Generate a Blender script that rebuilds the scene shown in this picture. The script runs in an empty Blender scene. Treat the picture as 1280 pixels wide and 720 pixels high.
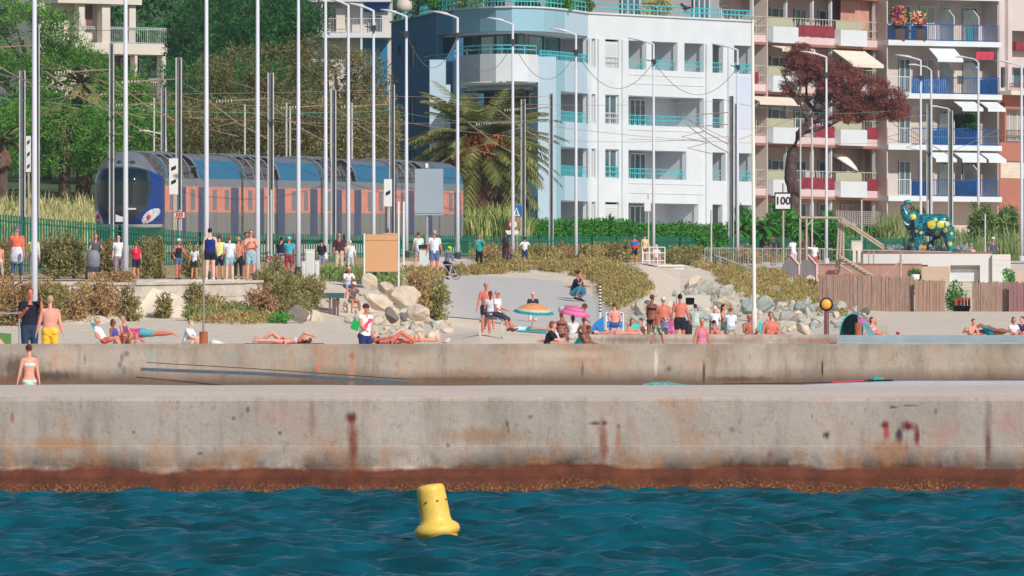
import bpy, bmesh, math, random
import numpy as np
from mathutils import Vector, Matrix

# ---------------------------------------------------------------- camera, sky, sun, exposure
SC = bpy.context.scene
F = 12000.0          # focal length in photo pixels (1280 wide)
ZC = 2.45            # lens height above the sea
HY = 435.0           # horizon row
cam = bpy.data.cameras.new('camera'); cam_o = bpy.data.objects.new('camera', cam); SC.collection.objects.link(cam_o)
cam.sensor_width = 36; cam.lens = F*36/1280; cam.shift_y = (HY-360)/1280
cam.clip_start = 1; cam.clip_end = 6000
cam_o.location = (0, 0, ZC); cam_o.rotation_euler = (math.radians(90), 0, 0)
SC.camera = cam_o
SUN_AZ = math.radians(33); SUN_EL = math.radians(36)     # azimuth to the right of straight behind the lens
W = bpy.data.worlds.new('World'); SC.world = W; W.use_nodes = True
nt = W.node_tree; bg = nt.nodes['Background']
sky = nt.nodes.new('ShaderNodeTexSky'); sky.sky_type = 'NISHITA'; sky.sun_disc = False
sky.sun_elevation = SUN_EL; sky.sun_rotation = math.pi - SUN_AZ
sky.air_density = 1.0; sky.dust_density = 0.6; sky.ozone_density = 1.5
nt.links.new(sky.outputs[0], bg.inputs[0]); bg.inputs[1].default_value = 0.078
sl = bpy.data.lights.new('sun', 'SUN'); sl.energy = 4.0; sl.angle = math.radians(0.5); sl.color = (1.0, 0.94, 0.86)
so = bpy.data.objects.new('sun', sl); SC.collection.objects.link(so)
sd = Vector((math.sin(SUN_AZ)*math.cos(SUN_EL), -math.cos(SUN_AZ)*math.cos(SUN_EL), math.sin(SUN_EL)))
so.rotation_euler = sd.to_track_quat('Z', 'Y').to_euler()
SC.view_settings.view_transform = 'Standard'; SC.view_settings.look = 'None'
SC.view_settings.exposure = 0.04; SC.view_settings.gamma = 1.0

# ---------------------------------------------------------------- helpers
R = random.Random(7)
COL = SC.collection
def P(px, py, D): return Vector(((px-640)*D/F, D, ZC+(HY-py)*D/F))
def X_(px, D): return (px-640)*D/F
def Z_(py, D): return ZC+(HY-py)*D/F
def lin(c):
    c = c/255.0
    return c/12.92 if c <= 0.04045 else ((c+0.055)/1.055)**2.4
def rgb(r, g, b, k=1.0): return (min(1,lin(r)*k), min(1,lin(g)*k), min(1,lin(b)*k), 1)

MATS = {}
def N(t, kind, **kw):
    n = t.nodes.new(kind)
    for k, v in kw.items(): setattr(n, k, v)
    return n
def base_mat(name):
    m = bpy.data.materials.new(name); m.use_nodes = True
    t = m.node_tree; b = t.nodes['Principled BSDF']
    return m, t, b
def pm(name, col, rough=.7, var=.14, scale=2.0, bump=0.0, bscale=None, spec=.3, metal=0.0, col2=None, island=0.0, stretch=None, alpha=1.0, thr=None, trans=0.0):
    """procedural material: noise between col and col2 (or darker/lighter col), random per leaf, bump"""
    if name in MATS: return MATS[name]
    m, t, b = base_mat(name)
    geo = N(t, 'ShaderNodeNewGeometry')
    mp = N(t, 'ShaderNodeMapping')
    mp.inputs['Scale'].default_value = stretch or (1, 1, 1)
    t.links.new(geo.outputs['Position'], mp.inputs[0])
    nz = N(t, 'ShaderNodeTexNoise'); nz.inputs['Scale'].default_value = scale; nz.inputs['Detail'].default_value = 6
    nz.inputs['Roughness'].default_value = .6
    t.links.new(mp.outputs[0], nz.inputs['Vector'])
    cr = N(t, 'ShaderNodeValToRGB')
    lo, hi = thr or (.32, .68)
    cr.color_ramp.elements[0].position = lo; cr.color_ramp.elements[1].position = hi
    c2 = col2 or tuple(min(1, x*(1+var)) for x in col[:3])+(1,)
    c1 = col if col2 else tuple(x*(1-var) for x in col[:3])+(1,)
    cr.color_ramp.elements[0].color = c1; cr.color_ramp.elements[1].color = c2
    t.links.new(nz.outputs[0], cr.inputs[0])
    out = cr.outputs[0]
    if island:
        hsv = N(t, 'ShaderNodeHueSaturation')
        mr = N(t, 'ShaderNodeMapRange'); mr.inputs[3].default_value = 1-island; mr.inputs[4].default_value = 1+island
        t.links.new(geo.outputs['Random Per Island'], mr.inputs[0])
        t.links.new(mr.outputs[0], hsv.inputs['Value']); t.links.new(out, hsv.inputs['Color'])
        out = hsv.outputs[0]
    t.links.new(out, b.inputs['Base Color'])
    b.inputs['Roughness'].default_value = rough; b.inputs['Metallic'].default_value = metal
    b.inputs['Specular IOR Level'].default_value = spec
    if bump:
        n2 = N(t, 'ShaderNodeTexNoise'); n2.inputs['Scale'].default_value = bscale or scale*6; n2.inputs['Detail'].default_value = 5
        t.links.new(geo.outputs['Position'], n2.inputs['Vector'])
        bp = N(t, 'ShaderNodeBump'); bp.inputs['Strength'].default_value = bump; bp.inputs['Distance'].default_value = .05
        t.links.new(n2.outputs[0], bp.inputs['Height']); t.links.new(bp.outputs[0], b.inputs['Normal'])
    if trans:
        tr = N(t, 'ShaderNodeBsdfTranslucent'); mx = N(t, 'ShaderNodeMixShader'); mx.inputs[0].default_value = trans
        t.links.new(out, tr.inputs[0]); t.links.new(b.outputs[0], mx.inputs[1]); t.links.new(tr.outputs[0], mx.inputs[2])
        t.links.new(mx.outputs[0], t.nodes['Material Output'].inputs[0])
    MATS[name] = m
    return m
def glass(name, col, rough=.08):
    if name in MATS: return MATS[name]
    return pm(name, col, rough, .35, .8, spec=.7)

def wloc(o):
    v = Vector((0, 0, 0))
    while o is not None: v = v+Vector(o.location); o = o.parent
    return v
def tag(o, label=None, cat=None, group=None, kind=None):
    if label: o['label'] = label
    if cat: o['category'] = cat
    if group: o['group'] = group
    if kind: o['kind'] = kind
    return o
def thing(name, loc, label, cat, group=None, kind=None):
    o = bpy.data.objects.new(name, None); COL.objects.link(o); o.location = loc; o.empty_display_size = .2
    return tag(o, label, cat, group, kind)

class MB:
    def __init__(s): s.v = []; s.f = []; s.m = []; s.T = None
    def add(s, vs, fs, mi=0):
        b = len(s.v)
        if s.T is not None: vs = [s.T @ Vector(v) for v in vs]
        s.v.extend([tuple(v) for v in vs]); s.f.extend([tuple(i+b for i in f) for f in fs]); s.m.extend([mi]*len(fs))
        return s
    def box(s, c, size, rot=None, mi=0):
        hx, hy, hz = size[0]/2, size[1]/2, size[2]/2
        vs = [Vector((x*hx, y*hy, z*hz)) for z in (-1, 1) for y in (-1, 1) for x in (-1, 1)]
        if rot is not None: vs = [rot @ v for v in vs]
        c = Vector(c)
        return s.add([v+c for v in vs], [(0,2,3,1),(4,5,7,6),(0,1,5,4),(2,6,7,3),(0,4,6,2),(1,3,7,5)], mi)
    def bb(s, x0, x1, y0, y1, z0, z1, mi=0):
        return s.box(((x0+x1)/2, (y0+y1)/2, (z0+z1)/2), (abs(x1-x0), abs(y1-y0), abs(z1-z0)), None, mi)
    def tube(s, pts, r, n=8, mi=0, cap=True):
        pts = [Vector(p) for p in pts]; k = len(pts)
        rs = r if isinstance(r, (list, tuple)) else [r]*k
        vs = []
        for i, p in enumerate(pts):
            d = (pts[min(i+1, k-1)]-pts[max(i-1, 0)])
            d = d.normalized() if d.length > 1e-9 else Vector((0, 0, 1))
            up = Vector((0, 0, 1)) if abs(d.z) < .9 else Vector((1, 0, 0))
            a = d.cross(up).normalized(); b = d.cross(a).normalized()
            for j in range(n):
                t = 2*math.pi*(j+.5)/n
                vs.append(p+a*(math.cos(t)*rs[i])+b*(math.sin(t)*rs[i]))
        fs = [(i*n+j, i*n+(j+1) % n, (i+1)*n+(j+1) % n, (i+1)*n+j) for i in range(k-1) for j in range(n)]
        if cap: fs += [tuple(range(n))[::-1], tuple((k-1)*n+j for j in range(n))]
        return s.add(vs, fs, mi)
    def lathe(s, prof, c, n=20, mi=0, M=None):
        c = Vector(c); vs = []
        for r, z in prof:
            for j in range(n):
                t = 2*math.pi*j/n
                v = Vector((r*math.cos(t), r*math.sin(t), z))
                vs.append((M @ v if M is not None else v)+c)
        k = len(prof)
        fs = [(i*n+j, i*n+(j+1) % n, (i+1)*n+(j+1) % n, (i+1)*n+j) for i in range(k-1) for j in range(n)]
        fs += [tuple(range(n))[::-1], tuple((k-1)*n+j for j in range(n))]
        return s.add(vs, fs, mi)
    def ell(s, c, rad, M=None, n=12, k=8, mi=0):
        c = Vector(c); vs = []
        for i in range(1, k):
            ph = math.pi*i/k
            for j in range(n):
                t = 2*math.pi*j/n
                v = Vector((rad[0]*math.sin(ph)*math.cos(t), rad[1]*math.sin(ph)*math.sin(t), rad[2]*math.cos(ph)))
                vs.append((M @ v if M is not None else v)+c)
        top = Vector((0, 0, rad[2])); bot = -top
        vs += [(M @ top if M is not None else top)+c, (M @ bot if M is not None else bot)+c]
        a = (k-1)*n
        fs = [(i*n+j, (i+1)*n+j, (i+1)*n+(j+1) % n, i*n+(j+1) % n) for i in range(k-2) for j in range(n)]
        fs += [(a, j, (j+1) % n) for j in range(n)]+[(a+1, (k-2)*n+(j+1) % n, (k-2)*n+j) for j in range(n)]
        return s.add(vs, fs, mi)
    def loft(s, secs, n=12, mi=0):
        vs = []
        for c, ax, ay, rx, ry in secs:
            for j in range(n):
                t = 2*math.pi*j/n
                vs.append(c+ax*(math.cos(t)*rx)+ay*(math.sin(t)*ry))
        k = len(secs)
        fs = [(i*n+j, i*n+(j+1) % n, (i+1)*n+(j+1) % n, (i+1)*n+j) for i in range(k-1) for j in range(n)]
        fs += [tuple(range(n))[::-1], tuple((k-1)*n+j for j in range(n))]
        return s.add(vs, fs, mi)
    def prism(s, poly, d, mi=0):
        """poly: 3D points of a planar outline, d: extrusion vector"""
        n = len(poly); d = Vector(d); vs = [Vector(p) for p in poly]+[Vector(p)+d for p in poly]
        fs = [tuple(range(n))[::-1], tuple(range(n, 2*n))]+[(i, (i+1) % n, n+(i+1) % n, n+i) for i in range(n)]
        return s.add(vs, fs, mi)
    def build(s, name, mats, parent=None, origin=None, smooth=False, label=None, cat=None, group=None, kind=None):
        if parent is not None: off = wloc(parent)
        elif origin is not None: off = Vector(origin)
        else: off = Vector((0, 0, 0))
        me = bpy.data.meshes.new(name)
        me.from_pydata([(v[0]-off.x, v[1]-off.y, v[2]-off.z) for v in s.v], [], s.f)
        if not isinstance(mats, (list, tuple)): mats = [mats]
        for m in mats: me.materials.append(m)
        if len(mats) > 1: me.polygons.foreach_set('material_index', s.m)
        if smooth: me.polygons.foreach_set('use_smooth', [True]*len(s.f))
        me.update()
        o = bpy.data.objects.new(name, me); COL.objects.link(o)
        if parent is not None: o.parent = parent
        else: o.location = off
        return tag(o, label, cat, group, kind)
    def remesh(s, voxel, smooth=3):
        me = bpy.data.meshes.new('tmp'); me.from_pydata(s.v, [], s.f); me.update()
        bm = bmesh.new(); bm.from_mesh(me); bmesh.ops.recalc_face_normals(bm, faces=bm.faces); bm.to_mesh(me); bm.free()
        o = bpy.data.objects.new('tmp', me); COL.objects.link(o)
        r = o.modifiers.new('r', 'REMESH'); r.mode = 'VOXEL'; r.voxel_size = voxel
        if smooth:
            q = o.modifiers.new('s', 'SMOOTH'); q.factor = .5; q.iterations = smooth
        dg = bpy.context.evaluated_depsgraph_get()
        me2 = bpy.data.meshes.new_from_object(o.evaluated_get(dg))
        bpy.data.objects.remove(o); bpy.data.meshes.remove(me)
        me2.polygons.foreach_set('use_smooth', [True]*len(me2.polygons))
        return me2

def link_mesh(name, me, mat, parent=None, loc=(0, 0, 0), **kw):
    me.materials.clear(); me.materials.append(mat)
    o = bpy.data.objects.new(name, me); COL.objects.link(o)
    if parent is not None: o.parent = parent
    o.location = loc
    return tag(o, **kw)

# ---------------------------------------------------------------- the lie of the land
TB = {
 -900: [(250,2.0),(270,2.45),(300,2.9),(312,3.2),(319,4.6),(323,4.7),(352,4.95),(372,5.7),(385,6.35),(415,6.4),(450,7.5),(600,16),(700,24),(1300,60)],
 100: [(250,2.0),(270,2.45),(300,2.9),(312,3.2),(319,4.6),(323,4.7),(352,4.95),(372,5.7),(385,6.35),(415,6.4),(450,7.5),(600,16),(700,24),(1300,60)],
 160: [(250,2.0),(270,2.45),(300,2.9),(317,3.35),(319,3.5),(320,4.7),(352,4.95),(372,5.7),(387,6.35),(418,6.4),(450,7.5),(600,16),(700,24),(1300,60)],
 320: [(250,2.0),(270,2.5),(300,2.95),(322,3.5),(326,3.6),(327,4.75),(355,5.0),(385,5.8),(397,6.4),(430,6.45),(460,7.5),(600,15),(700,22),(1300,60)],
 400: [(250,2.0),(270,2.5),(300,2.9),(330,3.5),(345,4.2),(358,5.15),(385,5.4),(402,6.0),(412,6.5),(445,6.6),(480,8),(600,15),(1300,55)],
 470: [(250,2.0),(270,2.5),(300,2.85),(335,3.4),(352,4.6),(366,5.3),(395,5.7),(418,6.5),(426,6.65),(455,6.75),(500,8),(600,13),(1300,50)],
 541: [(250,2.0),(270,2.5),(300,2.8),(335,3.3),(349.5,3.5),(353,4.9),(370,5.3),(395,5.7),(420,6.1),(430,6.4),(440,6.8),(465,6.9),(500,7.2),(600,12),(1300,45)],
 552: [(250,2.0),(270,2.5),(300,2.8),(350,3.3),(378,3.75),(420,5.6),(424,6.0),(434,6.5),(440,6.8),(465,6.9),(500,7.2),(600,12),(1300,45)],
 600: [(250,2.0),(270,2.5),(283,2.85),(300,2.95),(350,3.1),(378,3.75),(420,5.6),(425,6.0),(440,6.4),(452,6.9),(480,7),(600,10),(1300,35)],
 740: [(250,1.9),(270,2.3),(300,2.5),(360,2.9),(378,3.4),(420,5.3),(428,5.9),(448,6.4),(462,7),(490,7.1),(700,9),(1300,30)],
 800: [(250,1.8),(288,1.8),(290,2.4),(330,2.5),(360,3.0),(420,5.6),(440,6.3),(455,6.4),(475,7),(500,7.2),(700,9),(1300,30)],
 850: [(250,1.8),(288,1.8),(290,2.4),(340,2.6),(375,3.2),(430,5.2),(452,6.4),(472,6.5),(487,7.1),(510,7.2),(700,9),(1300,30)],
 1000: [(250,1.8),(288,1.8),(290,2.4),(345,2.6),(385,3.4),(440,5.0),(478,6.5),(505,6.9),(520,7.3),(700,9),(1300,30)],
 1070: [(250,1.8),(288,1.8),(290,2.4),(350,2.7),(400,3.9),(425,4.4),(460,5.3),(490,6.6),(525,7.1),(545,7.4),(700,9),(1300,30)],
 1110: [(250,1.8),(288,1.8),(290,2.4),(350,2.95),(400,3.8),(409,4.0),(440,4.3),(462,6.5),(535,7.3),(550,7.4),(700,9),(1300,30)],
 2200: [(250,1.8),(288,1.8),(290,2.4),(350,2.95),(400,3.8),(409,4.0),(440,4.3),(462,6.5),(545,7.3),(560,7.4),(700,9),(1300,30)],
}
for k in TB: TB[k] = [(160.7, -1.2), (161.6, -1.2), (163.6, 1.0), (224, 1.0), (226.3, 1.85)]+TB[k]
TK = sorted(TB)
def _col(k, D):
    t = TB[k]
    if D <= t[0][0]: return t[0][1]
    for (a, za), (b, zb) in zip(t, t[1:]):
        if D <= b: return za+(zb-za)*(D-a)/(b-a)
    return t[-1][1]
def G(px, D):
    if px <= TK[0]: return _col(TK[0], D)
    for a, b in zip(TK, TK[1:]):
        if px <= b:
            t = (px-a)/(b-a)
            return _col(a, D)*(1-t)+_col(b, D)*t
    return _col(TK[-1], D)
def onray(px, py, d0=228, d1=640):
    """distance at which the sight line meets the land"""
    D = d0
    while D < d1:
        if G(px, D) >= Z_(py, D): return D
        D += .5
    return d1
# ---------------------------------------------------------------- ground sheet
m_sand = pm('sand', rgb(204, 190, 172), .95, .12, 1.3, bump=1.0, bscale=2.6, spec=.1, col2=rgb(224, 211, 195))
def grid_sheet(name, pxs, Ds, zf, mat, kind='structure', label=None, cat=None, smooth=False, parent=None):
    vs = []; nx = len(pxs)
    for D in Ds:
        for px in pxs: vs.append((X_(px, D), D, zf(px, D)))
    fs = [(j*nx+i, j*nx+i+1, (j+1)*nx+i+1, (j+1)*nx+i) for j in range(len(Ds)-1) for i in range(nx-1)]
    b = MB(); b.add(vs, fs)
    return b.build(name, mat, parent=parent, kind=kind, label=label, cat=cat, smooth=smooth)
Dset = set(d for k in TB for d, z in TB[k])
d = 164
while d < 700: Dset.add(d); d += 4
pxs = sorted(set(list(range(-900, 2201, 25))+TK))
g = grid_sheet('ground', pxs, sorted(Dset), G, m_sand)
# far land beyond the sheet, to the horizon
b = MB(); b.add([(-4000, 1290, 28), (4000, 1290, 28), (4000, 5500, 30), (-4000, 5500, 30)], [(0, 1, 2, 3)])
b.build('terrain', pm('far_soil', rgb(120, 125, 90), 1, .2, .01), kind='structure')

m_prom = pm('promenade_concrete', rgb(205, 198, 190), .9, .08, 1.5, bump=.2)
m_ramp = pm('ramp_concrete', rgb(196, 192, 188), .9, .05, .6, bump=.15, bscale=3)
m_soil = pm('dry_soil', rgb(168, 148, 112), 1, .25, .8, bump=.6, bscale=5)
def drape(name, outline, mat, dz=.03, step=4, **kw):
    """outline: list of (px, D0, D1) strips"""
    vs = []; fs = []
    n = 14 if outline[0][2]-outline[0][1] < 300 else 60
    cols = []
    for (p0, a0, b0), (p1, a1, b1) in zip(outline, outline[1:]):
        k = max(1, int(abs(p1-p0)/20))
        for i in range(k): t = i/k; cols.append((p0+(p1-p0)*t, a0+(a1-a0)*t, b0+(b1-b0)*t))
    cols.append(outline[-1])
    for px, a, bb_ in cols:
        for j in range(n+1):
            D = a+(bb_-a)*j/n
            vs.append((X_(px, D), D, G(px, D)+dz))
    for i in range(len(cols)-1):
        for j in range(n): q = i*(n+1)+j; fs.append((q, q+n+1, q+n+2, q+1))
    m = MB(); m.add(vs, fs)
    return m.build(name, mat, kind='structure', **kw)
drape('promenade', [(-900, 323.5, 345), (100, 323.5, 345), (160, 320.5, 346), (320, 327.5, 350), (400, 358.5, 375), (470, 367, 390), (541, 367, 393), (552, 424.5, 434), (600, 425.5, 440), (740, 428.5, 448),
                    (800, 440.5, 455), (850, 452.5, 470), (1000, 479, 500), (1070, 491, 520), (1110, 463, 533), (2200, 463, 543)], m_prom)
drape('boat_ramp', [(553, 372, 419.5), (600, 368, 419.5), (660, 360, 420), (700, 360, 419), (725, 362, 412), (745, 364, 400), (762, 366, 388)], m_ramp)
drape('soil', [(-900, 346, 384), (100, 346, 384), (320, 351, 395), (400, 376, 410), (470, 391, 424), (545, 435, 439), (740, 449, 461), (850, 471, 486), (1000, 501, 519), (1110, 534, 549), (2200, 544, 559)], m_soil, .02)
drape('rail_bed', [(-900, 385.5, 414), (100, 385.5, 414), (320, 398, 430), (470, 427, 455), (545, 441, 465), (740, 463, 489), (1000, 521, 535)], pm('ballast', rgb(150, 140, 130), 1, .3, 6, bump=.6), .05)
drape('hillside', [(-900, 452, 1290), (330, 465, 1290), (545, 502, 1290), (740, 600, 1290), (2200, 620, 1290)], pm('hillside_scrub', rgb(74, 88, 52), 1, .3, .5, bump=.6, bscale=2), .12)
drape('lawn', [(-900, 256, 300), (-10, 256, 300), (14, 258, 296)], pm('lawn_green', rgb(105, 150, 70), 1, .2, 3, bump=.4), .05)

# ---------------------------------------------------------------- sea
rs = np.random.RandomState(3)
waves = []
for L, A, n in ((11, .030, 4), (5, .024, 6), (2.4, .016, 10), (1.2, .012, 16), (.62, .0085, 24), (.34, .0048, 26)):
    for _ in range(n):
        th = math.radians(rs.normal(0, 31)+90+rs.choice([0, 180])); l = L*rs.uniform(.75, 1.35)
        waves.append((2*math.pi/l*math.cos(th), 2*math.pi/l*math.sin(th), A*rs.uniform(.6, 1.2), rs.uniform(0, 6.28)))
def sea_h(X, Y):
    h = np.zeros_like(X)
    for kx, ky, a, ph in waves:
        h += a*np.sin(kx*X+ky*Y+ph)
    return h
def np_mesh(name, V, Fq, mat, smooth=False):
    me = bpy.data.meshes.new(name)
    me.vertices.add(len(V)); me.vertices.foreach_set('co', V.astype(np.float32).ravel())
    k = Fq.shape[1]
    me.loops.add(Fq.size); me.loops.foreach_set('vertex_index', Fq.astype(np.int32).ravel())
    me.polygons.add(len(Fq)); me.polygons.foreach_set('loop_start', np.arange(0, Fq.size, k, dtype=np.int32))
    me.polygons.foreach_set('loop_total', np.full(len(Fq), k, dtype=np.int32))
    if smooth: me.polygons.foreach_set('use_smooth', np.ones(len(Fq), dtype=bool))
    me.update(calc_edges=True); me.validate()
    if mat: me.materials.append(mat)
    return me
xs = np.arange(-17, 17.01, .07); ys = np.arange(88, 161.0, .085)
XX, YY = np.meshgrid(xs, ys); ZZ = sea_h(XX, YY)
edge = np.minimum(1, np.minimum((17-np.abs(XX))/2, (YY-88)/3)); ZZ *= np.clip(edge, 0, 1)
V = np.stack([XX.ravel(), YY.ravel(), ZZ.ravel()], 1)
nx = len(xs); ny = len(ys)
ii, jj = np.meshgrid(np.arange(nx-1), np.arange(ny-1)); q = (jj*nx+ii).ravel()
Fq = np.stack([q, q+1, q+nx+1, q+nx], 1)
m_sea, t, bsdf = base_mat('sea_water')
geo = N(t, 'ShaderNodeNewGeometry'); mp = N(t, 'ShaderNodeMapping'); mp.inputs['Scale'].default_value = (1, .45, 1)
t.links.new(geo.outputs['Position'], mp.inputs[0])
mpc = N(t, 'ShaderNodeMapping'); mpc.inputs['Scale'].default_value = (1, .16, 1)
t.links.new(geo.outputs['Position'], mpc.inputs[0])
nz = N(t, 'ShaderNodeTexNoise'); nz.inputs['Scale'].default_value = 1.1; nz.inputs['Detail'].default_value = 5
t.links.new(mpc.outputs[0], nz.inputs['Vector'])
cr = N(t, 'ShaderNodeValToRGB'); cr.color_ramp.elements[0].position = .42; cr.color_ramp.elements[1].position = .62
cr.color_ramp.elements[0].color = (0.002, .086, .124, 1); cr.color_ramp.elements[1].color = (.002, .047, .060, 1)
t.links.new(nz.outputs[0], cr.inputs[0]); t.links.new(cr.outputs[0], bsdf.inputs['Base Color'])
bsdf.inputs['Roughness'].default_value = .28; bsdf.inputs['Specular IOR Level'].default_value = .17; bsdf.inputs['IOR'].default_value = 1.33
n2 = N(t, 'ShaderNodeTexNoise'); n2.inputs['Scale'].default_value = 5; n2.inputs['Detail'].default_value = 4; t.links.new(mp.outputs[0], n2.inputs['Vector'])
bp = N(t, 'ShaderNodeBump'); bp.inputs['Strength'].default_value = .4; bp.inputs['Distance'].default_value = .04
t.links.new(n2.outputs[0], bp.inputs['Height']); t.links.new(bp.outputs[0], bsdf.inputs['Normal'])
o = bpy.data.objects.new('water', np_mesh('water', V, Fq, m_sea, True)); COL.objects.link(o); tag(o, kind='structure')
b = MB()   # the calmer far sea round the patch
for x0, x1, y0, y1 in ((-900, 900, -600, 88), (-900, -17, 88, 160.7), (17, 900, 88, 160.7)):
    b.add([(x0, y0, 0), (x1, y0, 0), (x1, y1, 0), (x0, y1, 0)], [(0, 1, 2, 3)])
b.build('sea', m_sea, kind='structure')

# ---------------------------------------------------------------- weathered concrete walls
def wall_mat(name, D, base, base2, dark, brown_z=None, stains=()):
    m, t, bs = base_mat(name); L = t.links
    geo = N(t, 'ShaderNodeNewGeometry'); sep = N(t, 'ShaderNodeSeparateXYZ'); L.new(geo.outputs['Position'], sep.inputs[0])
    def noise(scale, sx=1, sz=1, det=8, rough=.66):
        mp = N(t, 'ShaderNodeMapping'); mp.inputs['Scale'].default_value = (sx, 1, sz); L.new(geo.outputs['Position'], mp.inputs[0])
        n = N(t, 'ShaderNodeTexNoise'); n.inputs['Scale'].default_value = scale; n.inputs['Detail'].default_value = det; n.inputs['Roughness'].default_value = rough
        L.new(mp.outputs[0], n.inputs['Vector']); return n.outputs[0]
    def ramp(v, a, b_, inv=False):
        r = N(t, 'ShaderNodeMapRange'); r.inputs[1].default_value = a; r.inputs[2].default_value = b_
        r.inputs[3].default_value = 1 if inv else 0; r.inputs[4].default_value = 0 if inv else 1
        L.new(v, r.inputs[0]); return r.outputs[0]
    def math_(op, a, b_=None):
        n = N(t, 'ShaderNodeMath', operation=op)
        for i, x in enumerate((a, b_)):
            if x is None: continue
            if isinstance(x, (int, float)): n.inputs[i].default_value = x
            else: L.new(x, n.inputs[i])
        return n.outputs[0]
    def mix(fac, a, b_):
        n = N(t, 'ShaderNodeMix', data_type='RGBA')
        if isinstance(fac, (int, float)): n.inputs[0].default_value = fac
        else: L.new(fac, n.inputs[0])
        for i, x in ((6, a), (7, b_)):
            if isinstance(x, tuple): n.inputs[i].default_value = x
            else: L.new(x, n.inputs[i])
        return n.outputs[2]
    c = mix(ramp(noise(.5), .35, .65), base, base2)
    c = mix(math_('MULTIPLY', ramp(noise(1.9, 1, .16, 9, .7), .5, .7), .6), c, dark)          # vertical runs
    c = mix(math_('MULTIPLY', ramp(noise(.9, 1, .6, 9, .7), .54, .68), .6), c, rgb(176, 122, 84))   # ochre patches
    c = mix(math_('MULTIPLY', ramp(noise(.35, 1, 1.2), .55, .7), .4), c, rgb(190, 150, 132))
    c = mix(math_('MULTIPLY', ramp(noise(9, 1, .6, 9, .75), .55, .72), .6), c, rgb(90, 84, 78))
    z = sep.outputs[2]; x = sep.outputs[0]
    zn = math_('ADD', z, math_('MULTIPLY', math_('SUBTRACT', noise(.45), .5), .5))
    if brown_z is not None:
        yb = mix(ramp(noise(2.2), .35, .7), rgb(84, 48, 38), rgb(116, 68, 50))
        lowb = mix(ramp(noise(22), .5, .75), yb, rgb(196, 160, 100))
        yb = mix(ramp(zn, .08, .24, True), yb, lowb)
        dk = math_('MULTIPLY', ramp(zn, brown_z-.02, brown_z+.34, True), .95)
        dkn = math_('MULTIPLY', dk, ramp(noise(.5), .38, .52))
        c = mix(dkn, c, rgb(60, 44, 38))
        och = math_('MULTIPLY', ramp(zn, brown_z+.1, brown_z+.55, True), ramp(noise(2.2, 1, .5), .46, .66))
        c = mix(math_('MULTIPLY', och, .7), c, rgb(172, 122, 80))
        c = mix(ramp(zn, brown_z-.04, brown_z+.03, True), c, yb)
    c = mix(math_('MULTIPLY', ramp(math_('ADD', z, math_('MULTIPLY', noise(5), .03)), 1.62 if brown_z is not None else 9, 1.66 if brown_z is not None else 9.1), .75), c, rgb(206, 192, 182))  # wall top painted lighter: its sunlit look is put into the colour
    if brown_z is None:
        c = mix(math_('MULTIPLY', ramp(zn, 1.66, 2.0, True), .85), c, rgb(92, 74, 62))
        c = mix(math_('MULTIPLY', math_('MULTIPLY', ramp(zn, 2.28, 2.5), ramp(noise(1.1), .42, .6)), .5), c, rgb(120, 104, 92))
    for px, py, rx, ry, colr, st in stains:
        if rx <= 4 and ry <= 6: st *= .72
        x0 = X_(px, D); z0 = Z_(py, D); s = D/F
        dx = math_('DIVIDE', math_('SUBTRACT', x, x0), rx*s); dz = math_('DIVIDE', math_('SUBTRACT', z, z0), ry*s)
        d2 = math_('SQRT', math_('ADD', math_('MULTIPLY', dx, dx), math_('MULTIPLY', dz, dz)))
        d2 = math_('ADD', d2, math_('MULTIPLY', math_('SUBTRACT', noise(7, 1, .3), .5), 2.0))
        c = mix(math_('MULTIPLY', ramp(d2, .35, 1.2, True), st), c, colr)
    L.new(c, bs.inputs['Base Color']); bs.inputs['Roughness'].default_value = .9; bs.inputs['Specular IOR Level'].default_value = .15
    bp = N(t, 'ShaderNodeBump'); bp.inputs['Strength'].default_value = .5; bp.inputs['Distance'].default_value = .04
    L.new(noise(7), bp.inputs['Height']); L.new(bp.outputs[0], bs.inputs['Normal'])
    return m
RU = rgb(128, 52, 32); RD = rgb(96, 34, 32); DK = rgb(52, 46, 44); MA = rgb(112, 30, 34)
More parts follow.
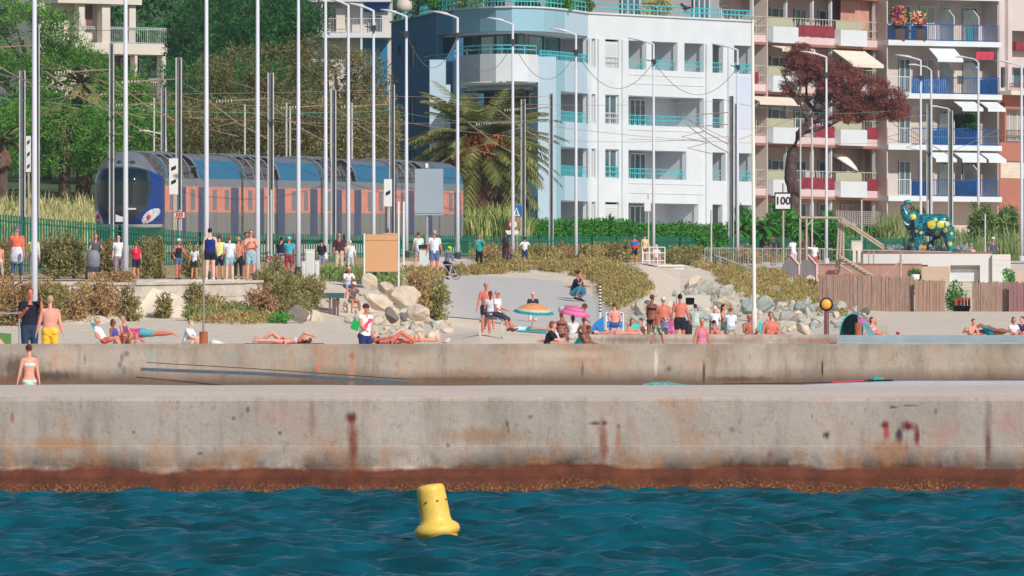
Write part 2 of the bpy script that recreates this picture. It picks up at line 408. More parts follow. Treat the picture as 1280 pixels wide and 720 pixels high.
st = [(440, 522, 9, 8, RD, .95), (441, 552, 7, 42, RU, .85), (754, 552, 7, 30, RU, .7), (742, 529, 9, 3, RD, .8), (756, 529, 5, 4, RD, .8), (773, 533, 3, 4, RU, .8), (773, 550, 4, 20, rgb(170, 110, 70), .7),
      (310, 512, 3, 5, RD, .9), (292, 523, 3, 3, RU, .9), (350, 541, 2.5, 2.5, DK, .95), (167, 540, 2, 2, DK, .9), (250, 567, 4, 2.5, DK, .8), (634, 530, 3, 5, DK, .9), (635, 538, 3, 6, RU, .6), (663, 521, 4, 3, DK, .7),
      (1033, 544, 6, 6, DK, .95), (1106, 532, 6, 6, MA, .95), (1108, 542, 5, 10, rgb(170, 60, 50), .8), (1136, 533, 10, 7, MA, .97), (1124, 544, 5, 9, rgb(70, 44, 60), .9), (1146, 545, 4, 14, MA, .9),
      (1133, 560, 2, 18, rgb(160, 90, 100), .7), (1118, 509, 5, 2, MA, .8), (1138, 507, 12, 1.5, RD, .6), (1170, 514, 3, 5, RU, .8), (1235, 557, 3, 20, RU, .85), (1235, 540, 6, 40, rgb(100, 92, 86), .6),
      (915, 537, 4, 4, DK, .6), (962, 568, 4, 5, rgb(100, 50, 34), .7), (390, 520, 5, 22, rgb(110, 90, 74), .6), (15, 522, 3, 8, rgb(150, 96, 84), .7), (1180, 540, 22, 16, rgb(178, 138, 128), .6), (1255, 530, 22, 16, rgb(178, 138, 128), .6),
      (360, 520, 40, 18, rgb(182, 150, 138), .5), (605, 545, 55, 12, rgb(150, 112, 76), .6), (80, 555, 60, 10, rgb(168, 116, 74), .6), (1110, 560, 30, 12, rgb(160, 114, 76), .6), (560, 557, 3, 3, DK, .8), (1015, 520, 2, 4, RU, .6)]
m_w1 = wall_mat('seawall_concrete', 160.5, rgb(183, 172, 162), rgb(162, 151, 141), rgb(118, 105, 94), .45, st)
# long low wall rising from the sea: profile swept along x, front face wobbling by a few centimetres
from mathutils import noise as mnoise
def swept(prof, x0, x1, dx, wob=.02, seed=0):
    b = MB(); n = len(prof); xs_ = np.arange(x0, x1+dx/2, dx); vs = []
    for x in xs_:
        for i, (y, z) in enumerate(prof):
            k = mnoise.noise(Vector((x*.6, z*.8, seed)))*wob
            vs.append((x, y+k, z+(mnoise.noise(Vector((x*.35, seed+5, y)))*wob*.7 if z > 1.2 else 0)))
    fs = [(i*n+j, (i+1)*n+j, (i+1)*n+j+1, i*n+j+1) for i in range(len(xs_)-1) for j in range(n-1)]
    fs += [tuple(range(n)), tuple((len(xs_)-1)*n+j for j in range(n))[::-1]]
    b.add(vs, fs); return b
prof = [(160.38, -1.0), (160.36, .1), (160.38, .3), (160.44, .42), (160.495, .47), (160.495, .80), (160.5, .82), (160.5, 1.2), (160.5, 1.56), (160.53, 1.62), (161.2, 1.72), (162.3, 1.815), (163.0, 1.82), (163.5, 1.80), (163.55, .5)]
w = swept(prof, -70, 70, .22, .03, 1)
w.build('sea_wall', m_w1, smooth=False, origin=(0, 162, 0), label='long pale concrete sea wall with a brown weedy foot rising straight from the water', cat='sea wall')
# raised slab on its right end
b = MB(); b.prism([(X_(1010, 163.7), 163.7, 1.0), (X_(1010, 163.7), 163.7, 1.822), (X_(1130, 163.7), 163.7, 1.885), (30, 163.7, 1.90), (30, 163.7, 1.0)], (0, 2.4, 0))
b.build('concrete_slab', pm('slab_blue_grey', rgb(178, 182, 190), .85, .06, 1, bump=.2), origin=(15, 165, 1), label='blue-grey slab behind the right part of the sea wall, fishing rod lying on it', cat='slab')

RS = rgb(150, 92, 60)
st2 = [(440, 445, 4, 5, RD, .8), (440, 460, 5, 22, rgb(176, 128, 100), .7), (25, 458, 34, 14, rgb(62, 52, 46), .75), (60, 470, 46, 7, rgb(60, 50, 46), .75), (20, 474, 40, 5, rgb(120, 76, 50), .7), (106, 449, 2.5, 8, rgb(90, 100, 110), .7),
       (398, 458, 3, 8, rgb(190, 120, 84), .9), (290, 445, 12, 8, rgb(130, 150, 140), .5), (190, 445, 8, 5, rgb(120, 165, 150), .5), (728, 462, 2, 12, rgb(90, 84, 80), .8), (836, 461, 5, 5, rgb(90, 60, 56), .7),
       (880, 465, 2, 14, DK, .85), (1028, 461, 1.6, 12, DK, .95), (925, 474, 40, 4, rgb(90, 62, 50), .8), (640, 474, 60, 4, rgb(110, 84, 66), .6), (1240, 455, 20, 12, rgb(150, 136, 110), .5), (560, 474, 90, 3, rgb(96, 74, 60), .6),
       (152, 447, 3, 6, rgb(70, 78, 84), .9), (158, 442, 4, 4, rgb(70, 78, 84), .85), (150, 456, 3, 6, rgb(64, 72, 78), .9), (155, 464, 3.5, 6, rgb(90, 104, 112), .9), (700, 443, 60, 6, rgb(186, 172, 154), .6), (820, 452, 3, 16, rgb(208, 206, 202), .7)]
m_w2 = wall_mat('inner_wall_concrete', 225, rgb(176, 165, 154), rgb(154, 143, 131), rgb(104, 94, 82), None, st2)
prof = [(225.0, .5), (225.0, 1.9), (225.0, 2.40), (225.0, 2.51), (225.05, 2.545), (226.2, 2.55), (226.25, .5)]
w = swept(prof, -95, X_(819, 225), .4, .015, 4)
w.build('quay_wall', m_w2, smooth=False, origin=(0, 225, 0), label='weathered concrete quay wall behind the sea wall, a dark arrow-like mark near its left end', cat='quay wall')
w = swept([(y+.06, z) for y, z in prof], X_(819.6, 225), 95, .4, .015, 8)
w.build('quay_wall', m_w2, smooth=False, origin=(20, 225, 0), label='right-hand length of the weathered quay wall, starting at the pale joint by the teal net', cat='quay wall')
# low third wall on the right, its ledge, and the blue-grey slipway
m_w3 = wall_mat('low_wall_concrete', 289, rgb(196, 188, 178), rgb(178, 168, 158), rgb(140, 128, 118), None, [(880, 426, 90, 3.5, rgb(140, 100, 96), .5), (780, 425, 40, 4, rgb(118, 96, 84), .6), (1020, 426, 40, 4, rgb(150, 92, 88), .6)])
b = MB(); b.bb(X_(734, 289), X_(1048, 289), 289, 290.0, 1.5, 2.86)
b.build('low_wall', m_w3, origin=(8, 289, 1.5), label='low concrete wall in front of the crowded right-hand beach', cat='low wall')
b = MB(); b.bb(X_(762, 283), X_(862, 283), 283, 288.9, 1.5, 2.53)
b.build('ledge', m_w3, origin=(4, 286, 1.5), label='concrete ledge below the low wall, a child walking along it', cat='ledge')
b = MB(); b.prism([(X_(1046, 284), 284, 1.6), (X_(1046, 284), 284, 2.62), (X_(1300, 284), 284, 2.62), (X_(1700, 284), 284, 2.62), (X_(1700, 284), 284, 1.6)], (0, 5.6, 0))
b.prism([(X_(1046, 289.7), 289.7, 1.6), (X_(1046, 289.7), 289.7, 2.84), (X_(1700, 289.7), 289.7, 2.84), (X_(1700, 289.7), 289.7, 1.6)], (0, .6, 0))
b.build('slipway', pm('slipway_blue', rgb(150, 164, 172), .85, .1, 1.2, bump=.2), origin=(14, 286, 1.6), label='blue-grey painted slipway step at the right in front of the open sand', cat='slipway')
# ---------------------------------------------------------------- buildings
class Fac:
    """a facade running over a plan polyline; stations are given by the sight line they lie on (px), v runs inwards"""
    def __init__(s, table): s.t = table
    def D(s, px):
        t = s.t
        if px <= t[0][0]: (a, da), (b_, db) = t[0], t[1]
        elif px >= t[-1][0]: (a, da), (b_, db) = t[-2], t[-1]
        else:
            for (a, da), (b_, db) in zip(t, t[1:]):
                if a <= px <= b_: break
        k = (px-a)/(b_-a)
        return 1/((1-k)/da+k/db)
    def base(s, px): D = s.D(px); return Vector((X_(px, D), D))
    def nrm(s, px):
        d = (s.base(px+.6)-s.base(px-.6)).normalized()
        return Vector((-d.y, d.x))
    def pt(s, px, v, z):
        p = s.base(px)+s.nrm(px)*v
        return (p.x, p.y, z)
    def z(s, py, px): return Z_(py, s.D(px))
    def slab(s, mb, p0, p1, v0, v1, z0, z1, mi=0):
        st_ = [p0]+[t[0] for t in s.t if p0+.5 < t[0] < p1-.5]+[p1]
        for a, c in zip(st_, st_[1:]):      # between plan corners everything is straight, so one box each
            e = .01
            vs = []
            for px, q in ((a, a+e if a != p0 or True else a), (c, c-e)):
                pass
            na = s.nrm_at(a, 1); nc = s.nrm_at(c, -1)
            A = s.base(a); C = s.base(c)
            for z in (z0, z1):
                for pnt, n, v in ((A, na, v0), (C, nc, v0), (C, nc, v1), (A, na, v1)):
                    q = pnt+n*v; vs.append((q.x, q.y, z))
            mb.add(vs, [(0, 3, 2, 1), (4, 5, 6, 7), (0, 1, 5, 4), (1, 2, 6, 5), (2, 3, 7, 6), (3, 0, 4, 7)], mi)
    def nrm_at(s, px, side):
        # averaged normal at plan corners of a curve so neighbouring pieces meet; plain normal elsewhere
        for t in s.t[1:-1]:
            if abs(px-t[0]) < .02:
                d1 = (s.base(px)-s.base(px-.5)).normalized(); d2 = (s.base(px+.5)-s.base(px)).normalized()
                d = (d1+d2).normalized(); k = 1/max(.5, d.dot(d1))
                return Vector((-d.y, d.x))*k
        return s.nrm(px)
    def wall(s, mb, p0, p1, v0, v1, z0, z1, holes, mi=0):
        """solid wall with rectangular openings (a,b,za,zb)"""
        zs = sorted(set([z0, z1]+[min(max(h[2], z0), z1) for h in holes]+[min(max(h[3], z0), z1) for h in holes]))
        for a, c in zip(zs, zs[1:]):
            if c-a < 1e-4: continue
            mid = (a+c)/2
            hs = sorted((max(h[0], p0), min(h[1], p1)) for h in holes if h[2] < mid < h[3] and h[1] > p0 and h[0] < p1)
            x = p0
            for h0, h1 in hs:
                if h0 > x+.01: s.slab(mb, x, h0, v0, v1, a, c, mi)
                x = max(x, h1)
            if x < p1-.01: s.slab(mb, x, p1, v0, v1, a, c, mi)
    def rail(s, name, p0, p1, v, z0, z1, mat, parent, bars=14, rails=(1.0, .55), r=.022, vert=True):
        mb = MB()
        n = max(2, int((p1-p0)/6)+1)
        line = [p0+(p1-p0)*i/n for i in range(n+1)]
        for k in rails: mb.tube([s.pt(q, v, z0+(z1-z0)*k) for q in line], r*1.25, 5)
        L = (Vector(s.pt(p1, v, 0))-Vector(s.pt(p0, v, 0))).length
        m = max(2, int(L/(bars/100)))
        if vert:
            for i in range(m+1):
                q = p0+(p1-p0)*i/m
                mb.tube([s.pt(q, v, z0), s.pt(q, v, z1)], r*(.7 if i % 6 else 1.2), 4, cap=False)
        return mb.build(name, mat, parent=parent)
    def quad(s, mb, p0, p1, v, z0, z1, th=.03, mi=0): s.slab(mb, p0, p1, v, v+th, z0, z1, mi)

m_white = pm('render_white', rgb(208, 214, 218), .8, .05, .6, bump=.05, bscale=30)
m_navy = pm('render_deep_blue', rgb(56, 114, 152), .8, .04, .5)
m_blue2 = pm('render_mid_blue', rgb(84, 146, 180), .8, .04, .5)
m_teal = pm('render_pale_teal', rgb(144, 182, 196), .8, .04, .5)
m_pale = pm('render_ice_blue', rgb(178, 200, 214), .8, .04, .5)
m_pale2 = pm('render_lavender_blue', rgb(200, 208, 226), .8, .04, .5)
m_cyan = pm('rail_cyan', rgb(70, 188, 198), .45, .08, 3)
m_glassd = glass('window_glass', rgb(70, 96, 106))
m_glasst = glass('window_glass_teal', rgb(64, 120, 122))
m_inner = pm('loggia_wall', rgb(190, 194, 200), .85, .06, .6)
m_frame = pm('white_frame', rgb(204, 208, 210), .5, .03, 2)
m_curt = pm('curtain', rgb(206, 200, 188), .9, .25, 4, stretch=(6, 6, .1), col2=rgb(120, 122, 116))
m_pink = pm('parapet_pink', rgb(214, 190, 190), .85, .05, .7)
m_brown_slab = pm('slab_edge_brown', rgb(160, 110, 98), .85, .08, 1)
m_wine = pm('awning_wine', rgb(138, 52, 62), .8, .25, 2)
m_cream_rail = pm('rail_cream', rgb(190, 188, 166), .6, .08, 3)
m_mesh = pm('rail_infill_cream', rgb(176, 174, 150), .6, .12, 6, stretch=(8, 8, 1))
m_blue_rail = pm('rail_blue', rgb(24, 84, 150), .5, .1, 3)
m_blue_cloth = pm('screen_blue', rgb(22, 66, 118), .85, .3, 3)
m_terra = pm('render_terracotta', rgb(172, 112, 96), .85, .08, .8)
m_cream = pm('render_cream', rgb(214, 204, 192), .85, .05, .6)
m_grey_in = pm('balcony_back_wall', rgb(200, 186, 178), .85, .07, .5)
m_dark = pm('dark_interior', rgb(46, 54, 60), .8, .3, 1)

# --- white and blue building with a rounded corner
WB = Fac([(489, 539), (545, 523), (566, 519.5), (583, 517.6), (600, 516.2), (620, 515.2), (640, 514.8), (660, 515.1), (680, 516), (693, 517.3), (706, 519), (720, 521.2), (735, 524), (942, 537.5)])
org = Vector((X_(735, 530), 530, 7.0))
bW = thing('apartment_building', org, 'white apartment building with a rounded blue corner, turquoise balcony rails and a roof terrace', 'building')
zf = lambda py, px=780: WB.z(py, px)
ZT = zf(17, 735)            # top of the roof parapet
fl = {4: (zf(86), zf(50)), 3: (zf(156), zf(119)), 2: (zf(223), zf(187)), 1: (zf(300), zf(253))}
def H(a, b, k): return (a, b, fl[k][0], fl[k][1])
holesR = []
for k in (4, 3, 2, 1):
    holesR += [H(738, 744.5, k), H(756.5, 774, k)]
holesR += [H(784, 808, 4), H(814.5, 847, 4), H(855.5, 880, 4), H(889, 904, 4), H(916.5, 940, 4)]
holesR += [H(784, 880, 3), H(889, 905, 3), H(917, 940, 3), H(784, 858, 2), H(889, 907, 2), H(919, 940, 2), H(784, 873, 1), H(889, 903, 1), H(917, 940, 1)]
ZB = 6.9
mb = MB(); WB.wall(mb, 735, 942, 0, .3, ZB, ZT, holesR, 0)
mb.build('front_wall', m_white, parent=bW)
holesL = [(547, 735, zf(81), zf(47.5)), (575, 672, zf(150), zf(116)), (701, 735, fl[3][0], fl[3][1]), (575, 672, zf(216), zf(183)), (701, 735, fl[2][0], fl[2][1]), (701, 735, fl[1][0], fl[1][1]), (575, 672, zf(284), zf(250))]
mb = MB()
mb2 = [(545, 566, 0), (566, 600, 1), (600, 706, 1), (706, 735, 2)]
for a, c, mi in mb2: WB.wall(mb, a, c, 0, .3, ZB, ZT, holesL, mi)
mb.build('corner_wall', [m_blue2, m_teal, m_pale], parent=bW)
mb = MB(); hl = [(513, 519.5, zf(81), zf(50)), (512, 519, zf(152), zf(118)), (512, 519, zf(218), zf(186)), (497, 501, zf(62), zf(50))]
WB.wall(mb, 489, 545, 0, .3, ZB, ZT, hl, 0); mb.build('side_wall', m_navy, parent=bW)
for h in hl[:3]:
    q = MB(); WB.quad(q, h[0], h[1], .22, h[2], h[3], .05); wn = q.build('window', m_glassd, parent=bW)
    q = MB(); WB.quad(q, h[0], h[0]+.8, .12, h[2], h[3], .08); WB.quad(q, h[1]-.8, h[1], .12, h[2], h[3], .08); q.build('frame', m_frame, parent=wn)
# floors, back walls, loggia partitions
mb = MB()
for k in (4, 3, 2, 1):
    WB.slab(mb, 547, 940, .3, 2.6, fl[k][0]-.14, fl[k][0], 0)
    WB.slab(mb, 547, 940, .3, 2.6, fl[k][1], fl[k][1]+.14, 0)
WB.slab(mb, 491, 544, .3, 4, ZT-.35, ZT-.2, 0); WB.slab(mb, 547, 940, .3, 4.5, ZT-.35, ZT-.2, 0)
mb.build('floor_slabs', m_white, parent=bW)
mb = MB()
WB.slab(mb, 547, 735, 2.6, 2.8, ZB, ZT-.4); WB.slab(mb, 735, 940, 2.0, 2.2, ZB, ZT-.4)
for k in (4, 3, 2, 1):
    for q0 in (741.8, 746.5, 754.5, 775.5, 783, 881.5, 887.5, 908, 914, 940.8): WB.slab(mb, q0, q0+.6, .3, 2.0, fl[k][0], fl[k][1])
    if k == 4:
        for q0 in (809, 812.5, 848, 853.8): WB.slab(mb, q0, q0+.5, .3, 2.0, fl[k][0], fl[k][1])
    if k in (2, 1): WB.slab(mb, 859 if k == 2 else 874, 860 if k == 2 else 875, .3, 2.0, fl[k][0], fl[k][1])
mb.build('loggia_wall', m_inner, parent=bW)
# outer shell of the far sides
mb = MB(); WB.slab(mb, 489.2, 490, .3, 12, ZB, ZT-.4); mb.build('gable_wall', m_navy, parent=bW)
# windows and doors
def window(fac, p0, p1, v, z0, z1, par, g=None, nf=2, fr=None, name='window'):
    q = MB(); fac.quad(q, p0, p1, v, z0, z1, .04); w_ = q.build(name, g or m_glassd, parent=par)
    q = MB(); d = (p1-p0)
    wpx = .055*F/fac.D(p0)*.8
    for i in range(nf+1):
        c = p0+d*i/nf; c = min(max(c, p0+wpx/2), p1-wpx/2)
        fac.quad(q, c-wpx/2, c+wpx/2, v-.05, z0, z1, .05)
    fac.quad(q, p0, p1, v-.045, z1-.07, z1, .045); fac.quad(q, p0, p1, v-.045, z0, z0+.07, .045)
    q.build('frame', fr or m_frame, parent=w_)
    return w_
for k in (4, 3, 2, 1):
    z0, z1 = fl[k]
    window(WB, 738, 744.5, .2, z0, z1, bW, nf=1)
    if k in (4, 1):
        q = MB(); WB.quad(q, 756.5, 774, .12, z0, z1-.12, .05)
        for j in range(12): WB.quad(q, 757, 773.5, .1, z0+.1+j*(z1-z0-.3)/12, z0+.14+j*(z1-z0-.3)/12, .02)
        q.build('shutter', m_frame, parent=bW)
    else: window(WB, 756.5, 774, .2, z0, z1, bW, nf=2)
    WB.rail('balcony_railing', 757, 773.5, .04, z0, z0+.62, m_frame if k != 2 else m_cyan, bW, 18)
    if k == 4:
        window(WB, 547, 733, 1.5, z0, z1+.05, bW, m_glasst, 9, pm('dark_frame', rgb(60, 92, 98), .5))
        for a, c, g_ in ((784, 809, m_curt), (816, 838, m_glassd), (889, 905, m_glassd), (917, 939, m_glassd)): window(WB, a, c, 1.9, z0, z1-.1, bW, g_, 3)
    elif k in (3, 2, 1):
        window(WB, 577, 670, 1.9, z0, z1, bW, m_glassd, 6)
        window(WB, 702, 733, 1.9, z0, z1-.08, bW, m_curt if k == 2 else m_glassd, 3)
        window(WB, 786, 812, 1.9, z0, z1-.1, bW, m_curt if k == 3 else m_glassd, 2); window(WB, 822, 842, 1.9, z0, z1-.1, bW, m_glassd, 3)
        window(WB, 890, 904, 1.9, z0, z1-.1, bW, m_curt if k == 3 else m_glassd, 2); window(WB, 918, 939, 1.9, z0, z1-.1, bW, m_glassd, 2)
    if k > 1:
        rl = [(785, 807), (815, 846), (856, 879)] if k == 4 else [(785, 879 if k == 3 else 857)]
        for a, c in rl+[(889.5, 904), (917, 941)]: WB.rail('balcony_railing', a, c, .1, z0, z0+.55, m_cyan, bW, 20)
        if k < 4: WB.rail('balcony_railing', 702, 734, .1, z0, z0+.55, m_cyan, bW, 20)
for pyr, a, c in ((141, 577, 670), (207, 577, 670), (272, 577, 670)):
    WB.rail('balcony_railing', a, c, .05, zf(pyr+9), zf(pyr), m_cyan, bW, 25)
# rounded white balcony of the fourth floor and its rail, pale pier and blue columns
CB = Fac([(566, 513.6), (574, 510.4), (586, 508.8), (600, 507.8), (620, 507.1), (640, 507), (660, 507.9), (680, 509.5)])
mb = MB(); CB.slab(mb, 574.5, 673, 0, .25, zf(114), zf(81)); mb.bb(X_(577, 511), X_(670, 511), 509.8, 517.5, zf(113.8), zf(110))
mb.build('balcony_parapet', m_white, parent=bW)
CB.rail('balcony_railing', 566, 673, .12, zf(81), zf(70.5), m_cyan, bW, 90, r=.03)
WB.rail('balcony_railing', 676, 735, .05, zf(81), zf(71), m_cyan, bW, 26, r=.028)
WB.rail('balcony_railing', 532, 562, -.1, zf(82), zf(72), m_cyan, bW, 60, r=.03)
mb = MB(); q0 = Vector((X_(537, 516), 516)); mb.bb(X_(537, 516), X_(557, 516), 516, 520, ZB, zf(82))
mb.build('pier', m_pale, parent=bW)
mb = MB(); mb.bb(X_(672.5, 512), X_(695, 512), 512, 515, ZB, zf(81)); mb.bb(X_(557.5, 517), X_(563, 517), 517, 518, ZB, zf(112))
mb.build('blue_column', m_blue2 if False else m_pale, parent=bW)
for px0, px1, pa, pc in ((735, 742, 400, 420),): pass
# pilaster and recessed-panel relief on the white front
mb = MB()
for a, c in ((734.6, 737), (746, 754), (776, 783), (881, 888), (908.5, 915)): WB.slab(mb, a, c, -.14, -.003, ZB, zf(50) if a > 740 else zf(50))
for py in (92, 103, 161, 172, 228, 240): WB.slab(mb, 784, 880, -.03, -.003, zf(py+1.2), zf(py))
mb.build('pilaster', m_white, parent=bW)
mb = MB(); WB.slab(mb, 917, 942, -.02, -.003, zf(153+3), zf(81+8)) ; mb.build('corner_panel', m_pale2, parent=bW)
# roof parapet lip and terrace rail
mb = MB(); WB.slab(mb, 489, 942, -.10, .31, ZT+.003, ZT+.09); mb.build('cornice', m_white, parent=bW)
for a, c in ((500, 545), (545, 640), (640, 735), (735, 840), (840, 941)): WB.rail('terrace_railing', a, c, .15, ZT+.09, ZT+.62, m_cyan, bW, 45 if a < 700 else 38, rails=(1, .5), r=.03)
mb = MB(); WB.slab(mb, 500, 640, 2.8, 3, ZT-.2, ZT+3.5, 0); WB.slab(mb, 640, 940, 2.2, 2.4, ZT-.2, ZT+3.5, 0); mb.build('penthouse_wall', pm('penthouse', rgb(150, 146, 148), .85, .1, .5), parent=bW)
for a, c in ((520, 560), (575, 610), (700, 718), (757, 768), (815, 838), (905, 925)): window(WB, a, c, 2.62 if c < 640 else 2.05, ZT-.15, ZT+2.4, bW, m_glassd, 3)
# air conditioner in its bay
mb = MB(); WB.slab(mb, 892, 902, .9, 1.4, zf(84), zf(64)); ac = mb.build('air_conditioner', pm('ac_body', rgb(60, 62, 68), .6), parent=bW)

# --- pink and white apartment block with long balconies
PB = Fac([(925, 561), (1107, 574)])
BB = Fac([(1107, 572.5), (1249, 577)])
org = Vector((X_(1020, 570), 570, 7.3))
bP = thing('apartment_building', org, 'tall pale pink apartment block with white box parapets and wine-red balcony panels', 'building')
zp = lambda py, px=1020: PB.z(py, px)
ZB2, ZTP = 7.2, zp(-70)
levels = [(-5, -12), (57, 50), (118, 111), (182, 175), (247, 240)]
mb = MB(); PB.slab(mb, 925, 1106.5, 1.7, 2.7, ZB2, ZTP)
mb.build('back_wall', m_grey_in, parent=bP)
mb = MB(); PB.slab(mb, 925, 1106.5, 2.7, 12, ZB2, ZTP, 0); mb.build('core', m_grey_in, parent=bP)
segs = [(926, 931, 0), (931, 958.5, 1), (958.5, 990, 0), (990, 1043, 1), (1043, 1076, 0), (1076, 1106.5, 1)]
for (yb, yt) in levels:
    mb = MB(); PB.slab(mb, 925, 1106.5, -.05, 2.4, zp(yb+2.0), zp(yb-1.2)); mb.build('balcony_slab', m_brown_slab, parent=bP)
    for a, c, pink in segs:
        mb = MB()
        if pink: PB.slab(mb, a+.05, c-.05, 0, .15, zp(yb-1.2), zp(yb-10))
        else: PB.slab(mb, a, c, -.45, -.3, zp(yb-1.0), zp(yb-21)); PB.slab(mb, a, a+.8, -.3, .1, zp(yb-1.0), zp(yb-21)); PB.slab(mb, c-.8, c, -.3, .1, zp(yb-1.0), zp(yb-21)); PB.slab(mb, a, c, -.3, .1, zp(yb-1.0), zp(yb-3))
        mb.build('parapet', m_pink if pink else m_white, parent=bP)
    PB.rail('balcony_railing', 926, 1106, .08, zp(yb-10), zp(yb-33), m_cream_rail, bP, 30, rails=(1, .5, .08), r=.02)
    for qa, qc in ((958.5, 989), (1043, 1075)):
        q = MB(); PB.quad(q, qa, qc, -.1, zp(yb-21), zp(yb-32), .015); q.build('rail_infill', m_mesh, parent=bP)
for yb, prs in ((57, [(997, 1043, 1)]), (118, [(937, 948, 1), (1001, 1043, 0)]), (182, [(1018, 1043, 1), (1084, 1105, 1)]), (247, [(1002, 1043, 1), (1084, 1105, 1)])):
    for a, c, on in prs:
        if not on: continue
        q = MB(); PB.quad(q, a, c, -.02, zp(yb-11), zp(yb-25), .02); q.build('red_panel', m_wine, parent=bP)
for q0 in (958, 1106):
    mb = MB(); PB.slab(mb, q0-1.0, q0, -.1, 2.4, ZB2, ZTP); mb.build('party_wall', m_grey_in, parent=bP)
for q0 in (945, 987, 1020, 1043, 1098):
    mb = MB(); PB.slab(mb, q0-.7, q0+.7, .2, .4, ZB2, ZTP); mb.build('post', m_frame, parent=bP)
for (yb, yt) in levels[:]+[(300, 0)]:
    for a, c, g_, n in ((930, 942, m_curt, 2), (963, 983, m_curt, 3), (992, 1012, m_glassd, 2), (1022, 1036, m_glassd, 2), (1052, 1070, m_glassd, 2), (1080, 1096, m_curt, 2)):
        window(PB, a, c, 1.63, zp(yb-3), zp(yb-47), bP, g_, n)
q = MB()
for i in range(26): PB.quad(q, 1064+i*1.6, 1064+i*1.6+(.9), .7, zp(47), zp(-4), .03, 0)
PB.quad(q, 1063.5, 1105, .74, zp(47), zp(-4), .02, 1)
q.build('striped_blind', [pm('blind_pink', rgb(218, 168, 152), .8), pm('blind_rust', rgb(176, 100, 86), .8)], parent=bP)
def awning(fac, p0, p1, z0, z1, out, mat, par, name='awning'):
    q = MB(); a = fac.pt(p0, -.05, z1); b_ = fac.pt(p1, -.05, z1); c = fac.pt(p1, -out, z0); d = fac.pt(p0, -out, z0)
    q.prism([a, b_, c, d], (0, 0, .04)); q.prism([d, c, (c[0], c[1], c[2]-.15), (d[0], d[1], d[2]-.15)], (0, .02, 0))
    return q.build(name, mat, parent=par)
m_awn = pm('awning_cream', rgb(226, 214, 198), .85, .06, 2); m_awnw = pm('awning_white', rgb(214, 220, 224), .85, .05, 2)
awning(PB, 962, 1003, zp(64), zp(60), .9, m_awn, bP)
awning(PB, 1040, 1080, zp(80), zp(62), 1.4, m_awn, bP)
awning(PB, 932, 986, zp(131), zp(124), 1.0, m_awn, bP)
q = MB(); q.tube([PB.pt(1073, 1.0, zp(247)), PB.pt(1075, 1.0, zp(192))], .03); 
pr = thing('parasol', Vector(PB.pt(1073, 1.0, zp(247))), 'tilted white parasol open on a first-floor balcony of the pink block', 'parasol')
q.build('pole', m_frame, parent=pr)
q = MB(); Mx = Matrix.Rotation(math.radians(32), 3, 'Y')
q.lathe([(.03, .42), (.5, .34), (1.0, .16), (1.25, 0), (1.23, -.06), (.98, .1), (.5, .28)], PB.pt(1067, .9, zp(199)), 12, M=Mx); q.build('canopy', pm('parasol_white', rgb(226, 222, 214), .85), parent=pr)
# ground floor with a lattice screen
q = MB(); PB.slab(q, 1040, 1102, -.3, -.25, zp(300), zp(282)); 
for i in range(22): PB.slab(q, 1040+i*2.9, 1040.6+i*2.9, -.3, -.27, zp(282), zp(263))
for i in range(8): PB.slab(q, 1040, 1102, -.26, -.24, zp(281-i*2.5), zp(280.4-i*2.5))
q.build('lattice', pm('lattice', rgb(170, 160, 156), .8), parent=bP)

bB = thing('apartment_building', Vector((X_(1180, 578), 578, 7.3)), 'apartment block with blue balcony railings and white awnings right of the pink block', 'building')
zb = lambda py, px=1180: BB.z(py, px)
mb = MB(); BB.slab(mb, 1107.3, 1248, 1.6, 12, ZB2, zb(-70)); mb.build('back_wall', m_grey_in, parent=bB)
mb = MB(); BB.slab(mb, 1107.3, 1108.5, -.1, 2.2, ZB2, zb(-70)); BB.slab(mb, 1247, 1248, 0, 2.2, ZB2, zb(-70)); mb.build('party_wall', m_grey_in, parent=bB)
lev2 = [(-3, 0), (55, 0), (121, 0), (185, 0), (249, 0)]
for yb, _ in lev2:
    mb = MB(); BB.slab(mb, 1107, 1249, -.25, 2.2, zb(yb+2.5), zb(yb-3.2)); BB.slab(mb, 1107, 1249, -.3, -.253, zb(yb+3), zb(yb-3.5)); mb.build('balcony_slab', m_white, parent=bB)
    if yb >= 121: BB.rail('balcony_railing', 1108, 1137, -.15, zb(yb-3.5), zb(yb-24), m_frame, bB, 14, rails=(1, .05), r=.022)
    else: BB.rail('balcony_railing', 1108, 1137, -.15, zb(yb-3.5), zb(yb-24), m_blue_rail, bB, 14, rails=(1, .05), r=.022)
    BB.rail('balcony_railing', 1137.5, 1247, -.15, zb(yb-3.5), zb(yb-24), m_blue_rail, bB, 15, rails=(1, .05), r=.024)
    for a, c, g_ in ((1112, 1128, m_glassd), (1142, 1156, m_glassd), (1168, 1186, m_curt), (1196, 1206, m_glassd), (1222, 1240, m_glassd)):
        window(BB, a, c, 1.53, zb(yb-4), zb(yb-48), bB, g_, 2)
    for q0 in (1191, 1222):
        q = MB(); poly = [BB.pt(q0, 1.4, zb(yb-3)), BB.pt(q0, -.1, zb(yb-3)), BB.pt(q0, -.1, zb(yb-34)), BB.pt(q0, .5, zb(yb-44)), BB.pt(q0, 1.4, zb(yb-44))]
        nn = BB.nrm(q0); q.prism(poly, (nn.y*.03+.03, 0, 0)); q.build('side_screen', pm('screen_frosted', rgb(206, 212, 212), .5), parent=bB)
scr = {55: [(1109, 1134, 1), (1137, 1158, 0), (1207, 1216, 2)], 121: [(1138, 1182, 3), (1224, 1246, 0)], 185: [(1165, 1190, 4), (1192, 1223, 0)], 249: [(1138, 1157, 0), (1192, 1222, 0)]}
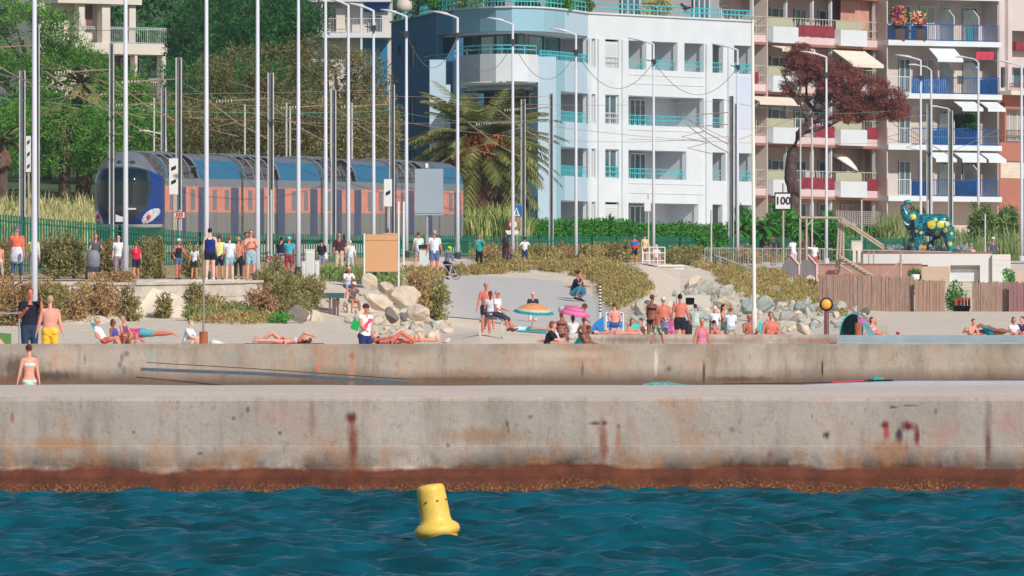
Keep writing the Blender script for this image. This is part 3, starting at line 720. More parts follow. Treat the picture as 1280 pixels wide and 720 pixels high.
mm = [m_blue_cloth, pm('planter_dark', rgb(34, 50, 72), .8, .5, 6), pm('screen_teal', rgb(70, 140, 150), .8), pm('clutter_blue', rgb(80, 120, 170), .8, .4, 5), pm('screen_petrol', rgb(20, 104, 150), .8, .2, 3)]
for yb, l in scr.items():
    for a, c, mi in l:
        q = MB(); BB.quad(q, a, c, -.1, zb(yb-4), zb(yb-22), .03); q.build('balcony_screen', mm[mi], parent=bB)
for yb, l in {55: [(1160, 1192)], 121: [(1191, 1217), (1223, 1245)], 185: [(1158, 1184), (1191, 1221), (1224, 1246)]}.items():
    for a, c in l: awning(BB, a, c, zb(yb+20 if yb == 55 else yb+15), zb(yb+6), 1.0, m_awnw, bB)
q = MB(); BB.quad(q, 1216, 1238, -.35, zb(74), zb(64), .03); q.build('red_cloth', pm('cloth_rose', rgb(190, 60, 84), .85, .2, 4), parent=bB)
# flowers and plants on the balconies (things of their own)
# --- terracotta building at the right edge
TBF = Fac([(1248.5, 579), (1420, 590)])
zt = lambda py: TBF.z(py, 1260)
bT = thing('apartment_building', Vector((X_(1290, 583), 583, 7.3)), 'terracotta and grey building cut by the right edge of the photo, beige shuttered windows', 'building')
mb = MB(); TBF.wall(mb, 1249, 1420, 0, .3, ZB2, zt(119), [(1251, 1300, zt(223), zt(201)), (1249.5, 1256, zt(178), zt(128)), (1258, 1300, zt(176), zt(136))]); mb.build('front_wall', m_terra, parent=bT)
mb = MB(); TBF.wall(mb, 1249, 1420, 0, .3, zt(119)+.003, zt(-70), [(1251, 1300, zt(110), zt(84)), (1262, 1300, zt(52), zt(38))]); TBF.slab(mb, 1256, 1261, -.25, -.003, zt(117), zt(-70)); mb.build('upper_wall', pm('render_grey_pink', rgb(204, 192, 190), .85, .05, .6), parent=bT)
mb = MB(); TBF.slab(mb, 1249, 1420, .9, 10, ZB2, zt(-70)); mb.build('core', m_grey_in, parent=bT)
mb = MB(); TBF.quad(mb, 1251.2, 1299.8, .15, zt(223), zt(201), .05)
for j in range(12): TBF.quad(mb, 1251.5, 1299, .12, zt(222.5-j*1.75), zt(221.6-j*1.75), .03)
mb.build('shutter', m_awn, parent=bT)
mb = MB(); TBF.slab(mb, 1262, 1420, -.5, -.003, zt(63), zt(52)); mb.build('red_fascia', m_wine, parent=bT)
mb = MB(); TBF.slab(mb, 1249, 1420, -.9, -.003, zt(119), zt(114)); mb.build('balcony_slab', m_cream, parent=bT)
TBF.rail('balcony_railing', 1249, 1300, -.8, zt(114), zt(105), m_wine, bT, 14, r=.02)
window(TBF, 1259, 1299, .5, zt(176), zt(136), bT, m_curt, 4); window(TBF, 1251, 1300, .6, zt(110), zt(84), bT, m_glassd, 4)
TBF.rail('balcony_railing', 1258, 1300, -.03, zt(178), zt(163), pm('rail_brown', rgb(90, 70, 60), .6), bT, 12, r=.018)

# --- cream building high on the left and the one between the pines
LB = Fac([(60, 590), (212, 596)])
zl = lambda py: LB.z(py, 130)
bL = thing('apartment_building', Vector((X_(140, 592), 592, 14)), 'cream apartment building with columned terraces among the pines on the left', 'building')
mb = MB()
LB.slab(mb, 70, 175, -.2, 6, zl(5), zl(-6)); LB.slab(mb, 88, 209, 0, 6, zl(67), zl(53.5)); LB.slab(mb, 88, 209, .2, 6, zl(140), zl(128))
mb.build('floor_slab', m_cream, parent=bL)
for a, c in ((100, 107), (129, 139), (163, 171)):
    q = MB(); LB.slab(q, a, c, .1, .6, zl(53.5), zl(5)); q.build('column', m_cream, parent=bL)
for a, c in ((170, 173), (203.5, 209)):
    q = MB(); LB.slab(q, a, c, .1, .6, zl(128), zl(67)); q.build('column', m_cream, parent=bL)
q = MB(); LB.slab(q, 60, 140, 1.2, 6, zl(200), zl(5)); LB.slab(q, 140, 175, 3.2, 6, zl(200), zl(5)); q.build('back_wall', m_cream, parent=bL)
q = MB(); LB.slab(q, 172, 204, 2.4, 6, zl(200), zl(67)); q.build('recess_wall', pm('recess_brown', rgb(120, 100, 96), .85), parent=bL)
window(LB, 108, 120, 1.1, zl(38), zl(6), bL, m_curt, 2); window(LB, 179, 203, 2.3, zl(126), zl(70), bL, m_glassd, 3); window(LB, 142, 163, 3.1, zl(53), zl(6), bL, m_glassd, 2)
q = MB(); LB.quad(q, 120, 129, 1.1, zl(38), zl(6), .05); q.build('shutter', pm('shutter_brown', rgb(120, 84, 78), .8), parent=bL)
LB.rail('balcony_railing', 139, 208.5, .05, zl(53.5), zl(33.5), pm('rail_grey', rgb(190, 196, 200), .5), bL, 16, rails=(1, .9, .05), r=.02)
LB.rail('balcony_railing', 108, 129, .9, zl(38), zl(33), pm('rail_grey2', rgb(190, 196, 200), .5), bL, 20, r=.02)
LB.rail('balcony_railing', 178, 204, .6, zl(106), zl(97), m_frame, bL, 14, r=.02)

MBF = Fac([(385, 640), (492, 640)])
zm = lambda py: MBF.z(py, 450)
bM = thing('apartment_building', Vector((X_(450, 642), 642, 14)), 'white-balconied house between the dark pine and the blue building, blue door below its balcony', 'building')
q = MB(); MBF.slab(q, 400, 489.5, 0, 3, zm(47), zm(41)); MBF.slab(q, 385, 489, -.1, 3, zm(2), zm(-10)); q.build('balcony_slab', m_white, parent=bM)
q = MB(); MBF.slab(q, 385, 489, 1.6, 8, zm(200), zm(-60)); q.build('back_wall', pm('house_wall', rgb(206, 196, 190), .85, .05, .5), parent=bM)
q = MB(); MBF.slab(q, 450.5, 453, .05, .5, zm(41), zm(2)); MBF.slab(q, 450.5, 453, .05, .5, zm(130), zm(47)); MBF.slab(q, 401, 404, .05, .5, zm(41), zm(2)); q.build('column', m_white, parent=bM)
MBF.rail('balcony_railing', 404, 488, .1, zm(41), zm(23), pm('rail_beige', rgb(206, 196, 190), .5), bM, 22, rails=(1, .06), r=.02)
window(MBF, 408, 420, 1.5, zm(40), zm(6), bM, m_curt, 2); window(MBF, 460, 478, 1.5, zm(40), zm(18), bM, m_glassd, 2)
q = MB(); MBF.quad(q, 454, 484, 1.4, zm(120), zm(49), .05); q.build('blue_door', pm('door_blue', rgb(30, 116, 156), .6), parent=bM)
q = MB(); MBF.quad(q, 455, 487, 1.35, zm(14), zm(2), .05); q.build('blue_awning', pm('awning_blue', rgb(20, 90, 170), .7), parent=bM)
q = MB(); MBF.slab(q, 420, 431, .9, 1.5, zm(40), zm(10)); q.build('cabinet', m_cream, parent=bM)

# ---------------------------------------------------------------- plants
def leaves(cs, rad, per, lw, ll, rnd, up=.0, droop=0):
    """cs: clump centres (n,3), rad: clump radii (n,), per leaves each"""
    n = len(cs); c = np.repeat(cs, per, 0); r = np.repeat(rad, per)
    d = rnd.normal(size=(n*per, 3)); d /= np.linalg.norm(d, axis=1)[:, None]
    p = c+d*(r*rnd.uniform(.35, 1, n*per)**.5)[:, None]*np.array([1, 1, .8])
    ax = d*.7+rnd.normal(size=d.shape)*.6; ax[:, 2] += up
    ax /= np.linalg.norm(ax, axis=1)[:, None]
    o = rnd.normal(size=d.shape); s = np.cross(ax, o); s /= np.linalg.norm(s, axis=1)[:, None]
    L = ll*rnd.uniform(.6, 1.3, n*per)[:, None]; Wd = lw*rnd.uniform(.6, 1.3, n*per)[:, None]
    V = np.stack([p-s*Wd/2, p+s*Wd/2, p+ax*L+s*Wd*.2, p+ax*L-s*Wd*.2], 1).reshape(-1, 3)
    return V
def crown_pts(ells, rnd, rc, dens):
    """clump centres on and under the shell of ellipsoids (centre, radii)"""
    out = []; rr = []
    for c, rd in ells:
        area = 4*math.pi*((rd[0]*rd[1]+rd[1]*rd[2]+rd[0]*rd[2])/3)
        n = max(4, int(area*dens/(rc*rc*3)))
        d = rnd.normal(size=(n, 3)); d /= np.linalg.norm(d, axis=1)[:, None]
        d = d[d[:, 1] < .55]                   # the far underside is never seen and carries fewer clumps
        k = rnd.uniform(.62, 1.06, len(d))[:, None]
        out.append(np.array(c)+d*np.array(rd)*k); rr.append(rc*rnd.uniform(.6, 1.3, len(d)))
    return np.concatenate(out), np.concatenate(rr)
def foliage(name, V, mat, parent=None, origin=None, **kw):
    off = np.array(wloc(parent)) if parent is not None else np.array(origin if origin is not None else (0, 0, 0))
    n = len(V)//4
    me = np_mesh(name, V-off, np.arange(n*4).reshape(-1, 4), mat)
    o = bpy.data.objects.new(name, me); COL.objects.link(o)
    if parent is not None: o.parent = parent
    else: o.location = tuple(off)
    return tag(o, **kw)
def lm(name, c1, c2, scale=.6, isl=.4, trans=.16): return pm(name, c1, .6, .2, scale, col2=c2, island=isl, spec=.25, trans=trans)
m_pine = lm('pine_needles', rgb(56, 112, 38), rgb(110, 158, 58))
m_pine2 = lm('pine_needles_dark', rgb(30, 84, 42), rgb(64, 122, 54))
m_olive = lm('tamarisk_leaves', rgb(92, 100, 54), rgb(140, 128, 82))
m_hedge = lm('hedge_leaves', rgb(52, 124, 44), rgb(90, 156, 60))
m_reed = lm('reed_leaves', rgb(112, 150, 74), rgb(186, 180, 112))
m_bank = lm('dry_grass', rgb(152, 158, 96), rgb(206, 194, 140))
m_bark = pm('bark', rgb(96, 78, 66), .95, .3, 3, bump=.6)
m_shrub = lm('shrub_leaves', rgb(138, 122, 84), rgb(152, 150, 92))
m_shrub2 = lm('shrub_leaves_rust', rgb(176, 132, 104), rgb(176, 156, 98))
m_cover = lm('ochre_groundcover', rgb(176, 142, 96), rgb(150, 152, 84), .5)
m_brown = lm('dead_needles', rgb(158, 92, 82), rgb(108, 64, 62), .9, .4, .1)
m_frond = lm('palm_leaves', rgb(92, 108, 56), rgb(150, 146, 86))
m_frondead = lm('dead_palm_leaves', rgb(104, 78, 64), rgb(166, 130, 104))
m_olive2 = lm('bush_leaves', rgb(92, 122, 66), rgb(140, 160, 96))

def tree(px, D, ells, mat, label, rc=.55, dens=1.6, per=64, lw=.06, ll=.25, seed=1, name='pine_tree', cat='tree', group=None, trunk=True, up=.35, tr=.28):
    """ells: list of (px, py, Doffset, rx_px, ry_px, rdepth m)"""
    rnd = np.random.RandomState(seed)
    z0 = G(px, D); root = thing(name, (X_(px, D), D, z0), label, cat, group)
    E = []
    for ex, ey, dd, rx, ry, rd in ells:
        d_ = D+dd; s = d_/F
        E.append(((X_(ex, d_), d_, Z_(ey, d_)), (rx*s, rd, ry*s)))
    cs, rr = crown_pts(E, rnd, rc, dens)
    foliage('crown', leaves(cs, rr, per, lw, ll, rnd, up), mat, parent=root)
    if trunk:
        b = MB(); base = Vector((X_(px, D), D, z0-.2))
        top = Vector(E[0][0])
        mid = base.lerp(top, .5)+Vector((.3, 0, 0))
        b.tube([base, mid, base.lerp(top, .75), top], [tr, tr*.8, tr*.6, tr*.3], 8)
        for c, rd in E:
            c = Vector(c)
            for k in range(3):
                e = c+Vector((rnd.uniform(-.6, .6)*rd[0], rnd.uniform(-.6, .3)*rd[1], rnd.uniform(-.1, .6)*rd[2]))
                m_ = mid.lerp(c, .6)+Vector((0, 0, -.2))
                b.tube([base.lerp(top, .55), m_, e], [tr*.45, tr*.3, .04], 6)
        b.build('trunk', m_bark, parent=root, smooth=True)
    return root
# left background: pines and tamarisk in front of a wooded slope
tree(60, 520, [(28, 50, 0, 56, 52, 2.5), (92, 104, -2, 52, 42, 2.2), (78, 52, -1, 26, 34, 1.5), (10, 110, -3, 55, 45, 2), (140, 120, -4, 45, 38, 1.8), (60, 150, -5, 75, 40, 1.8), (-40, 60, 0, 60, 60, 2.5), (106, 66, 1, 16, 14, 1.0)], m_pine, 'big bright green pine filling the top left corner, bushy to the ground', seed=1, dens=1.5)
tree(165, 512, [(160, 150, 0, 42, 42, 1.6), (130, 170, 0, 40, 36, 1.5), (172, 112, 0, 14, 16, 1.0), (190, 178, 0, 18, 18, 1.2)], m_pine, 'rounded green pine below the cream terraces, left of the dark tree', seed=2, dens=1.5)
tree(235, 560, [(262, 35, 0, 50, 50, 2.8), (240, 100, -2, 26, 40, 2), (232, 62, 0, 18, 26, 2), (226, 150, 0, 14, 50, 1.5)], m_pine2, 'dark green pine right of the cream building', seed=3, dens=1.4)
tree(340, 545, [(335, 25, 0, 68, 42, 2.6), (300, 60, -2, 52, 36, 2.2), (366, 30, 0, 40, 36, 2), (280, 10, 2, 50, 34, 2)], m_pine2, 'dense umbrella pine at the top, above the brownish tamarisk', seed=4, dens=1.5)
tree(300, 505, [(300, 130, 0, 70, 45, 2), (262, 110, 0, 30, 36, 1.6), (330, 90, 0, 60, 34, 1.8)], m_olive, 'brownish olive tamarisk behind the front of the train', name='tamarisk', seed=5, dens=1.5, ll=.17, lw=.05, up=0)
tree(430, 500, [(420, 100, 0, 64, 46, 2), (395, 70, 0, 34, 26, 1.4), (462, 130, 0, 32, 44, 1.6), (430, 150, 0, 70, 40, 1.6), (455, 96, 0, 28, 30, 1.4)], m_olive, 'wide brownish olive tamarisk left of the blue building', name='tamarisk', seed=6, dens=1.5, ll=.17, lw=.05, up=0)
tree(105, 500, [(105, 172, 0, 10, 42, .7)], m_pine2, 'narrow dark cypress behind the shaggy palm', name='cypress', seed=8, rc=.3, dens=3, per=40, ll=.18, lw=.06, up=1)
tree(215, 505, [(215, 165, 0, 30, 26, 1.5), (245, 175, 0, 30, 20, 1.5)], m_pine2, 'low dark bush over the nose of the train', name='bush', cat='bush', seed=18, dens=1.6)
# woods beyond everything on the left
rnd = np.random.RandomState(11); cs = []
for i in range(520):
    D = rnd.uniform(655, 720); px = rnd.uniform(-150, 520); cs.append((X_(px, D), D, G(px, 650)+rnd.uniform(-2, 12)))
foliage('woodland', leaves(np.array(cs), np.full(len(cs), 1.3), 46, .3, .6, rnd, .3), m_pine2, kind='stuff', label='dense dark woodland behind the pines', cat='woodland')

def underwood(px0, px1, y0, y1, D0, D1, n, mat, label, seed):
    rnd = np.random.RandomState(seed); cs = []
    for i in range(n):
        D = rnd.uniform(D0, D1); px = rnd.uniform(px0, px1); top_ = y0+14*mnoise.noise(Vector((px*.03, seed, 0)))
        cs.append((X_(px, D), D, Z_(rnd.uniform(top_, y1), D)))
    foliage('undergrowth', leaves(np.array(cs), np.full(len(cs), .5), 60, .06, .22, rnd, .2), mat, kind='stuff', label=label, cat='undergrowth')
underwood(-80, 225, 138, 212, 486, 500, 620, m_pine, 'green undergrowth below the pines behind the dry bank', 61)
underwood(205, 495, 128, 208, 486, 499, 760, m_olive, 'brownish undergrowth behind the train roof', 62)
underwood(205, 400, 80, 170, 508, 530, 420, m_pine2, 'dark green thicket between the pines and the tamarisks', 63)
def palm(px, py, D, R_, n, mat, matd, label, orange=False, dead=.3, seed=0, trunk_to=None):
    rnd = random.Random(seed); s = D/F
    z0 = G(px, D); c = Vector((X_(px, D), D, Z_(py, D)))
    root = thing('palm_tree', (c.x, D, z0), label, 'palm tree')
    b = MB(); b.tube([Vector((c.x, D, z0-.1)), Vector((c.x+.05, D, (z0+c.z)/2)), c], [.34, .27, .30], 10)
    b.build('trunk', m_bark, parent=root)
    VL = []; VD = []
    for i in range(n):
        isd = rnd.random() < dead
        az = rnd.uniform(0, 2*math.pi); el = rnd.uniform(-75, -20) if isd else rnd.uniform(-30, 68)
        L = R_*rnd.uniform(.8, 1.1)*(.75 if isd else 1)
        d = Vector((math.cos(az)*math.cos(math.radians(el)), math.sin(az)*math.cos(math.radians(el)), math.sin(math.radians(el))))
        pts = []; p = c.copy(); dd = d.copy(); k = 14
        for j in range(k+1):
            pts.append(p.copy()); p = p+dd*(L/k); dd = (dd+Vector((0, 0, -.085 if not isd else -.12))).normalized()
        out = VD if isd else VL
        for j in range(1, k+1):
            a = pts[j]; t = (pts[j]-pts[j-1]).normalized(); side = t.cross(Vector((0, 0, 1))).normalized(); upv = side.cross(t)
            for rep in range(3):
                a2 = pts[j-1].lerp(pts[j], (rep+rnd.random())/3)
                for sg in (-1, 1):
                    ll = .55*math.sin(math.pi*min(1, (j+1)/(k+2)))**.6*rnd.uniform(.8, 1.1)*(R_/3)
                    tip = a2+(side*sg*.75+t*.65+Vector((0, 0, -.25 if not isd else -.7)))*ll
                    wv = t*.045
                    out += [a2-wv, a2+wv, tip+wv*.3, tip-wv*.3]
        for j in range(k): out += [pts[j]+Vector((0, 0, .02)), pts[j]-Vector((0, 0, .02)), pts[j+1]-Vector((0, 0, .015)), pts[j+1]+Vector((0, 0, .015))]
    foliage('fronds', np.array([tuple(v) for v in VL]), mat, parent=root)
    if VD: foliage('dead_fronds', np.array([tuple(v) for v in VD]), matd, parent=root)
    if orange:
        b = MB()
        for i in range(26):
            a = rnd.uniform(0, 6.28); q = c+Vector((math.cos(a)*rnd.uniform(.4, 1.3), -rnd.uniform(1.2, 2.2), rnd.uniform(-.6, .7)))
            b.tube([c, c.lerp(q, .6)+Vector((0, 0, .25)), q], [.04, .03, .02], 4)
            for k in range(14):
                e = q+Vector((rnd.uniform(-.3, .3), rnd.uniform(-.3, .1), rnd.uniform(-.45, .15)))
                b.ell(e, (.05, .05, .07), n=5, k=4)
        b.build('fruit_stalks', pm('date_orange', rgb(214, 112, 52), .7, .25, 4), parent=root)
    return root
palm(603, 187, 478, 4.3, 190, m_frond, m_frondead, 'large date palm with orange fruit stalks in front of the rounded blue building', True, .28, 3)
palm(80, 150, 490, 1.9, 40, m_frond, m_frondead, 'small shaggy palm with a brown skirt of dead leaves on the left', False, .62, 4)
palm(2, 178, 480, 1.8, 34, m_frond, m_frondead, 'brown-skirted palm cut by the left edge of the photo', False, .75, 5)
palm(102, 105, 500, 1.8, 26, m_frond, m_frondead, 'green palm tuft rising above the shaggy palm', False, .05, 6)
for i, (px, py, D, r_, lb) in enumerate(((955, 284, 505, 1.0, 'leafy fan palm left of the 100 sign'), (925, 288, 505, .9, 'low fan palm beside the paired dark masts'), (1005, 287, 512, 1.0, 'fan palm right of the 100 sign'))):
    palm(px, py, D, r_, 36, m_hedge, m_frondead, lb, False, .04, 20+i)

# tall reeds and grassy banks: uncountable blades
def blades(name, areas, mat, n, ln, w, seed, label, zoff=0, kind='stuff', cat='grass'):
    rnd = np.random.RandomState(seed); V = []
    for i in range(n):
        px0, px1, d0, d1, dz = areas[rnd.randint(len(areas))]
        px = rnd.uniform(px0, px1); D = rnd.uniform(d0, d1)
        b0 = np.array((X_(px, D), D, G(px, D)+rnd.uniform(0, dz)))
        l = ln*rnd.uniform(.5, 1.2); a = rnd.uniform(0, 6.28); le = rnd.uniform(.05, .5)*l
        m_ = b0+np.array((math.cos(a)*le*.3, math.sin(a)*le*.3, l*.6)); t_ = b0+np.array((math.cos(a)*le, math.sin(a)*le, l*rnd.uniform(.75, 1)))
        s = np.array((math.cos(a+1.5), math.sin(a+1.5)*.3, 0))*w*rnd.uniform(.6, 1.2)
        V += [b0-s, b0+s, m_+s, m_-s, m_-s, m_+s, t_+s*.15, t_-s*.15]
    return foliage(name, np.array(V), mat, kind=kind, label=label, cat=cat)
blades('reeds', [(578, 662, 458, 472, .3), (585, 650, 456, 470, .7)], m_reed, 4600, 1.8, .035, 1, 'tall green and straw reeds at the rear of the train', cat='reeds')
blades('bank_grass', [(-60, 122, 424, 470, .3), (-60, 118, 424, 455, .6), (-60, 116, 440, 470, .7)], m_bank, 12000, 1.0, .03, 2, 'tall pale grass on the bank left of the train', cat='grass')
blades('wild_reeds', [(1195, 1290, 552, 566, .4), (1060, 1200, 548, 560, .3), (1100, 1130, 548, 552, 1.2)], lm('cane_leaves', rgb(104, 134, 74), rgb(158, 168, 110)), 5200, 1.7, .03, 3, 'tangled cane and weeds behind the green fence at the right', cat='reeds')

def bush(px, py0, py1, D, rx, mat, label, group=None, seed=0, ll=.14, lw=.06, name='shrub', dens=2.2, per=30):
    """py1: foot row is where it stands at D; py0: top"""
    rnd = np.random.RandomState(seed); z0 = G(px, D); zt_ = Z_(py0, D)
    h = max(.35, zt_-z0); s = D/F
    root = thing(name, (X_(px, D), D, z0), label, 'shrub', group)
    ce = [((X_(px+rnd.uniform(-.25, .25)*rx, D), D+rnd.uniform(-.3, .3), z0+h*.5), (rx*s*.8, min(1.2, rx*s*.8), h*.52))]
    for k in range(3): ce.append(((X_(px+rnd.uniform(-.6, .6)*rx, D), D+rnd.uniform(-.4, .2), z0+h*rnd.uniform(.25, .6)), (rx*s*.5, .5, h*.35)))
    cs, rr = crown_pts(ce, rnd, .2, dens*.35)
    foliage('leaves', leaves(cs, rr, per, lw, ll, rnd, .3), mat, parent=root)
    b = MB()
    for k in range(5):
        a = rnd.uniform(0, 6.28); e = Vector((X_(px, D)+math.cos(a)*rx*s*.5, D+math.sin(a)*.4, z0+h*.7))
        b.tube([(X_(px, D), D, z0-.05), Vector((X_(px, D), D, z0)).lerp(e, .5)+Vector((0, 0, .05)), e], [.04, .03, .012], 5)
    b.build('stems', m_bark, parent=root)
    return root
# hedge behind the fence
def hedge(name, p0, p1, D0, D1, y0, y1, mat, label, seed):
    rnd = np.random.RandomState(seed); cs = []
    n = int((p1-p0)*9)
    for i in range(n):
        t = rnd.rand(); D = D0+(D1-D0)*t+rnd.uniform(-.6, .6); px = p0+(p1-p0)*t
        z1 = Z_(y0+rnd.uniform(0, 5), D); z0 = G(px, D); cs.append((X_(px, D), D, z0+(z1-z0)*rnd.uniform(.2, .97)))
    return foliage(name, leaves(np.array(cs), np.full(len(cs), .3), 26, .07, .13, rnd, .2), mat, origin=(X_((p0+p1)/2, (D0+D1)/2), (D0+D1)/2, G((p0+p1)/2, (D0+D1)/2)), label=label, cat='hedge')
hedge('hedge', 650, 790, 470, 482, 276, 300, m_hedge, 'clipped green hedge behind the fence, left of the white building front', 1)
hedge('hedge', 793, 905, 483, 494, 281, 300, m_hedge, 'clipped green hedge below the large white loggias', 2)
hedge('hedge', 1050, 1130, 552, 558, 283, 302, m_hedge, 'bright green hedge under the lattice screen of the pink block', 3)
for i, (px, y0, D, rx, mt, lb) in enumerate(((760, 272, 480, 10, m_hedge, 'low green bush rising above the hedge by the narrow windows'), (860, 276, 490, 13, m_hedge, 'spiky green bush at the loggia end of the hedge'), (1225, 258, 556, 20, m_olive2, 'grey-green bush right of the elephant statue'), (1262, 262, 558, 16, m_olive2, 'grey-green bush below the terracotta wall'), (1150, 262, 556, 22, m_olive2, 'wild bush behind the elephant statue'), (1105, 282, 552, 14, m_hedge, 'small green bush left of the elephant statue'),
        (975, 256, 520, 26, m_hedge, 'bright green bush behind the 100 sign'), (1030, 270, 522, 24, m_hedge, 'green bush right of the dead pine trunk'), (928, 262, 508, 22, m_hedge, 'green bush left of the 100 sign beside the dark masts'))):
    bush(px, y0, 0, D, rx, mt, lb, seed=30+i, ll=.28, lw=.09, per=34)

# dead umbrella pine
def dead_pine():
    D = 540; s = D/F; z0 = G(990, D)
    root = thing('dead_pine', (X_(990, D), D, z0), 'dead umbrella pine with rusty brown needles and a twisted dark trunk before the pink block', 'tree')
    b = MB()
    pt = lambda x, y, d=0: P(x, y, D+d)
    b.tube([pt(993, 330), pt(992, 290), pt(993, 245), pt(988, 215), pt(990, 190), pt(999, 168), pt(1012, 152), pt(1018, 140)], [.42, .40, .36, .34, .28, .24, .19, .14], 10)
    b.ell(pt(987, 222), (.3, .3, .55))
    for br in ([(1010, 154), (1006, 140), (997, 122), (985, 105)], [(1018, 140), (1018, 128), (1024, 112), (1030, 90)], [(1018, 142), (1030, 134), (1048, 128), (1068, 118), (1085, 100)], [(1012, 153), (1030, 150), (1055, 144), (1085, 136), (1110, 130)],
               [(1018, 138), (1008, 126), (1008, 105), (1005, 80)], [(1024, 128), (1040, 118), (1052, 100), (1060, 88)], [(1000, 130), (990, 118), (980, 95)], [(1055, 144), (1075, 148), (1100, 146)], [(1048, 128), (1075, 126), (1105, 118)],
               [(1005, 165), (1020, 162), (1035, 158), (1050, 150)], [(1018, 128), (1034, 108), (1045, 96)]):
        k = len(br); dd = [R.uniform(-1.2, 1.2)*i/k*1.6 for i in range(k)]
        b.tube([pt(x, y, dd[i]) for i, (x, y) in enumerate(br)], [.14-.1*i/(k-1) for i in range(k)], 6)
        for i in range(1, k):
            for q in range(4):
                x, y = br[i]; e = (x+R.uniform(-14, 14), y-R.uniform(2, 16))
                b.tube([pt(x, y, dd[i]), pt((x+e[0])/2+2, (y+e[1])/2, dd[i]), pt(e[0], e[1], dd[i]+R.uniform(-.6, .6))], [.045, .03, .012], 4)
    b.build('trunk', pm('dead_bark', rgb(56, 46, 50), .95, .35, 4, col2=rgb(108, 84, 78), bump=.8), parent=root, smooth=True)
    rnd = np.random.RandomState(5)
    E = []
    for ex, ey, rx, ry, rd in ((1000, 72, 18, 15, 1.3), (1022, 84, 26, 15, 1.5), (1000, 92, 20, 14, 1.2), (1052, 98, 26, 16, 1.5), (1040, 112, 24, 12, 1.2), (1085, 112, 26, 16, 1.5), (1110, 125, 24, 16, 1.4), (1090, 138, 28, 11, 1.2), (1068, 128, 24, 10, 1.2), (1122, 140, 16, 9, 1), (1060, 145, 22, 7, .9), (988, 110, 10, 7, .7)):
        E.append(((X_(ex, D), D, Z_(ey, D)), (rx*s, rd, ry*s)))
    cs, rr = crown_pts(E, rnd, .24, 1.5)
    foliage('crown', leaves(cs, rr, 60, .035, .14, rnd, .15), m_brown, parent=root)
dead_pine()
# ---------------------------------------------------------------- regional train
m_tblue = pm('train_blue', rgb(16, 56, 128), .22, .08, 2, spec=.6)
m_tpanel = pm('train_roof_blue', rgb(40, 108, 144), .45, .08, 1.5)
m_troof = pm('train_roof_grey', rgb(104, 110, 120), .6, .15, 2, stretch=(3, 1, 1))
m_tgrey = pm('train_skirt_grey', rgb(120, 120, 116), .55, .3, 3, col2=rgb(150, 148, 142), stretch=(6, 3, .1))
m_tstrip = pm('train_band_grey', rgb(140, 146, 150), .5, .2, 4, col2=rgb(110, 118, 128), stretch=(2, 1, 6))
m_torange = pm('train_salmon', rgb(224, 132, 112), .5, .1, 3, col2=rgb(216, 180, 160), stretch=(14, 3, 1.2), thr=(.52, .6))
m_tnavy = pm('train_door_navy', rgb(50, 64, 104), .4, .3, 3, col2=rgb(92, 100, 120), stretch=(9, 3, .3))
m_tdark = pm('train_equipment', rgb(66, 64, 66), .7, .4, 8, col2=rgb(120, 116, 112))
m_tglass = glass('train_glass', rgb(14, 34, 42), .05)
m_tblack = pm('train_black', rgb(52, 58, 66), .4, .2, 3)
m_twhite = pm('train_white', rgb(206, 206, 204), .5, .05, 2)
TH = math.radians(11.1)
T0 = Vector(((152.5-640)/F*392, 392, 6.45))           # centre of the nose at rail height
def tr(u, s, z):          # u back along the train, s to the beach side, z above the rail
    zc = T0.z+z+u*.0125
    return (T0.x+u*math.sin(TH)+s*math.cos(TH), T0.y+u*math.cos(TH)-s*math.sin(TH), zc)
train = thing('train', T0, 'grey, salmon and blue regional train with a rounded blue nose passing behind the green fence', 'train')
prof_ = [(1.45, .35), (1.45, 1.55), (1.45, 2.62), (1.45, 2.95), (1.33, 3.42), (1.12, 3.72), (.8, 3.92), (0, 4.02)]
def skin(u0, u1, a, b_, n=1, off=0):
    V = []
    for i in range(n+1):
        u = u0+(u1-u0)*i/n
        for s, z in (a, b_): V.append(tr(u, s+off, z))
    return V, [(2*i, 2*i+2, 2*i+3, 2*i+1) for i in range(n)]
L1 = 15.9
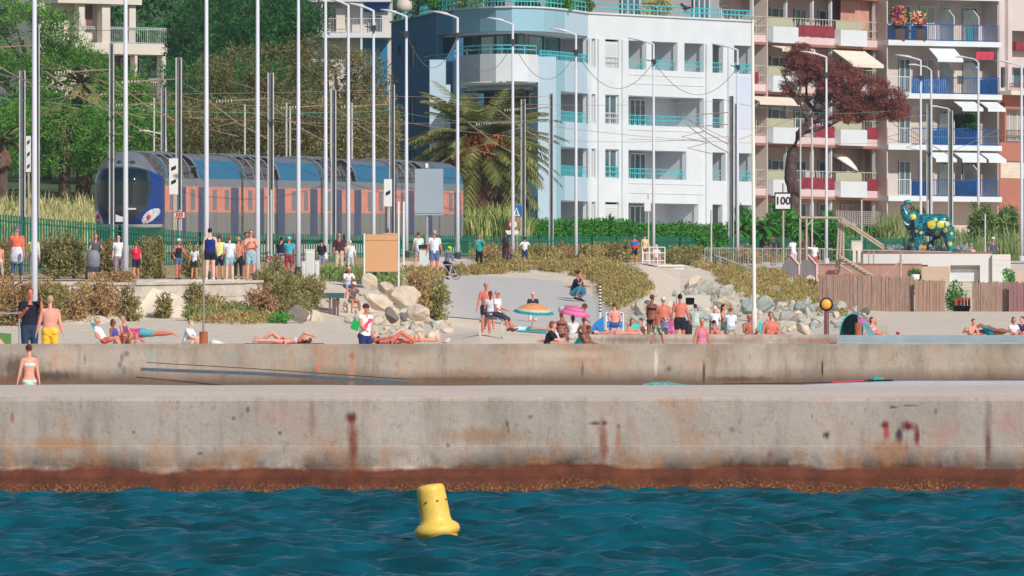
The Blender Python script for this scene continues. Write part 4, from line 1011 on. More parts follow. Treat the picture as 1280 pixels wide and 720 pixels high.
for c in range(4):
    ua = c*L1+(1.5 if c == 0 else .22); ub = (c+1)*L1-.22
    body = MB()
    # full tube of the car body, both sides
    full = prof_+[(-s, z) for s, z in prof_[::-1][1:]]
    eq0, eq1 = (ua+.3, ua+(7.2 if c else 6.2))        # recessed roof equipment bay
    n = len(full)
    for (x0, x1, low) in ((ua, eq0, 0), (eq0, eq1, 1), (eq1, ub, 0)):
        pr_ = [(s*(.86 if (low and z > 3.0) else 1), z-(.38 if (low and z > 3.3) else 0)) for s, z in full]
        vs = [tr(x0, s, z) for s, z in pr_]+[tr(x1, s, z) for s, z in pr_]
        b0 = len(body.v)
        for i in range(n-1):
            z = (full[i][1]+full[i+1][1])/2; mi = 0 if z < 1.5 else 1 if z < 2.62 else 2 if z < 2.96 else (5 if low else (3 if z < 3.6 else 4))
            body.add([vs[i], vs[i+1], vs[n+i+1], vs[n+i]], [(0, 1, 2, 3)], mi)
        body.add(vs[:n], [tuple(range(n))], 5); body.add(vs[n:], [tuple(range(n))[::-1]], 5)
    bo = body.build('car_body', [m_tgrey, m_torange, m_tstrip, m_tpanel, m_troof, m_tdark], parent=train)
    q = MB()                                              # arched ribs over the bay
    for i in range(5):
        u = eq0+.1+(eq1-eq0-.2)*i/4
        q.tube([tr(u, s, z+.02) for s, z in prof_[3:]]+[tr(u, -s, z+.02) for s, z in prof_[3:-1][::-1]], .05, 5)
    for s, z in (prof_[4], prof_[6]): q.tube([tr(eq0, s, z+.02), tr(eq1, s, z+.02)], .035, 5)
    q.build('roof_ribs', m_troof, parent=train)
    q = MB()
    for i in range(4):
        u = eq0+.6+i*1.5; q.T = Matrix.Translation(tr(u+.4, 0, 3.45)) @ Matrix.Rotation(-TH, 4, 'Z'); q.box((0, 0, 0), (1.5, 1.0, .5)); q.T = None
    q.build('roof_equipment', m_tdark, parent=train)
    for fr in (.16, .43, .86):                        # doors
        u = ua+(ub-ua)*fr
        V, f = skin(u, u+1.5, (1.455, .55), (1.455, 2.6)); q = MB(); q.add(V, f); q.build('door', m_tnavy, parent=train)
    for fr in (.06, .33, .62, .78):
        u = ua+(ub-ua)*fr
        V, f = skin(u, u+.75, (1.457, 1.65), (1.457, 2.5)); q = MB(); q.add(V, f); q.build('window', m_tblack if fr in (.29, .66) else m_tstrip, parent=train)
    q = MB(); V, f = skin(ub-.02, ub+.46, (1.25, .5), (1.25, 3.4)); q.add(V, f); V, f = skin(ub-.02, ub+.46, (1.25, 3.4), (-1.25, 3.4)); q.add(V, f); q.build('gangway', m_tblack, parent=train)
    for uu in (ua+2.2, ub-2.2):
        q = MB(); q.T = Matrix.Translation(tr(uu, 0, .45)) @ Matrix.Rotation(-TH, 4, 'Z'); q.box((0, 0, 0), (2.5, 2.6, .5))
        for dy in (-.9, .9): q.lathe([(.42, -.07), (.46, 0), (.42, .07)], (0, 0, 0), 16, M=Matrix.Rotation(math.pi/2, 3, 'Y')) if False else None
        q.T = None; q.build('bogie', m_tblack, parent=train)
# nose: front surface bulging towards the viewer, cut into panels by region
def nose_pt(a, h):       # a -1..1 across, h 0..1 up
    z = .92+h*3.10
    wmax = 1.45
    hw = wmax*(1-.16*max(0, (h-.62)/.38)**2.2*1.9)*(1-.10*max(0, (.12-h)/.12)**2)
    top = max(0, (h-.60)/.40)
    bulge = 1.75*(1-abs(a)**2.8)**.75
    u = 1.5-(bulge*(1-.78*top**1.7)+.15)*(1-.25*max(0, (.22-h)/.22)**1.5)
    zz = z-(.75*abs(a)**3.2)*top**.8*.95
    return tr(u, a*hw, zz)
NA, NH = 120, 96
def region(a, h):
    w_ = .66+.10*math.sin(math.pi*min(1, max(0, (h-.2)/.7)))
    if h > .80 and abs(a) < .93: return 'top'
    if .30 < h < .78 and abs(a) < w_-.03: return 'glass'
    if .10 < h < .80 and abs(a) < (w_+.03 if h > .25 else .34+(h-.10)*2.4): return 'black'
    if ((abs(a)-.76)/.19)**2+((h-.15-(abs(a)-.76)*.35)/.075)**2 < 1: return 'lamp'
    if h < .045: return 'skirt'
    return 'blue'
regs = {}
for i in range(NA):
    for j in range(NH):
        a0, a1 = -1+2*i/NA, -1+2*(i+1)/NA; h0, h1 = j/NH, (j+1)/NH
        k = region((a0+a1)/2, (h0+h1)/2)
        if k == 'lamp': k = 'lampL' if a0 < 0 else 'lampR'
        regs.setdefault(k, []).append([nose_pt(a0, h0), nose_pt(a1, h0), nose_pt(a1, h1), nose_pt(a0, h1)])
nm = {'top': ('nose_roof', m_troof), 'glass': ('windscreen', m_tglass), 'black': ('windscreen_surround', m_tblack), 'lampL': ('headlight', pm('lamp_glass', rgb(190, 196, 200), .15, .3, 5, spec=.6)), 'lampR': ('headlight', pm('lamp_glass', rgb(190, 196, 200), .15)), 'skirt': ('skirt', m_twhite), 'blue': ('nose_shell', m_tblue)}
parts = {}
for k, qs in regs.items():
    q = MB(); idx = {}
    for quad in qs:
        f = []
        for v in quad:
            key = tuple(round(x, 5) for x in v)
            if key not in idx: idx[key] = len(q.v); q.v.append(v)
            f.append(idx[key])
        q.f.append(tuple(f)); q.m.append(0)
    parts[k] = q.build(nm[k][0], nm[k][1], parent=train, smooth=True)
for sg, k in ((-1, 'lampL'), (1, 'lampR')):
    p = Vector(nose_pt(sg*.72, .14)); q = MB(); q.ell(p+Vector((0, -.02, 0)), (.12, .06, .09)); q.build('red_lamp', pm('lamp_red', rgb(220, 40, 60), .3, .1, 2), parent=parts[k])
q = MB(); q.box(Vector(nose_pt(-.02, .13))+Vector((0, -.03, 0)), (.34, .03, .34)); q.build('number_plate', m_twhite, parent=train)
q = MB(); q.box(Vector(nose_pt(.34, .245))+Vector((0, -.03, 0)), (.34, .02, .07)); q.build('marking', m_twhite, parent=train)
for a in (-.12, .1, .3):
    q = MB(); q.ell(Vector(nose_pt(a, .86))+Vector((0, -.02, 0)), (.11, .07, .09)); q.build('roof_lamp', m_tblack, parent=train)

# ---------------------------------------------------------------- green railing fence
m_green = pm('fence_green', rgb(24, 104, 84), .5, .12, 3)
FL = [(-420, 330, 268), (-20, 354, 268), (150, 366, 283), (250, 376, 292), (430, 405, 295), (545, 436.5, 295.5), (740, 460, 297), (850, 485.5, 297), (1000, 520, 298), (1130, 545, 299), (1420, 575, 300)]
names = ['left end of the green picket fence, behind the shrubs and strollers', 'green picket fence in front of the train nose', 'green picket fence below the first train carriage', 'green picket fence behind the white cabinets and the tan board', 'green picket fence around the grey billboard pole', 'green picket fence in front of the hedge, left of the narrow windows',
         'green picket fence below the large white loggias', 'green picket fence behind the grey arches', 'green picket fence behind the steel stairs', 'green picket fence behind the elephant statue']
for i, ((p0, d0, y0), (p1, d1, y1)) in enumerate(zip(FL, FL[1:])):
    a = Vector((X_(p0, d0), d0)); c = Vector((X_(p1, d1), d1)); L = (c-a).length; n = int(min(L, abs(c.x-a.x)*1.5+1)/.15)
    mid = (a+c)/2; b = MB()
    hs = 0
    for k in range(n+1):
        t = k/n; q = a.lerp(c, t); z1 = Z_(y0, d0)*(1-t)+Z_(y1, d1)*t; z0 = z1-1.95
        thick = .062 if k % 18 else .075
        b.box((q.x, q.y, (z0+z1)/2+(.04 if k % 18 == 0 else 0)), (thick if k % 18 else .08, .05, z1-z0+.1))
    for dz in (.18, 1.75):
        v0 = Vector((a.x, a.y, Z_(y0, d0)-dz)); v1 = Vector((c.x, c.y, Z_(y1, d1)-dz)); b.tube([v0, v1], .035, 4)
    b.build('picket_fence', m_green, origin=(mid.x, mid.y, G((p0+p1)/2, (d0+d1)/2)), label=names[i], cat='fence', group='lengths of the green fence')

# ---------------------------------------------------------------- lamp posts
m_post = pm('lamp_white', rgb(204, 206, 216), .45, .03, 2)
m_postb = pm('post_base_dark', rgb(56, 58, 64), .6)
LP = [(43, 310, -160, 353, 7.5, 'in front of the fence beside the couple with the yellow backpack'), (157, 322.5, -150, 349, 6.4, 'beside the woman in a white T-shirt'), (258, 333, -140, 348, 6.2, 'behind the tall man in the navy tank top'),
      (322, 340, -120, 343, 6, 'right of the bare-chested man, with a dark base'), (373, 362, -30, 341, 5.6, 'left of the white cabinets'), (407, 373, 1, 339, 5.3, 'beside the man in a maroon shirt'), (435.5, 381, 6, 336, 5.0, 'left of the tan board'), (467, 391, 13, 336, 4.8, 'rising behind the tan board'),
      (508, 424.8, 20, 336, 4.8, 'right of the two thin white posts'), (572, 436, 22, 330, 4.8, 'just right of the rear of the train'), (641, 443, 30, 329, 4.4, 'with the round red road sign beside it'), (720, 449, 43, 328, 4.2, 'by the white building corner'), (817, 464, 55, 330, 3.8, 'beside the small railing with the cyclist'),
      (922, 486, 62, 325, 3.8, 'beside the paired dark masts'), (1033, 505, 71, 323, 3.8, 'in front of the dead pine'), (1151, 531, 75, 318, 3.5, 'behind the elephant statue'), (1277, 543, 82, 330, 4.2, 'at the right edge of the photo')]
for i, (px, D, yt, yb, wd, lb) in enumerate(LP):
    s = D/F; z0 = G(px, D); z1 = Z_(yt, D); x = X_(px, D)
    ordn = ['leftmost', 'second', 'third', 'fourth', 'fifth', 'sixth', 'seventh', 'eighth', 'ninth', 'tenth', 'eleventh', 'twelfth', 'thirteenth', 'fourteenth', 'fifteenth', 'sixteenth', 'seventeenth'][i]
    root = thing('lamp_post', (x, D, z0), 'white lamp post, %s from the left, %s' % (ordn, lb) if i else 'leftmost white lamp post, '+lb, 'lamp post', 'white lamp posts along the promenade')
    b = MB(); b.tube([(x, D, z0-.3), (x, D, z0+2.5), (x, D, z1)], [wd*s/2*1.12, wd*s/2, wd*s/2*.62], 10); b.build('pole', m_post, parent=root, smooth=True)
    b = MB(); b.lathe([(wd*s*.85, -.2), (wd*s*.85, .28), (wd*s*.6, .32)], (x, D, z0), 10); b.build('base', m_postb if i < 13 else m_post, parent=root)
    # arm rising to the left, towards the railway, with a flat lantern
    L = 32*s*(1.0 if i > 4 else 1)
    b = MB(); b.tube([(x, D, z1-.05), (x-.05, D, z1), (x-L*.35, D, z1+.14)], [.055, .05, .04], 6); arm = b.build('arm', m_post, parent=root)
    b = MB(); b.loft([(Vector((x-L*k, D, z1+zz)), Vector((0, 1, 0)), Vector((0, 0, 1)), ry, rz) for k, zz, ry, rz in ((.3, .12, .03, .03), (.42, .17, .10, .07), (.62, .22, .12, .06), (.85, .27, .10, .04), (1.02, .29, .05, .02))], 10)
    b.build('lantern', m_post, parent=root, smooth=True)
    if i >= 7 and i < 16:
        b = MB(); b.box((x, D-.12, Z_(yt+22, D)), (.22, .16, .22)); b.tube([(x, D, Z_(yt+22, D)), (x-.35, D-.1, Z_(yt+20, D))], .025, 5); b.build('bracket', m_postb, parent=root)
# two more far lamps on the street in front of the pink block, seen small
for px, D, yt, lb in ((1164, 552, 88, 'small white street lamp just right of the sixteenth lamp post'), (1190, 556, 140, 'small white street lamp behind the slim dark mast right of the elephant'), (1223, 558, 78, 'small white street lamp in front of the blue balconies at the right'), (207, 470, 172, 'short grey street lamp standing behind the train roof near its nose')):
    s = D/F; x = X_(px, D); z0 = G(px, D); z1 = Z_(yt, D)
    root = thing('street_lamp', (x, D, z0), lb, 'street lamp', 'small street lamps')
    b = MB(); b.tube([(x, D, z0), (x, D, z1)], [.09, .06], 8); b.build('pole', m_post, parent=root)
    b = MB(); b.tube([(x, D, z1), (x-.25, D, z1+.2), (x-.9, D, z1+.32)], .04, 6); b.build('arm', m_post, parent=root)
    b = MB(); b.ell((x-1.05, D, z1+.33), (.28, .1, .06)); b.build('lantern', m_post, parent=root)
# flagpole-like white post standing on the beach
D = 300; x = X_(942, D); z0 = G(942, D)
root = thing('tall_post', (x, D, z0), 'tall slim white pole standing on the beach beside the two reddened men', 'pole')
b = MB(); b.tube([(x+.02, D, z0-.2), (x+.02, D, z0+1.2), (x+.02, D, z0+1.3), (x-.03, D, Z_(28, D))], [.095, .085, .06, .045], 10); b.build('pole', pm('pole_cream', rgb(222, 218, 208), .5, .04, 2), parent=root, smooth=True)
b = MB(); b.ell((x-.03, D, Z_(27, D)), (.06, .06, .05)); b.build('cap', m_post, parent=root)

# ---------------------------------------------------------------- catenary masts, cantilevers and wires
m_mast = pm('mast_steel', rgb(96, 104, 116), .6, .15, 2, metal=.2)
m_mastl = pm('mast_flange', rgb(190, 188, 184), .6, .1, 2)
m_rusty = pm('rusty_tube', rgb(150, 124, 112), .7, .2, 4)
m_ins = pm('insulator', rgb(206, 190, 184), .4, .1, 4)
m_verd = pm('wire_verdigris', rgb(78, 150, 136), .7, .1, 4)
MS = [(28, 420, 88, 6.5, 0), (46, 402, 31, 6, 0), (139.5, 385, 54, 5, 1), (204.5, 432, 110, 5.5, 0), (223.5, 384, 72, 6.5, 1), (338.5, 396.5, 91, 6.5, 0), (417, 410, 112, 5.5, 0), (490, 425, 106, 6, 1), (654, 455, 124, 5, 0), (689, 458, 117, 5, 1), (914, 500, 120, 6, 0), (920, 508, 130, 4, 0), (1161, 549, 130, 5, 0), (1188, 553, 138, 5, 1)]
mtops = []
for i, (px, D, yt, wd, br) in enumerate(MS):
    s = D/F; x = X_(px, D); z0 = G(px, D); z1 = Z_(yt, D); hw = wd*s/2
    pos = ['at the far left edge', 'tight behind the leftmost lamp post', 'in front of the train nose', 'over the train roof, left of the sign mast', 'beside the train nose carrying a black-and-white board', 'between the fourth and fifth lamp posts', 'between the sixth and seventh lamp posts', 'left of the blue building', 'right of the palm tree', 'at the left corner of the white building front',
           'thicker one of the pair right of the white building front', 'slimmer one of the pair right of the white building front', 'left one of the two behind the elephant statue', 'right one of the two behind the elephant statue'][i]
    root = thing('catenary_mast', (x, D, z0), 'grey H-section railway mast '+pos, 'mast', 'railway masts')
    b = MB(); b.bb(x-hw+.03, x+hw-.03, D-.012, D+.012, z0-.2, z1); b.build('web', m_mast, parent=root)
    b = MB()
    for sg in (-1, 1): b.bb(x+sg*hw-.022, x+sg*hw+.022, D-.12, D+.12, z0-.2, z1)
    b.build('flange', m_mastl, parent=root)
    # cantilever
    dirx = -1 if i not in (0,) else 1
    arm = thing_ = None
    b = MB(); hz = z1-(1.0+.2*(i % 3))
    L = 2.6
    e = Vector((x+dirx*L, D-1.2, hz-.05)); ctop = Vector((x, D, hz+.35)); cb = Vector((x, D, hz-1.4))
    b.tube([ctop, ctop.lerp(Vector((x+dirx*L, D-1.2, hz+.15)), .62)], .025, 5)
    b.tube([cb, cb.lerp(e, .5), Vector((x+dirx*L*1.0, D-1.2, hz+.25))], .026, 5)
    b.tube([Vector((x+dirx*L*.55, D-.7, hz-.65)), Vector((x+dirx*L*1.0, D-1.2, hz-.95)), Vector((x+dirx*L*.5, D-1.0, hz-1.25))], .022, 5)
    cant = b.build('cantilever', m_rusty, parent=root)
    b = MB(); q0 = ctop.lerp(Vector((x+dirx*L, D-1.2, hz+.15)), .62); q1 = ctop.lerp(Vector((x+dirx*L, D-1.2, hz+.15)), .85); ax = (q1-q0)
    for k in range(6): p = q0+ax*(k/5); b.ell(p, (.03, .07, .07), n=8, k=5)
    b.build('insulator', m_ins, parent=cant)
    mtops.append((x, D, hz, dirx, L))
def sag(p, q, s_, n=14): return [p.lerp(q, i/n)+Vector((0, 0, -s_*4*(i/n)*(1-i/n))) for i in range(n+1)]
def wire(name, pts, r, mat, label, grp='overhead railway wires'):
    b = MB(); b.tube(pts, r, 4, cap=False); mid = pts[len(pts)//2]
    return b.build(name, mat, origin=mid, label=label, cat='wire', group=grp)
Wd_ = [((-60, 62, 384), (45, 100, 402), .3, 0, 'rusty wire falling from the top left corner to the leftmost masts'), ((-20, 38, 400), (140, 38, 385), .02, 0, 'thin wire across the top left, passing the leftmost masts'), ((20, 62, 405), (240, 136, 430), .1, 0, 'slanting rusty wire from the leftmost mast down to the train nose'),
      ((100, 80, 385), (415, 160, 410), .25, 0, 'long slanting rusty wire over the train nose'), ((-20, 85, 390), (225, 108, 384), .5, 1, 'green wire sagging past the shaggy palm'), ((223, 100, 384), (338, 131, 396), .35, 1, 'green wire between the board mast and the next mast'), ((338, 128, 396), (490, 140, 425), .5, 1, 'green wire over the middle carriages'),
      ((-20, 120, 400), (490, 138, 425), .35, 1, 'lower green wire running left of the blue building'), ((490, 138, 425), (690, 150, 458), .3, 1, 'green wire crossing the blue facade and the palm'), ((100, 118, 390), (490, 112, 425), .05, 0, 'level rusty wire at mast height over the train'), ((140, 140, 388), (660, 150, 455), .3, 0, 'rusty wire just above the train roof'),
      ((285, 100, 400), (490, 160, 425), .1, 0, 'slanting wire to the right over the carriages'), ((490, 150, 425), (915, 170, 500), .6, 0, 'long wire crossing the lower white facade'), ((440, 118, 430), (690, 120, 458), .1, 0, 'rusty wire crossing in front of the palm top'), ((690, 158, 458), (1160, 175, 549), .5, 0, 'wire running right past the dead pine trunk'),
      ((845, 143, 490), (914, 176, 500), .0, 0, 'short slanting stay left of the paired masts'), ((920, 176, 502), (1000, 145, 520), .0, 0, 'short slanting stay right of the paired masts'), ((914, 128, 500), (1160, 132, 549), .5, 1, 'wire between the paired masts and the elephant masts'), ((1161, 170, 549), (1300, 160, 570), .3, 0, 'wire running off the right edge before the blue balconies'), ((1188, 190, 553), (1250, 160, 560), .05, 0, 'slanting stay right of the elephant masts'), ((655, 130, 455), (914, 125, 500), .15, 0, 'faint wire across the middle white facade')]
for (a, c, sg, vd, lb) in Wd_:
    pa = P(*a); pc = P(*c)
    wire('overhead_wire', sag(pa, pc, sg), .012 if vd else .013, m_verd if vd else m_rusty, lb)
fest = [(508, 572), (572, 641), (641, 720), (720, 817), (817, 922)]
ydic = {r[0]: (r[1], r[2]) for r in LP}
for a, c in fest:
    pa = P(a, ydic[a][1]+22, ydic[a][0]); pc = P(c, ydic[c][1]+22, ydic[c][0])
    wire('light_string', sag(pa, pc, 1.5, 20), .014, pm('cable_grey', rgb(110, 116, 120), .7), 'dark festoon cable hanging between the lamp posts at %s' % {508: 'the blue wall', 572: 'the rounded white balcony', 641: 'the ice-blue column', 720: 'the narrow windows', 817: 'the triangular shadows'}[a], 'festoon cables')
# thin poles behind the train
for px, D, yt, yb, lb in ((192.5, 440, 124, 200, 'thin light pole behind the train nose'), (306, 450, 132, 195, 'thin pole behind the first carriage roof'), (358, 455, 130, 200, 'left one of two thin poles behind the second carriage'), (362.5, 455, 135, 200, 'right one of two thin poles behind the second carriage'), (413.5, 462, 112, 205, 'thin pole behind the third carriage, left'), (440, 462, 130, 205, 'thin pole behind the third carriage, right')):
    b = MB(); x = X_(px, D); b.tube([(x, D, G(px, D)), (x, D, Z_(yt, D))], .045, 6); b.ell((x, D, Z_(yt, D)), (.06, .06, .06), n=6, k=4)
    b.build('thin_pole', m_mastl, origin=(x, D, G(px, D)), label=lb, cat='pole', group='thin poles behind the train')
# ---------------------------------------------------------------- signs and street furniture
m_black = pm('black_paint', rgb(34, 36, 42), .6, .1, 3)
m_wsign = pm('sign_white', rgb(222, 222, 222), .5, .03, 2)
m_steel = pm('galvanised_steel', rgb(176, 178, 178), .4, .1, 3, metal=.5)
m_galv2 = pm('weathered_rail', rgb(178, 160, 146), .6, .15, 3)
def text_mesh(s, size, name, mat, parent, loc, rot=(math.radians(90), 0, 0), bold=.0):
    cu = bpy.data.curves.new('t', 'FONT'); cu.body = s; cu.size = size; cu.align_x = 'CENTER'; cu.align_y = 'CENTER'; cu.extrude = .01; cu.offset = bold
    o = bpy.data.objects.new('t', cu); COL.objects.link(o)
    me = bpy.data.meshes.new_from_object(o.evaluated_get(bpy.context.evaluated_depsgraph_get())); bpy.data.objects.remove(o)
    me.transform(Matrix.Rotation(rot[0], 4, 'X'))
    off = Vector(loc)-wloc(parent)
    return link_mesh(name, me, mat, parent, off)
def px_box(b, p0, p1, y0, y1, D, th, mi=0): return b.bb(X_(p0, D), X_(p1, D), D, D+th, Z_(y1, D), Z_(y0, D), mi)
# 100 sign
D = 498; root = thing('speed_sign', (X_(978.5, D), D, G(978, D)), 'square white railway board reading 100 on a brown post', 'sign')
b = MB(); px_box(b, 968.5, 989, 241, 262, D, .03); brd = b.build('board', m_wsign, parent=root)
b = MB(); s = D/F
for a in ((968, 989.5, 240.3, 242), (968, 989.5, 261, 262.7), (968, 969.5, 242, 261), (988, 989.5, 242, 261)): b.bb(X_(a[0], D), X_(a[1], D), D-.02, D-.003, Z_(a[3], D), Z_(a[2], D))
b.build('border', m_black, parent=brd)
text_mesh('100', .54, 'numerals', m_black, brd, (X_(978.7, D), D-.02, Z_(251.3, D)), bold=.012)
b = MB(); b.tube([(X_(979, D), D+.06, G(978, D)), (X_(979, D), D+.06, Z_(229, D))], .06, 8); b.build('post', m_galv2, parent=root)
# striped railway boards on masts
for px, y0, y1, D, n, ln in ((35.5, 170, 215, 399, 3, 'tall white board with black slanting stripes behind the leftmost lamp post'), (217, 198, 243, 381, 2, 'tall white board with black slanting dashes beside the train nose'), (485, 224, 258, 421, 1, 'white board with one black slanting dash over the train, left of the blue building')):
    w_ = {35.5: 3, 217: 5.5, 485: 5}[px]
    root = thing('railway_board', (X_(px, D), D, G(px, D)), ln, 'sign')
    b = MB(); px_box(b, px-w_, px+w_, y0, y1, D, .03); bd = b.build('board', m_wsign, parent=root)
    for k in range(n):
        yy = y0+(y1-y0)*(k+.5)/n if n != 2 else (y0+12+k*17)
        b = MB(); a = .55*w_
        b.prism([P(px-a, yy+4, D), P(px+a, yy+1, D), P(px+a, yy-3.5, D), P(px-a, yy-.5, D)], (0, -.01, 0)); b.build('stripe', m_black, parent=bd)
    b = MB(); b.tube([(X_(px, D), D+.07, G(px, D)), (X_(px, D), D+.07, Z_(y0, D))], .05, 6); b.build('post', m_galv2, parent=root)
D = 378; root = thing('small_sign', (X_(224, D), D, G(224, D)), 'small red-framed sign with red figures below the striped board at the train nose', 'sign')
b = MB(); px_box(b, 217, 231.5, 264.5, 272.5, D, .03); bd = b.build('board', m_wsign, parent=root)
m_red = pm('sign_red', rgb(200, 44, 60), .5, .05, 2)
b = MB()
for a in ((217, 231.5, 264.5, 265.3), (217, 231.5, 271.7, 272.5), (217, 217.8, 265.3, 271.7), (230.7, 231.5, 265.3, 271.7)): b.bb(X_(a[0], D), X_(a[1], D), D-.012, D-.003, Z_(a[3], D), Z_(a[2], D))
b.build('border', m_red, parent=bd); text_mesh('333', .2, 'figures', m_red, bd, (X_(224.3, D), D-.014, Z_(268.6, D)), bold=.008)
b = MB(); b.tube([(X_(224, D), D+.07, G(224, D)), (X_(224, D), D+.07, Z_(262, D))], .05, 6); b.build('post', m_galv2, parent=root)
# big grey-blue billboard back
D = 418; root = thing('billboard', (X_(533, D), D, G(533, D)), 'large plain grey-blue sign panel on a single pole in front of the rear carriage', 'sign')
b = MB(); px_box(b, 518.5, 554, 211, 269, D, .08); b.bb(X_(519, D), X_(553.5, D), D-.03, D-.003, Z_(266.5, D), Z_(265.5, D)); b.build('panel', pm('panel_grey_blue', rgb(150, 164, 176), .5, .04, .5), parent=root)
b = MB(); b.tube([(X_(533.5, D), D+.14, G(533, D)), (X_(533.5, D), D+.14, Z_(206, D))], .07, 8); b.build('pole', m_steel, parent=root)
b = MB(); b.box((X_(533.5, D), D+.1, Z_(207, D)), (.12, .12, .2)); b.build('cap', m_wsign, parent=root)
# tan board on white posts
D = 352; root = thing('notice_board', (X_(477, D), D, G(477, D)), 'blank tan notice board between two white posts in front of the promenade', 'notice board')
b = MB(); px_box(b, 457, 497, 293, 339.5, D, .05); b.bb(X_(457, D), X_(497, D), D-.02, D-.003, Z_(300.5, D), Z_(299.9, D))
b.prism([P(472, 293.2, D), P(497, 293.2, D), P(497, 291.5, D), P(484, 291)+Vector((0,0,0)) if False else P(484, 291, D)], (0, .05, 0)); b.build('panel', pm('board_tan', rgb(206, 158, 116), .8, .03, .8), parent=root)
b = MB(); px_box(b, 454.6, 456.6, 292, 346, D, .06); b.build('post', m_wsign, parent=root)
b = MB(); px_box(b, 497.5, 499.5, 252, 361, D, .06); b.build('post', m_wsign, parent=root)
b = MB(); px_box(b, 466, 471, 340, 345, D, .05); px_box(b, 476, 478, 340, 343, D, .05); px_box(b, 481, 484, 340, 343, D, .05); b.build('bracket', m_black, parent=root)
D = 368; b = MB(); b.tube([P(504.5, 252, D), (X_(504.5, D), D, G(504, D))], .045, 8); b.lathe([(.09, 0), (.09, .15), (.05, .2)], (X_(504.5, D), D, G(504, D)), 8)
b.build('thin_post', m_wsign, origin=(X_(504, D), D, G(504, D)), label='thin white post between the notice board and the ninth lamp post', cat='post')
# white electrical cabinets
D = 353
for p0, p1, y0, dd, lb in ((382, 393, 313, 0, 'tallest white cabinet, in the middle of the three by the promenade lamp posts'), (377.5, 381.6, 328, 0, 'narrow low white cabinet on the left of the three'), (393.6, 399, 327, .2, 'low white cabinet on the right of the three')):
    x = X_((p0+p1)/2, D); w_ = (p1-p0)*D/F; z0 = G((p0+p1)/2, D); z1 = Z_(y0, D)
    root = thing('cabinet', (x, D, z0), lb, 'cabinet', 'white cabinets')
    b = MB(); b.bb(x-w_/2, x+w_/2, D, D+.35, z0-.1, z1); b.bb(x-w_/2-.02, x+w_/2+.02, D-.02, D+.37, z1, z1+.04); b.build('casing', m_wsign, parent=root)
    b = MB(); b.bb(x-w_/2+.03, x+w_/2-.03, D-.014, D-.003, z0+.12, z1-.08); b.build('door', pm('cabinet_door', rgb(206, 206, 204), .6, .04, 2), parent=root)
# litter bin by the two men
D = 390; x = X_(530, D); z0 = G(530, D); root = thing('litter_bin', (x, D, z0), 'pale square litter bin with a dark hood beside the man in blue shorts', 'litter bin')
b = MB(); b.bb(x-.19, x+.19, D-.19, D+.19, z0, z0+.8); b.build('bin', pm('bin_pale', rgb(200, 206, 202), .6), parent=root)
b = MB(); b.bb(x-.22, x+.22, D-.22, D+.22, z0+.86, z0+1.02); b.bb(x-.19, x-.16, D-.19, D+.19, z0+.8, z0+.86); b.bb(x+.16, x+.19, D-.19, D+.19, z0+.8, z0+.86); b.build('hood', m_black, parent=root)
# road signs
D = 446; x = X_(646.5, D); z0 = G(646, D); root = thing('road_sign', (x, D, z0), 'sign post with a blue square pedestrian-crossing sign above a round red-ringed white sign', 'sign')
b = MB(); b.tube([(x, D, z0), (x, D, Z_(255, D))], .035, 8); b.build('post', m_steel, parent=root)
b = MB(); px_box(b, 639, 652, 257, 271, D-.06, .02); sq = b.build('blue_square', pm('sign_blue', rgb(30, 100, 170), .4, .03, 2), parent=root)
b = MB(); b.prism([P(641, 270, D-.065), P(650, 270, D-.065), P(645.5, 259, D-.065)], (0, -.006, 0)); tri = b.build('triangle', m_wsign, parent=sq)
b = MB(); b.prism([P(644.3, 269, D-.075), P(645.3, 269, D-.075), P(645.9, 262, D-.075), P(645.0, 262, D-.075)], (0, -.006, 0)); b.prism([P(646.3, 269, D-.075), P(647.4, 269, D-.075), P(646.2, 264.5, D-.075), P(645.5, 264.5, D-.075)], (0, -.006, 0)); b.build('figure', m_black, parent=tri)
b = MB(); M90 = Matrix.Rotation(math.pi/2, 3, 'X'); b.lathe([(.235, 0), (.235, .02)], (X_(641.8, D), D-.08, Z_(280.5, D)), 24, M=M90); rd_ = b.build('red_disc', m_red, parent=root)
b = MB(); b.lathe([(.17, 0), (.17, .02)], (X_(641.8, D), D-.095, Z_(280.5, D)), 24, M=M90); b.build('white_disc', m_wsign, parent=rd_)
b = MB(); px_box(b, 632, 648, 288, 293, D-.06, .02); b.build('supplementary_plate', m_wsign, parent=root)
# small white sign on a thin post, and lone thin posts
D = 455; x = X_(810.5, D); root = thing('sign_post', (x, D, G(810, D)), 'thin post with a narrow white sign left of the thirteenth lamp post', 'sign')
b = MB(); b.tube([(x, D, G(810, D)), (x, D, Z_(243, D))], .04, 6); b.build('post', m_mastl, parent=root)
b = MB(); px_box(b, 805.5, 813.5, 249, 264, D-.06, .02); b.build('board', m_wsign, parent=root)
for px, D, yt, lb in ((889, 470, 263, 'thin white post right of the hedge middle, behind the handrail'), (1000.5, 482, 150, 'slim pale post behind the left grey arch'), (1015, 484, 148, 'slim white post just left of the fifteenth lamp post'), (1077, 500, 250, 'slim white post behind the small beige cabinet'), (1231.5, 528, 268, 'thin white post left of the white-capped person'), (1160, 520, 250, 'slim post behind the elephant back'), (339, 356, 238, 'thin white post by the cyclist'), (335, 380, 245, 'thin brownish post behind the cyclist')):
    x = X_(px, D); b = MB(); b.tube([(x, D, G(px, D)-.1), (x, D, Z_(yt, D))], .045, 6); b.ell((x, D, Z_(yt, D)), (.05, .05, .03), n=6, k=4)
    b.build('thin_post', m_mastl, origin=(x, D, G(px, D)), label=lb, cat='post')
